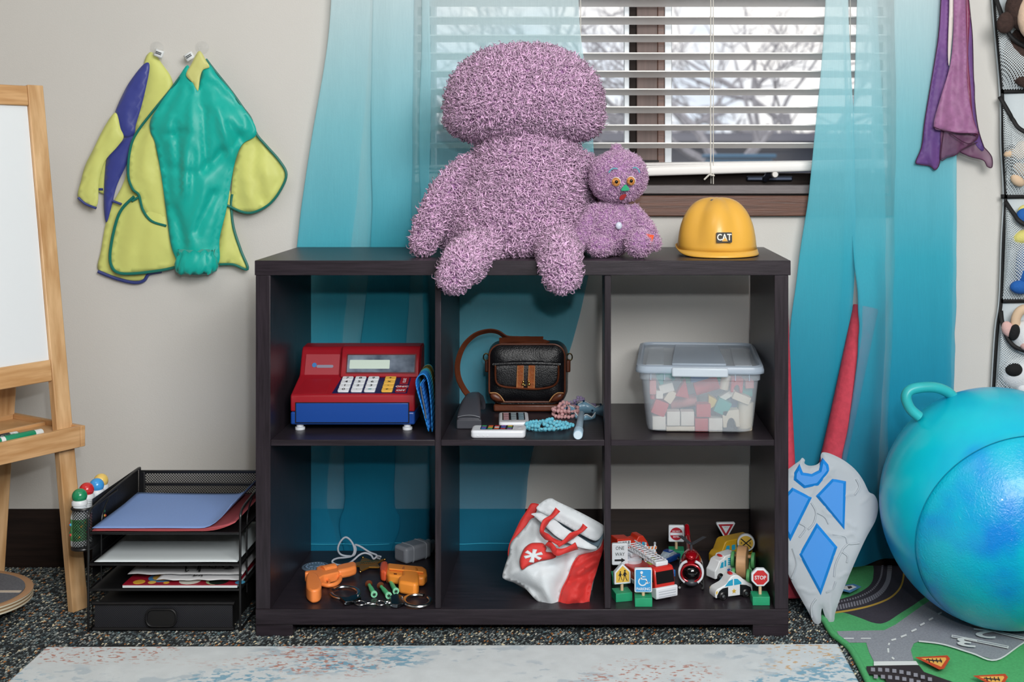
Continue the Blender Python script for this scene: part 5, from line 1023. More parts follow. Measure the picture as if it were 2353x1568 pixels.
b = MB(); b.tube([W(x, y, .1015) for x, y in cr([(1052, 959), (1063, 956), (1078, 954.5), (1092, 956), (1103, 959.5)], 4)], .0008, 6); build(b, 'edge_line', mat('grey_edge', '#7c8088', .3), t, world=True)
wp = mat('white_plastic', '#dfe3ea', .28)
def phone(lab, px, Y, w, d, h, rz, scr, icons, cols, rows, palette, bevel=.004):
    q = W(px, 0, Y); t = thing('toy_phone', lab, 'toy phone', (q.x, Y + d / 2, ZM), rz); b = MB(); b.prism(rrect(w, d, .009, 5), 0, h); build(b, 'case', wp, t, bevel=bevel, seg=3)
    sw, sd, sx, sy = scr; b = MB(); b.prism(rrect(sw, sd, .002, 3, sx, sy), h, h + .0006); s_ = build(b, 'screen', mat('screen_black', '#17181f', .2), t)
    for i in range(cols):
        for j in range(rows):
            b = MB(); b.prism(rrect(sw / cols * .72, sd / rows * .60, .001, 2, sx + sw * ((i + .5) / cols - .5), sy + sd * ((j + .5) / rows - .5)), h + .0006, h + .0010); hx = palette[(i * 3 + j * 5) % len(palette)]; build(b, 'icon', mat('icon_' + hx[1:], hx, .4), s_)
    return t
phone('white toy phone with a grid of pale buttons lying behind the other', 1177, .098, .0635, .105, .0150, 4, (.048, .074, 0, .006), None, 3, 4, ['#c79aa2', '#8aa9b8', '#c9b0b4', '#9fb0b8', '#d8d4d8'])
pB = phone('white toy phone with a colourful icon screen near the board edge', 1144, .014, .1105, .054, .0160, 0, (.066, .036, -.004, .003), None, 5, 3, ['#2f6fc0', '#d8a83a', '#b8303a', '#3fa06a', '#e0e0e0', '#7a4aa0', '#d05a30'])
for x in (-.041, -.029, -.021): b = MB(); b.ball((x, -.027, .006), (.0022, .0006, .0010), 10, 6); build(b, 'side_button', wkey, pB)
b = MB(); b.cyl(.0045, .0006, 16, T(.0425, .003, .016)); build(b, 'home_button', mat('button_grey', '#b6bac4', .4), pB)
# ---------------------------------------------------------------- bead necklaces, tube, tiara
def necklace(lab, col, cen, n, rad, hgt, seed, r0=.0042):
    rr = random.Random(seed); m = mat('bead_' + col[1:], col, .08, thin=.22, spec=.8, coat=.5); q = FL(cen[0], cen[1], ZM)
    t = thing('bead_necklace', lab, 'necklace', (q.x, q.y, ZM)); pts = []
    N_ = 900; raw = []
    for i in range(N_):
        u = i / N_; a = 2 * PI * n / 22. * u; k = .60 + .40 * math.sin(2 * PI * 2.3 * u + seed); h = hgt * (1 - k * .75) * (.5 + .5 * math.sin(2 * PI * 3.1 * u + seed * 2)); raw.append(V((rad[0] * k * math.cos(a), rad[1] * k * math.sin(a), r0 + max(0, h))))
    pts = [raw[0]]
    for p in raw[1:]:
        if (p - pts[-1]).length >= r0 * 1.95 and all((p - o_).length > r0 * 1.25 for o_ in pts[:-1]): pts.append(p)
        elif (p - pts[-1]).length >= r0 * 1.95 and p.z < hgt * 1.6: pts.append(p + V((0, 0, r0 * 1.3)))
    b = MB(); b.tube(pts, .0006, 5); build(b, 'thread', cordm, t)
    b = MB(); b.ball((0, 0, 0), r0, 8, 6); o = None
    for i, p in enumerate(pts):
        o2 = build(b, 'bead', m, t, smooth=0) if o is None else o.copy()
        if o is None: o = o2
        else: COL.objects.link(o2)
        o2.location = p; o2.scale = (1, 1, 1) if i % 4 else (.72, .72, .72)
    return t
necklace('turquoise bead necklace heaped nearest the board edge beside the phones', '#86e2f8', (1265, 988), 110, (.050, .034), .014, 1)
necklace('pink bead necklace heaped between the turquoise beads and handbag', '#ffccce', (1298, 958), 100, (.031, .042), .032, 4)
necklace('lilac bead necklace trailing over the pale blue tiara', '#d6c4f2', (1336, 944), 66, (.044, .030), .034, 8, .0038)
q0_, q1_ = FL(1328, 1000, ZM + .010), FL(1336, 952, ZM + .010); t = thing('wand_tube', 'pale blue plastic tube lying end on beside the beads', 'tube', (q0_.x, q0_.y, ZM))
dd = (q1_ - q0_); M = fr(V((0, 0, .0098)), V((1, 0, 0)), V((0, 0, 1)), -dd.normalized()) ; M = T(0, 0, .0098) @ dd.normalized().to_track_quat('Z', 'Y').to_matrix().to_4x4()
lbm = mat('pale_blue_plastic', '#a9c7dc', .35); b = MB(); b.lathe([(.0088, 0), (.0098, .0015), (.0098, .03), (.0088, .031), (.0098, .032), (.0095, .045), (.0075, .07), (.007, dd.length)], 24, M); build(b, 'barrel', lbm, t); b = MB(); b.cyl(.0082, .001, 24, M @ T(0, 0, -.001)); build(b, 'end_cap', mat('pale_cap', '#c9dce8', .35), t)
t = thing('tiara', 'pale blue toy tiara with dotted zigzag edge behind the beads', 'tiara', FL(1345, 955, ZM)); tm = mat('tiara_blue', '#8fc0dc', .3, spec=.6)
def tband(path, tops, name):
    b = MB(); P = cr(path, 5); n = len(P) - 1; vs = []
    for i, (x, y, Y) in enumerate(P): q = W(x, y, Y); z = ZM + tops(i / n); vs += [V((q.x, Y, ZM + .001)), V((q.x, Y, z))]
    b.add(vs, [(2 * i, 2 * i + 2, 2 * i + 3, 2 * i + 1) for i in range(n)]); o = build(b, name, tm, t, world=True, solid=.003)
    b = MB()
    for i in range(0, 2 * n, 1): u = i / (2 * n); k = int(u * n); f = u * n - k; a = vs[2 * k + 1].lerp(vs[min(2 * k + 3, 2 * n + 1)], f); b.ball((a.x, a.y - .002, a.z), .0016, 6, 4)
    tag(build(b, 'pearl_edge', mat('pearl', '#e6eef2', .3), o, world=False, smooth=80), kind='stuff').location = (0, 0, 0)
zg = lambda k, a, c: (lambda u: a + c * abs(((u * k) % 1) * 2 - 1))
tband([(1297, 940, .235), (1318, 938, .25), (1342, 936, .26), (1368, 938, .25), (1386, 944, .225)], zg(2, .016, .012), 'back_band'); tband([(1322, 956, .20), (1338, 960, .185), (1356, 957, .19), (1368, 952, .205)], zg(2, .005, .009), 'front_band')
for x, y in ((1303, 938), (1325, 930), (1341, 922), (1361, 944), (1380, 930)): q = W(x, y, .20); b = MB(); b.ball(q, .0025, 8, 6); build(b, 'stone', mat('dark_stone', '#1f3f5a', .1), t, world=True)
# ---------------------------------------------------------------- clear bin of blocks
pl = mat('clear_bin_plastic', '#d9e4ee', .22, thin=.72, spec=.5); pl2 = mat('clear_rim_plastic', '#c9d8e8', .25, thin=.5, spec=.5)
CXb = (.1043 + .365) / 2; bn = thing('storage_bin', 'clear plastic storage bin with lid holding wooden blocks', 'storage bin', (CXb + .010, .198, ZM), -4)
def shell(rs, name, m, par=bn, th=.0014, caps=(1, 0)):
    b = MB(); n = len(rs[0]); vs = [p for r in rs for p in r]; fs = [(j * n + i, j * n + (i + 1) % n, (j + 1) * n + (i + 1) % n, (j + 1) * n + i) for j in range(len(rs) - 1) for i in range(n)]
    if caps[0]: fs.append(tuple(range(n - 1, -1, -1)))
    if caps[1]: fs.append(tuple((len(rs) - 1) * n + i for i in range(n)))
    b.add(vs, fs); return build(b, name, m, par, smooth=50, solid=th)
rr3 = lambda w, d, r, z: [(x, y, z) for x, y in rrect(w, d, r, 6)]
shell([rr3(.196, .275, .02, .0045), rr3(.212, .290, .022, .007), rr3(.218, .296, .022, .016), rr3(.239, .312, .022, .112), rr3(.246, .318, .022, .113), rr3(.248, .320, .022, .130), rr3(.256, .328, .022, .131)], 'tub', pl)
for x in (-.055, .055): b = MB(); b.prism([(x - .016, -.10), (x + .016, -.10), (x + .014, .10), (x - .014, .10)], .0, .0044); build(b, 'skid', pl2, bn, bevel=.001)
ld = shell([rr3(.262, .334, .026, .1275), rr3(.262, .334, .026, .1335), rr3(.258, .330, .025, .1405), rr3(.246, .318, .024, .1425), rr3(.236, .308, .024, .137)], 'lid', pl2, caps=(0, 0))
b = MB(); b.prism(rrect(.238, .310, .022, 5), .1362, .1374); build(b, 'lid_top', pl, ld)
b = MB(); b.prism([(-.057, -.13), (.055, -.13), (.048, .13), (-.050, .13)], .1375, .1425); build(b, 'raised_panel', pl2, ld, bevel=.002)
for x in (-.092, .090): b = MB(); b.prism([(x - .018, -.13), (x + .018, -.13), (x + .016, .10), (x - .016, .10)], .1375, .1400); build(b, 'lid_rib', pl, ld, bevel=.001)
b = MB(); b.bb(-.057, .057, -.1755, -.166, .122, .1405); build(b, 'clip_handle', mat('bin_clip_plastic', '#dbe6f0', .3, thin=.15), bn, bevel=.003)
for x in (-.1, -.072, .072, .1): b = MB(); b.bb(x - .001, x + .001, -.1615, -.159, .113, .131); build(b, 'rib', pl2, bn)
bc = {'red': '#c8343c', 'cream': '#e8dcc4', 'white': '#ece8de', 'teal': '#1fa59c', 'blue': '#2f6fb6', 'yellow': '#e6c95a', 'pink': '#d98a86', 'green': '#2f9a72'}
k3 = 4.612
def blk_(lab, cx_, cy_, w, h, rot, colr, shape='box', Y=.086, dep=.030, grp=None):
    s_ = (Y + D) / F; q = W(1390 + cx_ / k3, 720 + cy_ / k3, Y); w, h = w / k3 * s_, h / k3 * s_; m = mat('block_' + colr, bc[colr], .55, var=.06, vs=40); b = MB(); M = R('Y', rot)
    if shape == 'box': b.box((0, 0, 0), (w, dep, h), M)
    elif shape == 'cyl': b.cyl(w / 2, h, 24, M @ T(0, 0, -h / 2))
    elif shape == 'lie': b.cyl(h / 2, w, 24, M @ R('Y', 90) @ T(0, 0, -w / 2))
    elif shape == 'tri': b.prism([(-w / 2, -h / 2), (w / 2, -h / 2), (0, h / 2)], -dep / 2, dep / 2, M @ FRONT)
    elif shape == 'arch': b.prism([(-w / 2, -h / 2)] + [(-w * .28 * math.cos(a), -h / 2 + h * .55 * math.sin(a)) for a in [PI * i / 8 for i in range(9)]] + [(w / 2, -h / 2), (w / 2, h / 2), (-w / 2, h / 2)], -dep / 2, dep / 2, M @ FRONT)
    o = build(b, 'toy_block', m, None, bevel=.0012); o.location = q + V((0, 0, .003)); return tag(o, lab, 'toy block', grp)
G_ = 'wooden blocks in the clear bin'
for a in [('white square block at the bottom corner of the bin', 570, 1165, 140, 140, 0, 'white'), ('white cube block beside its twin at the bin bottom', 722, 1120, 138, 150, 0, 'white'), ('white cube block touching the stacked red blocks', 870, 1120, 140, 150, 0, 'white'), ('long cream plank block flat under two white cubes', 795, 1228, 300, 50, 0, 'cream'),
          ('red square block stacked above another red block', 1040, 1035, 150, 136, 0, 'red'), ('red square block at the bin bottom below its twin', 1018, 1188, 138, 138, 0, 'red'), ('white cube block between red block and cream arch', 1166, 1188, 145, 145, 0, 'white'), ('red cube block tilted above the corner white block', 578, 1010, 150, 150, 22, 'red'),
          ('red triangular wooden block high behind the bin front', 830, 800, 150, 190, 10, 'red', 'tri'), ('red cylinder block tilted across the upper bin', 1075, 785, 260, 140, -16, 'red', 'lie'), ('cream cylinder block end behind the tilted red one', 1272, 750, 100, 150, 12, 'cream', 'cyl'), ('red arch block under the lid near the bin side', 1392, 770, 125, 150, 4, 'red', 'arch'),
          ('tall cream cylinder block standing in the bin corner', 1488, 1105, 160, 300, 3, 'cream', 'cyl', .098), ('cream arch block beside the tall cream cylinder', 1328, 1120, 175, 180, -3, 'cream', 'arch'), ('teal square block tilted near the bin centre', 1240, 1000, 150, 150, 25, 'teal'), ('yellow triangular block behind the teal square', 1125, 930, 150, 130, -30, 'yellow', 'tri', .10),
          ('white plank block tilted above the teal square', 1285, 880, 200, 60, -32, 'white', 'box', .10), ('cream plank block sloping above the tall cylinder', 1440, 905, 190, 80, 22, 'cream', 'box', .09), ('long pink cylinder block lying behind the red tilted cube', 830, 950, 280, 130, -8, 'pink', 'lie', .125), ('blue rectangular block just under the lid clip', 1000, 690, 190, 100, 2, 'blue', 'box', .10),
          ('green block beside the blue one under the lid', 862, 700, 100, 90, 8, 'green', 'box', .11), ('teal arch block under the lid corner', 640, 690, 170, 120, -25, 'teal', 'arch', .10), ('white block below the teal arch', 650, 800, 150, 90, -15, 'white', 'box', .089), ('pink plank block against the bin side wall', 505, 790, 70, 150, 0, 'pink', 'box', .09),
          ('small red cylinder block against the bin side wall', 508, 880, 62, 90, 0, 'red', 'cyl', .088), ('small white cube block next to the small red cylinder', 575, 868, 74, 84, 0, 'white', 'box', .086), ('cream plank block leaning beside the red triangle', 690, 890, 90, 130, 35, 'cream', 'box', .09), ('teal block behind the sloping cream plank', 1500, 830, 110, 110, 0, 'teal', 'box', .12),
          ('pink block high at the bin corner', 1525, 760, 90, 80, 0, 'pink', 'box', .10), ('green block low behind the lid clip end', 1240, 690, 120, 70, 0, 'green', 'box', .14), ('blue block behind the cream arch', 1330, 960, 130, 120, 10, 'blue', 'box', .135), ('blue block low behind the white cubes', 880, 985, 180, 70, -10, 'blue', 'box', .165)]:
    blk_(*a, grp=G_) if len(a) < 10 else blk_(*a)
rnd.seed(11)
for i in range(6):
    cl = ['red', 'cream', 'teal', 'white', 'blue', 'green'][i % 6]
    q = blk_('%s block deep at the back of the clear bin' % cl, 560 + (i % 6) * 170, 1180 - (i // 6) * 260, 120, 120, 0, cl, 'box', .19 + .07 * (i // 6 == 0) , .05, cl + ' blocks at the back of the bin')
    q.location.z = ZM + .032 + (i // 6) * .045; q.location.y = .20 + .05 * (i % 2); q.location.x = CXb - .075 + (i % 6) * .034
# ---------------------------------------------------------------- lowest board, first compartment
k4 = 5.227; c4 = lambda p: (610 + p[0] / k4, 1180 + p[1] / k4)
def f4(p, h=0.): return FL(*c4(p), ZB + h)
sil = mat('silver_metal', '#b9c0c8', .18, metal=1.); q = f4((600, 635), .003); t = thing('badge', 'round silver embossed toy badge lying flat beside the orange revolver', 'badge', (q.x, q.y, ZB))
b = MB(); b.lathe([(.029, 0), (.030, .0015), (.029, .003), (.026, .0034), (0, .0042)], 40); build(b, 'disc', mat('pewter_metal', '#8fa6bc', .4, metal=.6), t)
b = MB(); b.lathe([(.024, .0035), (.025, .0042), (.026, .0035)], 40); b.prism(star(6, .013, .008), .0036, .0052); 
for k in range(18): a = 2 * PI * k / 18; b.box((.0195 * math.cos(a), .0195 * math.sin(a), .0042), (.003, .002, .0012), None)
build(b, 'relief', mat('pewter_metal', 0), t)
org = mat('orange_plastic', '#ff934c', .42, spec=.45, sub=.0); org2 = mat('orange_plastic_amber', '#fb9a3c', .4); orr = mat('red_orange_plastic', '#e2603a', .4)
def flat_(pts, h0, h1, name, m, par, bev=.004, n=0, cen=None):
    P = [f4(p, (h0 + h1) / 2) for p in (cr(pts, n, True) if n else pts)]; b = MB(); b.prism([(p.x, p.y) for p in P], ZB + h0, ZB + h1); return build(b, name, m, par, bevel=bev, seg=3, world=True)
rv = thing('toy_revolver', 'bright orange plastic toy revolver lying on the lowest board', 'toy gun', f4((700, 820)))
flat_([(1062, 622), (1090, 640), (1095, 690), (1010, 718), (905, 738), (860, 745), (840, 700), (860, 668)], .006, .026, 'barrel', org, rv, .006)
flat_([(610, 735), (612, 700), (655, 682), (835, 660), (862, 690), (900, 740), (880, 760), (700, 800), (640, 840), (560, 830), (505, 800), (515, 765), (475, 772), (472, 748), (560, 735)], .004, .024, 'frame', org, rv, .005)
P = [f4(p, .014) for p in ((690, 725), (838, 690))]; b = MB(); M = T(*P[0]) @ (P[1] - P[0]).to_track_quat('Z', 'Y').to_matrix().to_4x4(); b.cyl(.016, (P[1] - P[0]).length, 24, M)
for k in range(6): b.tube([M @ V((.0135 * math.cos(k * PI / 3), .0135 * math.sin(k * PI / 3), .004)), M @ V((.0135 * math.cos(k * PI / 3), .0135 * math.sin(k * PI / 3), .026))], .0035, 6)
build(b, 'drum', org, rv, world=True, bevel=.002)
gp_ = [(500, 800), (610, 790), (650, 850), (672, 905), (668, 960), (640, 990), (590, 1003), (545, 1000), (500, 965), (488, 910)]; flat_(gp_, .001, .028, 'grip', org, rv, .008, 3)
b = MB(); b.tube([f4(p, .012) for p in cr([(690, 855), (760, 868), (850, 845), (895, 800), (890, 755)], 5)], .0045, 10); build(b, 'trigger_guard', org, rv, world=True); b = MB(); b.tube([f4(p, .012) for p in cr([(740, 800), (765, 815), (760, 850)], 4)], .003, 8); build(b, 'trigger', org, rv, world=True)
pi_ = thing('toy_pistol', 'amber orange plastic toy pistol lying behind the green darts', 'toy gun', f4((1700, 800)))
flat_([(1462, 645), (1900, 690), (1935, 720), (1942, 785), (1905, 825), (1850, 825), (1640, 815), (1480, 792), (1450, 765)], .004, .024, 'slide', org2, pi_, .005); flat_([(1385, 640), (1464, 632), (1470, 700), (1448, 765), (1385, 752), (1374, 700)], .002, .026, 'muzzle', orr, pi_, .005)
flat_([(1640, 700), (1830, 715), (1846, 820), (1840, 905), (1800, 928), (1600, 892), (1596, 835), (1640, 815)], .001, .028, 'grip', org2, pi_, .006)
b = MB(); b.tube([f4(p, .027) for p in ((1490, 670), (1700, 690), (1900, 712))], .0022, 6); build(b, 'sight_rail', org2, pi_, world=True); flat_([(1540, 732), (1580, 737), (1576, 748), (1542, 744)], .02, .0245, 'port', mat('port_dark', '#5a1608', .6), pi_, 0)
grn = mat('mint_plastic', '#58c98a', .4); sbr = mat('brown_rubber', '#6a3a22', .45)
for i, (p0, p1, lab) in enumerate((((1240, 850), (1305, 975), 'green suction dart nearest the handcuff ring, furthest from the pistol'), ((1380, 870), (1480, 990), 'green suction dart in the middle of the three'), ((1492, 808), (1567, 938), 'green suction dart with its cup under the orange pistol'))):
    a, c = f4(p0, .007), f4(p1, .007); t = thing('suction_dart', lab, 'toy dart', (c.x, c.y, ZB), group='green suction darts'); d = a - c; M = T(0, 0, .007) @ d.to_track_quat('Z', 'Y').to_matrix().to_4x4(); L = d.length
    b = MB(); b.lathe([(.0052, .002), (.0048, L * .55), (.0036, L * .75), (.0036, L * .92)], 16, M); build(b, 'shaft', grn, t); b = MB(); b.lathe([(.0066, -.001), (.0070, .000), (.0070, .003), (.0052, .0035)], 20, M); h_ = build(b, 'head', mat('mint_pale', '#8fe0b4', .4), t)
    b = MB()
    for k in range(3): b.box((0, 0, -.0012), (.0075, .0016, .0008), M @ R('Z', 60 * k + 20))
    build(b, 'cross_mark', mat('mark_dark', '#123022', .6), h_, smooth=0); b = MB(); b.lathe([(.0030, L * .86), (.0045, L * .93), (.0078, L * 1.0), (.0075, L * 1.02), (.002, L * .95)], 20, M); build(b, 'suction_cup', sbr, t)
rp_ = thing('cord_loop', 'pale grey cord tied in an upright loop behind the gold star', 'cord', f4((1000, 620)))
pts = [(1385, 522, .255), (1345, 515, .262), (1300, 548, .262), (1268, 505, .27), (1200, 478, .27), (1130, 500, .262), (1060, 560, .255), (980, 612, .258), (880, 622, .262), (812, 598, .27), (806, 570, .275), (860, 542, .275), (960, 532, .272), (1040, 512, .27), (1068, 450, .272), (1050, 370, .275), (1000, 305, .28), (950, 292, .28), (895, 350, .278), (870, 430, .276), (900, 492, .28), (980, 515, .282), (1060, 505, .285), (1085, 440, .287), (1078, 380, .286), (1150, 405, .283), (1250, 468, .278), (1330, 500, .272), (1335, 528, .268), (1375, 545, .262)]
b = MB(); b.tube([W(*c4((x, y)), Y) for x, y, Y in cr(pts, 5)], .0021, 8); build(b, 'cord', mat('grey_cord', '#b4bcc8', .6, bump=.3, bs=900), rp_, world=True)
tips = [(985, 622), (1170, 532), (1432, 556), (1385, 656), (1140, 702)]; cc = (1225, 612); sp_ = []
for i, p in enumerate(tips): n_ = tips[(i + 1) % 5]; sp_ += [p, (cc[0] + ((p[0] + n_[0]) / 2 - cc[0]) * .62, cc[1] + ((p[1] + n_[1]) / 2 - cc[1]) * .62)]
brass = mat('brass_metal', '#a8762e', .4, metal=.7); st = thing('star_badge', 'brass five pointed toy star badge lying by the cord loop', 'badge', f4(cc)); flat_(sp_, .004, .008, 'star', brass, st, .001)
b = MB()
for p in tips: b.ball(f4(p, .007), .0035, 10, 8)
build(b, 'tip_balls', mat('brass_bright', '#cfa566', .2, metal=1.), st, world=True); b = MB()
for j in range(2):
    for i in range(8): b.box(f4((1150 + i * 24 - j * 8, 592 + j * 18 - i * 2), .0085), (.003, .005, .0012))
build(b, 'relief_letters', mat('brass_bright', 0), st, world=True)
chrome = mat('chrome', '#c4c8cc', .26, metal=1.); cu = thing('handcuffs', 'chrome toy handcuffs with a short chain at the front of the lowest board', 'handcuffs', f4((1300, 1060)))
def ell(cx_, cy_, a, c, h, n=40, a0=0., a1=2 * PI): return [f4((cx_ + a * math.cos(a0 + (a1 - a0) * i / n), cy_ + c * math.sin(a0 + (a1 - a0) * i / n)), h) for i in range(n + 1)]
for (cx_, cy_, a, c, a0, a1, pts2, dx) in ((955, 955, 165, 72, -2.6, 3.0, [(880, 1020), (960, 1090), (1060, 1070), (1150, 1025), (1110, 985), (980, 1030)], 0), (1825, 1050, 160, 72, -.6, 5.2, [(1500, 1010), (1510, 1110), (1580, 1120), (1660, 1095), (1640, 1010), (1570, 985)], 0)):
    b = MB(); b.tube(ell(cx_, cy_, a, c, .005, 40, a0, a1), .0042, 8, flat=.8); cb = build(b, 'cuff_arm', chrome, cu, world=True); flat_(pts2, .001, .009, 'lock_plate', mat('dark_chrome', '#6d7278', .2, metal=1.), cu, .001)
    b = MB()
    for p in (pts2[1], pts2[4]): b.cyl(.0025, .002, 12, T(*f4(p, .009)))
    build(b, 'rivet', chrome, cu, world=True)
for (cx_, cy_, a, c) in ((1140, 1078, 62, 26), (1260, 1085, 55, 8), (1380, 1078, 62, 26), (1475, 1070, 42, 8)):
    b = MB(); b.tube(ell(cx_, cy_, a, c, .004, 24)[:-1], .0017, 8, closed=True); build(b, 'chain_link', chrome, cu, world=True)
A_, B_ = f4((1690, 622)), f4((2030, 520)); ang = math.degrees(math.atan2(B_.y - A_.y, B_.x - A_.x)); cg = mat('grey_toy_plastic', '#9aa0aa', .38); M0 = fr((0, 0, 0), (1, 0, 0), (0, 1, 0), (0, 0, 1))
cn_ = thing('toy_canteen', 'grey plastic toy canteen with cap lying by the compartment divider', 'canteen', A_, ang); b = MB(); b.bb(0, .075, .0, .046, .0, .036); build(b, 'body', cg, cn_, bevel=.007, seg=4)
for x in (.022, .058): b = MB(); b.tube([(x, y, z) for y, z in rrect(.0465, .0365, .007, 4, .023, .018)], .0012, 6, closed=True); build(b, 'band', mat('grey_band', '#b0b6be', .4), cn_)
b = MB(); b.prism(rrect(.030, .022, .001, 2, -.023, .018), .0, .0012, fr((0, 0, 0), (0, 1, 0), (0, 0, 1), (-1, 0, 0)) @ R('Y', 0) @ Matrix.Scale(-1, 4, (1, 0, 0))); build(b, 'end_panel', mat('grey_panel', '#868c96', .45), cn_)
b = MB(); b.lathe([(.013, 0), (.013, .006), (.016, .007), (.016, .010), (.012, .011), (.012, .022), (.010, .024)], 20, T(.075, .023, .018) @ R('Y', 90)); build(b, 'cap', cg, cn_)
# ---------------------------------------------------------------- red and white bag
k5 = 4.612; O6 = (1000, 1100); cot = mat('white_canvas', '#d6dde2', .8, bump=.2, bs=500, sheen=.1); rdc = mat('red_canvas', '#cb2a26', .65, sheen=.15, bump=.2, bs=500); bli = mat('pale_blue_lining', '#9ec0d4', .8)
bg = thing('doctor_bag', 'red and white fabric bag with heart emblem slumped against the divider', 'bag', W(1275, 1402, .02)); LN = -.00036; Y6 = .118
def bpanel(name, out, dY, bulge, m, wr=.006, seed=0., kd=18, par=bg, step=6, folds=(), th=.002): return panel(par, name, out, Y6 + dY, bulge, m, wr, seed, th, k5, O6, step, 5, .05, .03, kd, LN, folds)
def sc_(F_): return [(a / k5, c / k5, e_ / k5, f_ / k5, g_, h_) for a, c, e_, f_, g_, h_ in F_]
bpanel('back_panel', [(1030, 300), (880, 520), (790, 740), (760, 940), (780, 1060), (1000, 1200), (1180, 1330), (1400, 1370), (1600, 1360), (1680, 1080), (1770, 720), (1770, 560), (1300, 280)], .085, -.02, cot, .004, 1.)
bpanel('gusset', [(1020, 265), (1105, 280), (1080, 330), (1045, 420), (960, 520), (860, 640), (800, 700), (785, 800), (782, 880), (770, 800), (785, 700), (830, 600), (900, 450), (970, 340)], .035, .012, rdc, .005, 2.)
bpanel('front_panel', [(1035, 420), (960, 510), (880, 600), (802, 690), (785, 800), (745, 920), (715, 1030), (738, 1068), (860, 1110), (950, 1160), (1050, 1270), (1150, 1345), (1230, 1386), (1280, 1372), (1302, 1330), (1340, 1180), (1400, 1060), (1462, 900), (1525, 815), (1720, 755), (1600, 690), (1300, 560), (1150, 470)], .028, .040, cot, .007, 3., folds=sc_([(1450, 850, 1080, 990, 10, .006), (900, 1120, 1100, 1200, 8, .005), (1340, 960, 1000, 900, 9, .004)]), kd=22)
bpanel('gusset', [(1725, 755), (1785, 640), (1788, 720), (1735, 900), (1702, 1010), (1662, 1130), (1640, 1260), (1610, 1382), (1420, 1400), (1240, 1394), (1287, 1370), (1305, 1330), (1343, 1180), (1403, 1060), (1465, 900), (1528, 818)], .028, .018, rdc, .010, 4., folds=sc_([(1760, 780, 1520, 920, 9, .010), (1700, 960, 1440, 1110, 9, .010), (1660, 1110, 1500, 1190, 8, .008), (1600, 1200, 1490, 1370, 8, .007), (1700, 880, 1500, 1010, 6, -.006)]), kd=16)
b = MB(); b.tube([W(O6[0] + x / k5, O6[1] + y / k5, Y6 + .028 + LN * y / k5 - .002) for x, y in cr([(1528, 816), (1464, 900), (1402, 1060), (1342, 1180), (1304, 1330), (1284, 1371), (1232, 1390), (1150, 1348)], 5)], .0012, 6); build(b, 'piping', rdc, bg, world=True)
bpanel('lining', [(1300, 455), (1440, 530), (1600, 620), (1700, 655), (1780, 570), (1770, 640), (1722, 722), (1640, 692), (1480, 610), (1350, 510)], .045, .004, bli, .003, 5.)
bpanel('front_lip', [(1018, 376), (1110, 366), (1200, 410), (1290, 455), (1360, 512), (1500, 602), (1640, 690), (1718, 735), (1650, 752), (1500, 722), (1300, 625), (1180, 520), (1060, 408)], -.004, .008, cot, .005, 6.)
bpanel('top_flap', [(1075, 325), (1105, 275), (1160, 232), (1230, 212), (1300, 248), (1550, 368), (1760, 482), (1792, 525), (1775, 590), (1700, 660), (1560, 600), (1420, 520), (1290, 446), (1180, 385)], -.002, .014, cot, .004, 7.)
def strapr(pts, w=17, name='handle'):
    q = cr(pts, 7); P = [V((x, y, 0)) for x, y, d in q]; A, B = [], []
    for i, p in enumerate(P):
        d = (P[min(i + 1, len(P) - 1)] - P[max(i - 1, 0)]).normalized(); tw = 1 - .35 * abs(math.sin(i * .22)); n_ = V((-d.y, d.x, 0)) * w * tw; Y = Y6 + q[i][2] + LN * p.y / k5
        A.append(W(O6[0] + (p.x + n_.x * 2) / k5, O6[1] + (p.y + n_.y * 2) / k5, Y + .003 * math.sin(i * .3))); B.append(W(O6[0] + (p.x - n_.x * 2) / k5, O6[1] + (p.y - n_.y * 2) / k5, Y - .003 * math.sin(i * .3)))
    k = len(A); b = MB(); b.add(A + B, [(i, i + 1, k + i + 1, k + i) for i in range(k - 1)]); return build(b, name, rdc, bg, world=True, solid=.0022)
strapr([(1300, 330, -.022), (1240, 400, -.024), (1170, 460, -.026), (1130, 560, -.03), (1180, 615, -.036), (1260, 660, -.044), (1320, 690, -.046)]); strapr([(1590, 500, -.022), (1540, 555, -.024), (1450, 605, -.03), (1370, 670, -.042), (1300, 700, -.046)]); strapr([(1190, 680, -.030), (1235, 720, -.040), (1290, 780, -.046), (1390, 760, -.046), (1500, 715, -.034)], 21)
HE = [(918, 968), (895, 880), (915, 800), (950, 735), (1010, 690), (1080, 682), (1145, 690), (1178, 735), (1174, 775), (1235, 785), (1282, 822), (1245, 850), (1100, 880), (990, 925)]
ht = bpanel('heart_emblem', HE, -.0135, .004, rdc, .000, 8., th=.001, step=5, kd=3)
AS = []
for k in range(6):
    a = math.radians(-80 + 60 * k)
    for da, r in ((-.52, 30), (-.24, 92 if k != 3 else 110), (.24, 92 if k != 3 else 110)): AS.append((1040 + r * 1.12 * math.cos(a + da), 815 + r * .72 * math.sin(a + da)))
as_ = panel(bg, 'asterisk_emblem', AS, Y6 - .0185, .001, cot, 0., 0., .001, k5, O6, 4, 1, kd=3, lean=LN)
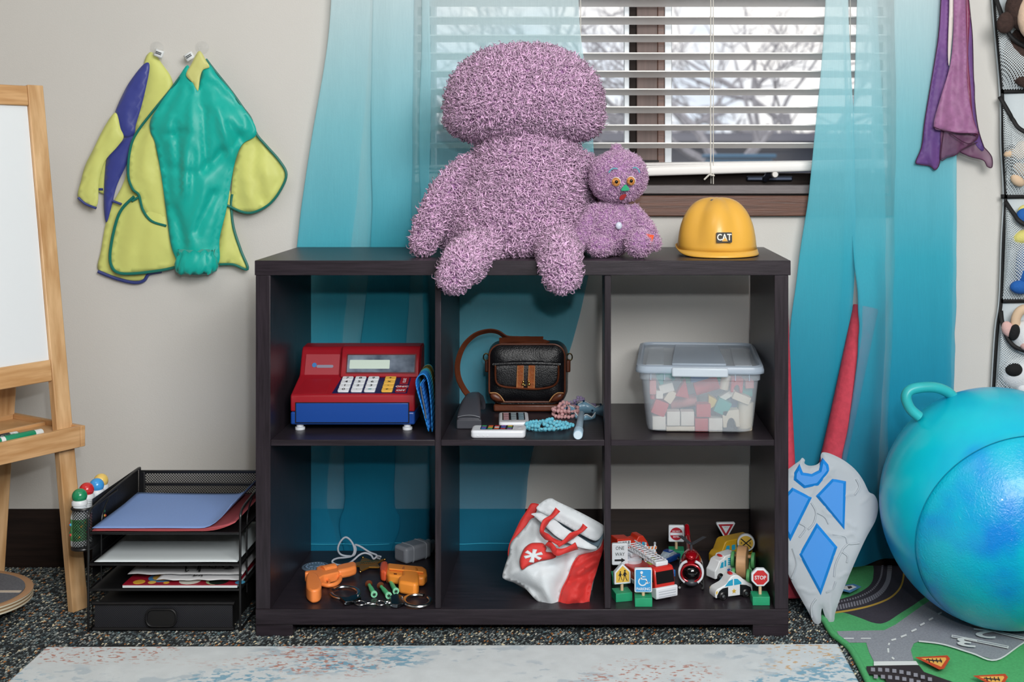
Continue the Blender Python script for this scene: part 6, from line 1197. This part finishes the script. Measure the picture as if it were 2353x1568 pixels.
# ---------------------------------------------------------------- signs
gb = mat('green_base', '#1f9a6c', .5, var=.05, vs=60); wd_ = mat('light_dowel', '#d3b692', .55, var=.1, vs=50, vst=(4, 4, .5)); sw = mat('sign_white', '#dbe2e8', .45); sred = mat('sign_red', '#c4282c', .45); sblu = mat('sign_blue', '#2f93d0', .45); syel = mat('sign_yellow', '#e0b748', .45); sblk = mat('sign_black', '#16181c', .5); sdr = mat('sign_dark_red', '#a81c2c', .45)
def stroke(mb, pts, w, M, h0, h1, closed=False):
    P = [V((*p, 0)) for p in pts]; k = len(P); A, B = [], []
    for i, p in enumerate(P):
        d = ((P[(i + 1) % k] - P[i - 1]) if closed else (P[min(i + 1, k - 1)] - P[max(i - 1, 0)])).normalized(); n_ = V((-d.y, d.x, 0)) * w / 2; A.append(p + n_); B.append(p - n_)
    m_ = k if closed else k - 1
    for h in (h1,): mb.add([(p.x, p.y, h) for p in A + B], [(i, (i + 1) % k, k + (i + 1) % k, k + i) for i in range(m_)], M)
    if not closed: mb.prism(circ(w / 2, 10, *pts[0]), h0, h1, M); mb.prism(circ(w / 2, 10, *pts[-1]), h0, h1, M)
def sign(lab, hx, hy, rz, poly, draw, th=.0095, hz=.0525, tilt=0., base=True):
    z = ZB + hz; s_ = (ZC - z) / (hy - VY); Y = s_ * F - D; X = (hx - VX) * s_
    t = thing('road_sign', lab, 'toy sign', (X, Y, ZB), rz); hb_ = min(p[1] for p in poly)
    b = MB(); b.bb(-.0175, .0175, -.0175, .0175, 0, .0175); build(b, 'base', gb, t, bevel=.0008)
    b = MB(); b.cyl(.0033, hz + hb_ + .004 - .0170, 14, T(0, 0, .0170)); build(b, 'post', wd_, t)
    M = T(0, 0, hz) @ FRONT; b = MB(); b.prism(poly, -th / 2, th / 2, M); hd_ = build(b, 'panel', sw, t, bevel=.0018, seg=3); draw(hd_, M, th / 2); return t
def put(par, name, m, fn): b = MB(); fn(b); return build(b, name, m, par, smooth=0)
def d_stop(p, M, h):
    put(p, 'red_field', sred, lambda b: b.prism(circ(.0155, 8, 0, 0, PI / 8), h, h + .0003, M)); put(p, 'lettering', sw, lambda b: text(b, 'STOP', .0105, M @ T(0, 0, h), .0006, .92, .02))
sign('white edged red toy stop sign on a green block', 1746.5, 1326, 0, circ(.0198, 8, 0, 0, PI / 8), d_stop)
def d_park(p, M, h):
    put(p, 'blue_field', sblu, lambda b: b.prism(rrect(.031, .044, .002, 3), h, h + .0003, M))
    def sym(b):
        b.prism(circ(.0028, 14, -.0035, .0165), h + .0003, h + .0006, M); stroke(b, [(-.0035, .0125), (-.0035, .003), (.0055, .003), (.0085, -.0055), (.0115, -.0040)], .0026, M, h + .0003, h + .0006); stroke(b, [(-.0035, .008), (.004, .008)], .0022, M, h + .0003, h + .0006)
        stroke(b, [(-.0015 + .0078 * math.cos(a), -.0018 + .0078 * math.sin(a)) for a in [math.radians(125 + 235 * i / 24) for i in range(25)]], .0024, M, h + .0003, h + .0006)
    put(p, 'wheelchair_symbol', sw, sym); put(p, 'lettering', sw, lambda b: text(b, 'PARKING', .0082, M @ T(0, -.0168, h), .0006, .82, .02))
sign('blue wheelchair parking toy sign in front of the fire engine', 1478, 1333, 0, rrect(.036, .049, .003), d_park, hz=.049)
def d_way(p, M, h):
    put(p, 'lettering', sblk, lambda b: (text(b, 'ONE', .0105, M @ T(0, .0135, h), .0004, .85), text(b, 'WAY', .0105, M @ T(0, .0005, h), .0004, .85)))
    put(p, 'arrow', sblk, lambda b: b.prism([(-.0115, -.0145), (.003, -.0145), (.003, -.0175), (.0115, -.0125), (.003, -.0075), (.003, -.0105), (-.0115, -.0105)], h, h + .0004, M))
sign('white one way toy sign with black arrow beside the divider', 1424, 1273, 4, rrect(.0345, .046, .003), d_way, hz=.060)
def d_dne(p, M, h):
    put(p, 'red_disc', sdr, lambda b: b.prism(circ(.0145, 32), h, h + .0003, M)); put(p, 'white_bar', sw, lambda b: b.bb(-.0138, .0138, -.003, .003, h + .0003, h + .0005, M))
    put(p, 'lettering', sw, lambda b: (text(b, 'DO NOT', .0042, M @ T(0, .0062, h), .0006, 1.05, .02), text(b, 'ENTER', .0045, M @ T(0, -.0066, h), .0006, 1.05, .02)))
sign('white do not enter toy sign with red disc at the back', 1554, 1226, -2, rrect(.0355, .0375, .003), d_dne)
def tri(r, cy_=0.): return [(r * math.cos(a), r * math.sin(a) + cy_) for a in (math.radians(30), math.radians(150), math.radians(270))]
def rtri(r, rr, cy_=0.):
    o = []
    for a in (30, 150, 270):
        cx_, c2 = (r - 2 * rr) * math.cos(math.radians(a)), (r - 2 * rr) * math.sin(math.radians(a)) + cy_
        o += [(cx_ + rr * math.cos(math.radians(a - 60 + 120 * i / 5)), c2 + rr * math.sin(math.radians(a - 60 + 120 * i / 5))) for i in range(6)]
    return o
def d_yld(p, M, h):
    put(p, 'red_triangle', sdr, lambda b: b.prism(tri(.0205, .003), h, h + .0003, M)); o = put(p, 'white_triangle', sw, lambda b: b.prism(tri(.0115, .0035), h + .0003, h + .0005, M)); put(p, 'lettering', mat('sign_grey', '#8a8f94', .5), lambda b: text(b, 'YIELD', .0036, M @ T(0, .0058, h), .0008, 1.0))
sign('triangular red and white yield toy sign behind the bus', 1667, 1217, 4, rtri(.0275, .003, .003), d_yld, .010, .0545)
def d_rr(p, M, h):
    put(p, 'yellow_disc', syel, lambda b: b.prism(circ(.0158, 32), h, h + .0003, M))
    put(p, 'black_cross', sblk, lambda b: [b.bb(-.0150, .0150, -.0012, .0012, h + .0003, h + .0006, M @ R('Z', a)) for a in (40, -40)]); put(p, 'lettering', sblk, lambda b: (text(b, 'R', .0075, M @ T(-.0095, 0, h), .0006, 1.0, .01), text(b, 'R', .0075, M @ T(.0095, 0, h), .0006, 1.0, .01)))
sign('round yellow railroad crossing toy sign behind the wooden roller', 1714, 1247, -5, circ(.0195, 32), d_rr, .010)
def d_ped(p, M, h):
    pen = lambda k: [(-.0175 * k, -.0205 * k), (.0175 * k, -.0205 * k), (.0175 * k, .004 * k), (0, .0215 * k), (-.0175 * k, .004 * k)]
    put(p, 'yellow_field', syel, lambda b: b.prism(pen(.80), h, h + .0003, M))
    def sym(b):
        for (cx_, k) in ((-.0052, .82), (.0045, 1.0)):
            f = lambda x, y: (cx_ + x * k, -.003 + y * k); b.prism(circ(.0019 * k, 12, *f(0, .0098)), h + .0003, h + .0006, M); b.prism([f(-.0022, .0072), f(.0018, .0072), f(.0022, -.001), f(-.0026, -.001)], h + .0003, h + .0006, M)
            for pts in ([f(-.001, 0), f(-.002, -.006), f(-.004, -.0115)], [f(.001, 0), f(.0026, -.006), f(.0050, -.0108)], [f(-.001, .006), f(-.0045, .001)], [f(.001, .006), f(.004, .002)]): stroke(b, pts, .0014 * k, M, h + .0003, h + .0006)
    put(p, 'walking_figures', sblk, sym)
sign('yellow pedestrian crossing toy sign of house shaped outline', 1429, 1318, 14, [(-.0175, -.0205), (.0175, -.0205), (.0175, .004), (0, .0215), (-.0175, .004)], d_ped, .012)
# barricade
q = W(1494, 1277, .285); t = thing('barricade', 'small white and orange striped road barricade behind the fire engine', 'toy barricade', (q.x, .285, ZB), 6)
for x in (-.0105, .0105):
    b = MB(); b.bb(x - .0022, x + .0022, -.002, .002, 0, .041); build(b, 'leg', sw, t, bevel=.0006); b = MB(); b.bb(x - .004, x + .004, -.009, .009, 0, .0025); build(b, 'foot', sw, t, bevel=.0006); build(MB().ball((x, 0, .0435), .0030, 12, 8), 'lamp', mat('lamp_grey', '#b9bec4', .3), t)
bo = mat('barricade_orange', '#e07b33', .5)
for z in (.0095, .0215, .0345):
    b = MB(); b.bb(-.0145, .0145, -.004, -.0022, z - .0032, z + .0032); pl_ = build(b, 'plank', sw, t, bevel=.0003); b = MB()
    for k in range(4): x = -.0125 + k * .0075; b.prism([(x - .001, z - .0030), (x + .0025, z - .0030), (x + .0045, z + .0030), (x + .001, z + .0030)], .004, .0043, FRONT)
    build(b, 'orange_stripes', bo, pl_, smooth=0)
b = MB(); b.bb(-.0095, .0095, -.0054, -.0044, .006, .0315); o = build(b, 'notice', sw, t, bevel=.0002); put(o, 'lettering', sblk, lambda b: (text(b, 'ROAD', .0048, FRONT @ T(0, .0272, .0056), .0003, 1.1, .02), text(b, 'CLOSED', .0044, FRONT @ T(0, .0205, .0056), .0003, 1.0, .02))); put(o, 'black_strip', sblk, lambda b: b.bb(-.0085, .0085, -.0058, -.0055, .0085, .0155))
# ---------------------------------------------------------------- vehicles
tyre = mat('black_tyre', '#131315', .35); hub = mat('hub_silver', '#a6abb2', .25, metal=.9); win_ = mat('window_blue', '#2aa0c6', .4); wv = mat('white_wood_paint', '#dfe3e6', .4)
XZ = lambda a, c, h: (a, h, c)
def wheels(par, xs, y, r, w=.006, z=None):
    for x in xs:
        for s_ in (-1, 1):
            M = T(x, s_ * y, z or r) @ R('X', -90 * s_); b = MB(); b.lathe([(r * .5, -w / 2), (r, -w / 2 + .001), (r, w / 2 - .0015), (r * .72, w / 2), (r * .62, w / 2 - .001)], 22, M); o = build(b, 'wheel', tyre, par); b = MB(); b.lathe([(r * .42, w / 2 - .001), (r * .36, w / 2 + .0008), (0, w / 2 + .0015)], 16, M); build(b, 'hub', hub, o)
def side(par, name, poly, y, m, both=True, h=.0005):
    for s_ in ((-1, 1) if both else (-1,)):
        b = MB(); b.prism(poly, s_ * y, s_ * (y + h), None, XZ); build(b, name, m, par, smooth=0)
def vehicle(name, lab, px, py, rz, cat): q = FL(px, py, ZB); return thing(name, lab, cat, q, rz)
# police car: nose at -x
t = vehicle('police_car', 'white and black wooden toy police car with gold star door', 1680, 1371, 20, 'toy car'); t.scale = (.9, .9, .9); w2 = .0165
b = MB(); pf = cr([(-.047, .006), (-.048, .016), (-.044, .025), (-.033, .030), (-.020, .036), (-.010, .049), (.000, .0535), (.012, .051), (.024, .041), (.036, .032), (.045, .027), (.047, .018), (.047, .006)], 4); b.prism(pf, -w2, w2, None, XZ); build(b, 'body', wv, t, bevel=.002)
for pl_ in ([(-.044, .007), (-.044, .012), (-.038, .022), (-.030, .027), (-.016, .0285), (-.016, .007)], [(.014, .007), (.014, .031), (.030, .028), (.041, .022), (.044, .014), (.044, .009)]): side(t, 'black_panel', pl_, w2, mat('police_black', '#14161a', .4))
side(t, 'window', [(-.024, .031), (-.014, .042), (-.004, .0455), (-.004, .031)], w2, win_); side(t, 'window', [(-.001, .031), (-.001, .0455), (.008, .0445), (.017, .036), (.018, .032)], w2, win_)
side(t, 'star_emblem', star(5, .0062, .0028, PI / 2, -.001, .0175), w2, mat('star_gold', '#cda93e', .4)); b = MB(); b.ball((-.003, 0, .054), (.005, .010, .0032), 14, 8); build(b, 'beacon', sred, t); wheels(t, (-.029, .029), w2 + .001, .0098)
side(t, 'headlamp', [(-.0465, .015), (-.0465, .021), (-.0435, .0235), (-.0425, .018)], w2 + .0004, mat('lamp_yellow', '#e6c24a', .4))
# ambulance
t = vehicle('ambulance', 'white wooden toy ambulance with blue windows behind the police car', 1658, 1327, 36, 'toy car'); t.scale = (.86, .86, .86); w2 = .017
b = MB(); pf = [(-.037, .006), (-.037, .026), (-.030, .034), (-.022, .049), (-.012, .052), (-.008, .052), (-.004, .058), (.036, .060), (.039, .057), (.039, .006)]; b.prism(pf, -w2, w2, None, XZ); build(b, 'body', wv, t, bevel=.0022, seg=3)
side(t, 'window', [(-.021, .031), (-.016, .044), (-.009, .045), (-.009, .031)], w2, win_); side(t, 'window', [(-.006, .032), (-.006, .047), (.000, .0475), (.000, .032)], w2, win_)
for k in range(4): side(t, 'blue_stripe', [(.006, .0335 + k * .0047), (.006, .0367 + k * .0047), (.034, .0367 + k * .0047), (.034, .0335 + k * .0047)], w2, win_)
side(t, 'medical_star', [(r * math.cos(a) + .008, r * math.sin(a) + .020) for r, a in [((.0058 if i % 4 in (1, 2) else .0026), PI / 12 * (i - .5) + (.13 if i % 4 == 1 else -.13 if i % 4 == 2 else 0) * -1) for i in range(24)]], w2, mat('medical_blue', '#1c4fa8', .4))
b = MB(); b.ball((-.006, 0, .056), (.004, .010, .003), 12, 8); build(b, 'beacon', sred, t); wheels(t, (-.021, .024), w2 + .001, .0095)
# school bus
t = vehicle('school_bus', 'yellow wooden toy bus with blue windows behind the white ambulance', 1676, 1294, 28, 'toy car'); t.scale = (.97, .97, .97); w2 = .018; bus = mat('bus_yellow', '#c79c22', .42, var=.05, vs=20)
b = MB(); pf = [(-.045, .006), (-.046, .024), (-.040, .031), (-.034, .034), (-.024, .055), (-.018, .0585), (.05, .060), (.053, .057), (.053, .006)]; b.prism(pf, -w2, w2, None, XZ); build(b, 'body', bus, t, bevel=.0022, seg=3)
side(t, 'window', [(-.026, .033), (-.020, .047), (-.012, .047), (-.012, .033)], w2, win_)
for k in range(4): side(t, 'window', rrect(.0098, .012, .002, 3, -.001 + k * .0135, .041), w2, win_)
for z in (.024, .019): side(t, 'black_line', [(-.01, z), (.05, z), (.05, z + .0014), (-.01, z + .0014)], w2, sblk)
wheels(t, (-.028, .032), w2 + .001, .0095)
# red wooden fire van
t = vehicle('fire_van', 'red orange wooden toy van with blue windows at the back', 1452, 1291, 205, 'toy car'); w2 = .0175; rw_ = mat('red_orange_paint', '#c8341f', .42)
b = MB(); pf = [(-.036, .006), (-.037, .03), (-.030, .046), (-.020, .060), (-.008, .0605), (-.004, .053), (.006, .052), (.012, .058), (.045, .061), (.047, .006)]; b.prism(pf, -w2, w2, None, XZ); build(b, 'body', rw_, t, bevel=.002, seg=3)
side(t, 'window', [(-.030, .034), (-.023, .046), (-.016, .047), (-.016, .034)], w2, win_); side(t, 'window', [(-.013, .034), (-.013, .0475), (-.005, .047), (-.005, .034)], w2, win_); side(t, 'white_ladder_print', [(.012, .044), (.012, .054), (.044, .056), (.044, .046)], w2, sw); wheels(t, (-.020, .028), w2 + .001, .0095)
for k in range(4): side(t, 'ladder_rung_print', [(.016 + k * .007, .0455), (.016 + k * .007, .0535), (.018 + k * .007, .0535), (.018 + k * .007, .0455)], w2 + .0005, sblk)
# fire engine with ladder: front at +x
q0, q1 = FL(1531, 1381, ZB), FL(1430, 1318, ZB); dr_ = (q0 - q1).normalized(); t = thing('fire_engine', 'red plastic toy fire engine with white extending ladder', 'toy car', q0 - dr_ * .082, math.degrees(math.atan2(dr_.y, dr_.x))); w2 = .0235; rpl = mat('fire_red_plastic', '#c62a24', .3, coat=.2); wpl = mat('white_toy_plastic', '#dfe3ea', .35)
b = MB(); b.prism([(-.078, .014), (-.078, .040), (.040, .040), (.040, .018), (.030, .014)], -w2, w2, None, XZ); build(b, 'body', rpl, t, bevel=.002)
b = MB(); b.prism([(.041, .016), (.041, .062), (.046, .066), (.068, .066), (.073, .060), (.078, .036), (.079, .016)], -w2, w2, None, XZ); cb_ = build(b, 'cab', rpl, t, bevel=.003, seg=3)
b = MB(); b.prism([(.0700, .036), (.0680, .0585), (.0748, .0585), (.0805, .036)], -w2 + .003, w2 - .003, None, XZ); build(b, 'windscreen', mat('black_glass', '#0e0f13', .12), cb_); side(cb_, 'side_window', [(.046, .037), (.046, .057), (.066, .057), (.070, .037)], w2, mat('black_glass', 0))
b = MB(); b.prism([(.060, .006), (.060, .022), (.082, .030), (.086, .028), (.086, .008), (.083, .006)], -w2 - .002, w2 + .002, None, XZ); bu_ = build(b, 'bumper', wpl, t, bevel=.002, seg=3)
for k in range(3): put(bu_, 'grille_line', mat('grille_grey', '#aeb6c0', .4), lambda b: b.bb(.0861, .0866, -.020, .020, .011 + k * .005, .0122 + k * .005))
b = MB(); b.prism([(-.080, .009), (-.080, .018), (.06, .018), (.06, .009)], -w2 - .001, w2 + .001, None, XZ); build(b, 'running_board', wpl, t, bevel=.001)
put(t, 'lettering', mat('pale_lettering', '#e8b8ae', .5), lambda b: text(b, 'FIRE RESCUE', .0115, fr((-.012, -w2 - .0003, .0295), (1, 0, 0), (0, 0, 1), (0, -1, 0)), .0003, 1.0))
wheels(t, (-.05, -.028, .052), w2 - .0005, .0100)
b = MB(); b.lathe([(.018, .040), (.018, .046), (.013, .047), (.013, .056)], 24, T(-.055, 0, 0)); build(b, 'turntable', wpl, t); b = MB(); b.bb(-.072, -.040, -.014, .014, .055, .064); build(b, 'ladder_cradle', wpl, t, bevel=.002)
la, lb_ = V((-.072, 0, .074)), V((.064, 0, .0715)); lad = MB(); 
for s_ in (-1, 1):
    for dz in (-.005, .005): lad.tube([la + V((0, s_ * .0125, dz)), lb_ + V((0, s_ * .0125, dz * .6))], .0015, 6)
    for k in range(11):
        p0 = la.lerp(lb_, k / 11); p1 = la.lerp(lb_, (k + 1) / 11); lad.tube([p0 + V((0, s_ * .0125, -.005)), p0.lerp(p1, .5) + V((0, s_ * .0125, .005)), p1 + V((0, s_ * .0125, -.005))], .0011, 5)
ld_ = build(lad, 'ladder_rail', wpl, t)
for k in range(12): p = la.lerp(lb_, (k + .5) / 12); b = MB(); b.tube([p + V((0, -.0125, .001)), p + V((0, .0125, .001))], .0012, 6); build(b, 'rung', wpl, ld_)
b = MB(); b.bb(.055, .066, -.0145, .0145, .066, .0755); build(b, 'ladder_tip', wpl, t, bevel=.002)
b = MB(); b.lathe([(.006, 0), (.006, .008)], 8, T(.058, w2, .045) @ R('X', -90)); b.bb(.054, .062, w2 + .006, w2 + .011, .038, .052); build(b, 'crank_knob', mat('blue_translucent', '#1c5fa0', .3), t, bevel=.001)
# helicopter: nose to the room
q = FL(1592, 1357, ZB); t = thing('helicopter', 'shiny red and white toy helicopter with dark cockpit on black skids', 'toy helicopter', (q.x, q.y + .042, ZB), -5); hr = mat('metallic_red', '#a80c1c', .2, metal=.35, coat=.6); hbk = mat('cockpit_black', '#08090b', .10, coat=.5)
def hull(name, m, k, y0, y1, zc, par=t, arc=None):
    rs = []
    for i in range(15):
        u = i / 14; y = y0 + (y1 - y0) * u; s_ = math.sin(PI * (.06 + .88 * u)) ** .55; rs.append([(.0235 * k * s_ * math.cos(a), y, zc + .026 * k * s_ * math.sin(a) + .010 * u * u) for a in [2 * PI * j / 24 for j in range(24)]])
    b = MB(); b.rings(rs); return build(b, name, m, par)
fs = hull('fuselage', hr, 1.0, -.045, .055, .036); wb_ = hull('white_side_band', wpl, 1.10, -.036, .050, .030)
b = MB(); 
def cyl_patch(mb, a0, a1, v0, v1, r, fz, n=10):
    mb.grid(n, n, lambda u, v: ((.0242 * r * math.sin(PI * (.06 + .88 * (v0 + (v1 - v0) * v))) ** .55) * math.cos(a0 + (a1 - a0) * u), -.045 + .1 * (v0 + (v1 - v0) * v), .036 + (.0268 * r * math.sin(PI * (.06 + .88 * (v0 + (v1 - v0) * v))) ** .55) * math.sin(a0 + (a1 - a0) * u) + .010 * (v0 + (v1 - v0) * v) ** 2))
b.ball((0, -.035, .0355), (.0200, .0160, .0170), 24, 16, R('X', 0)); build(b, 'cockpit_glass', hbk, t)
b = MB(); b.tube([(.0205 * math.cos(a), -.0425 + .003 * math.sin(a), .0355 + .0172 * math.sin(a)) for a in [2 * PI * i / 40 for i in range(40)]], .0022, 8, closed=True); build(b, 'cockpit_frame', hr, t)
for sx in (-1, 1): b = MB(); b.tube(cr([(sx * .009, -.036, .0585), (sx * .0185, -.034, .0520), (sx * .0240, -.033, .0390), (sx * .0220, -.037, .0250), (sx * .0130, -.043, .0165)], 5), .0030, 8); build(b, 'white_trim', wpl, t)
for sx in (-1, 1): b = MB(); b.ball((sx * .0215, -.012, .038), (.004, .017, .011), 14, 10); build(b, 'side_window', hbk, t)
b = MB(); b.ball((0, -.012, .064), (.014, .022, .010), 20, 12); build(b, 'engine_cowl', hr, t)
b = MB(); b.limb([(0, .045, .046), (-.004, .085, .055), (-.008, .125, .064)], [.010, .006, .004], 14, 4); build(b, 'tail_boom', hr, t); b = MB(); b.limb([(-.008, .125, .064), (-.010, .138, .080)], [.006, .0055], 12, 4); build(b, 'tail_fin', hr, t)
b = MB(); b.cyl(.003, .012, 12, T(0, -.004, .072)); build(b, 'rotor_mast', mat('dark_grey_plastic', '#3a3d44', .4), t)
for a in (62, 112): b = MB(); b.bb(.003, .062, -.0045, .0045, .0835, .0850, T(0, -.004, 0) @ R('Z', a)); build(b, 'rotor_blade', mat('dark_grey_plastic', 0), t, bevel=.0005)
for sx in (-1, 1):
    b = MB(); b.tube(cr([(sx * .024, -.045, .006), (sx * .025, -.036, .003), (sx * .025, .0, .003), (sx * .025, .045, .003)], 5), .0025, 8); build(b, 'skid', tyre, t)
    for y in (-.018, .022): b = MB(); b.tube([(sx * .012, y, .016), (sx * .025, y, .003)], .0018, 6); build(b, 'skid_strut', tyre, t)
b = MB(); b.ball((0, -.035, .016), (.016, .016, .009), 18, 10); build(b, 'chin', mat('dark_grey_plastic', 0), t)
# little cars
def minicar(lab, px, py, rz, m, L=.058):
    t = vehicle('toy_car', lab, px, py, rz, 'toy car'); b = MB(); rs = []
    for x, w, h, z0 in ((-.5, .13, .10, .08), (-.47, .17, .16, .06), (-.3, .20, .20, .05), (-.05, .21, .22, .05), (.25, .21, .24, .05), (.45, .19, .23, .06), (.5, .15, .2, .08)): rs.append([(x * L, y * L, z * L) for y, z in rrect(w * 2, h - z0, .04, 3, 0, (h + z0) / 2)])
    b.rings(rs); build(b, 'body', m, t, bevel=.001); b = MB(); rs = []
    for x, w, h in ((-.22, .15, .22), (-.05, .15, .34), (.16, .15, .36), (.36, .13, .24)): rs.append([(x * L, y * L, z * L) for y, z in rrect(w * 2, h - .15, .03, 3, 0, (h + .15) / 2)])
    b.rings(rs); build(b, 'cabin_glass', mat('pale_glass', '#9fb0bc', .15, var=.4, vs=80), t); b = MB(); b.bb(-.04 * L, .18 * L, -.14 * L, .14 * L, .335 * L, .375 * L); build(b, 'roof', m, t, bevel=.001)
    wheels(t, (-.3 * L, .3 * L), .19 * L, .085 * L, .004); return t
bcar = minicar('dark blue toy sports car with pale bonnet decal', 1533, 1293, 48, mat('metallic_blue', '#16499a', .25, metal=.3, coat=.5), .070)
b = MB(); 
for s_ in (-1, 1):
    for k in range(3): b.prism([(-.020 + k * .004, s_ * .002), (-.012 + k * .004, s_ * .0075), (-.010 + k * .004, s_ * .0075), (-.017 + k * .004, s_ * .002)], .0122, .0131)
build(b, 'bonnet_decal', mat('decal_white', '#b8cfe0', .3), bcar, smooth=0)
minicar('yellow green toy car half hidden behind the fire engine ladder', 1500, 1300, 40, mat('lime_car_paint', '#9aa83a', .3), .042)
# wooden roller
q = FL(1712, 1352, ZB); t = thing('wooden_roller', 'natural wood roller toy with green wheels behind the stop sign', 'wooden toy', (q.x, q.y + .045, ZB), -14); nw = mat('pale_wood', '#c69a70', .45, var=.14, vs=14, vst=(.6, 6, 6)); gw = mat('green_wood_paint', '#5fae6c', .45)
b = MB(); b.lathe([(.024, -.0105), (.0325, -.0105), (.034, -.009), (.034, .009), (.0325, .0105), (.024, .0105)], 48, T(0, 0, .040) @ R('Y', 90)); b.cyl(.024, .018, 32, T(-.009, 0, .040) @ R('Y', 90)); build(b, 'wooden_disc', nw, t)
for sx in (-1, 1):
    for (y, z, r) in ((-.022, .017, .0160), (.016, .040, .0170), (.026, .017, .0160)): b = MB(); b.cyl(r, .007, 28, T(sx * .0155 - .0035 + (.006 * sx if z > .03 else 0), y, z) @ R('Y', 90)); build(b, 'green_wheel', gw, t, bevel=.001)
b = MB(); b.cyl(.004, .05, 12, T(-.025, .018, .047) @ R('Y', 90)); build(b, 'axle', nw, t)
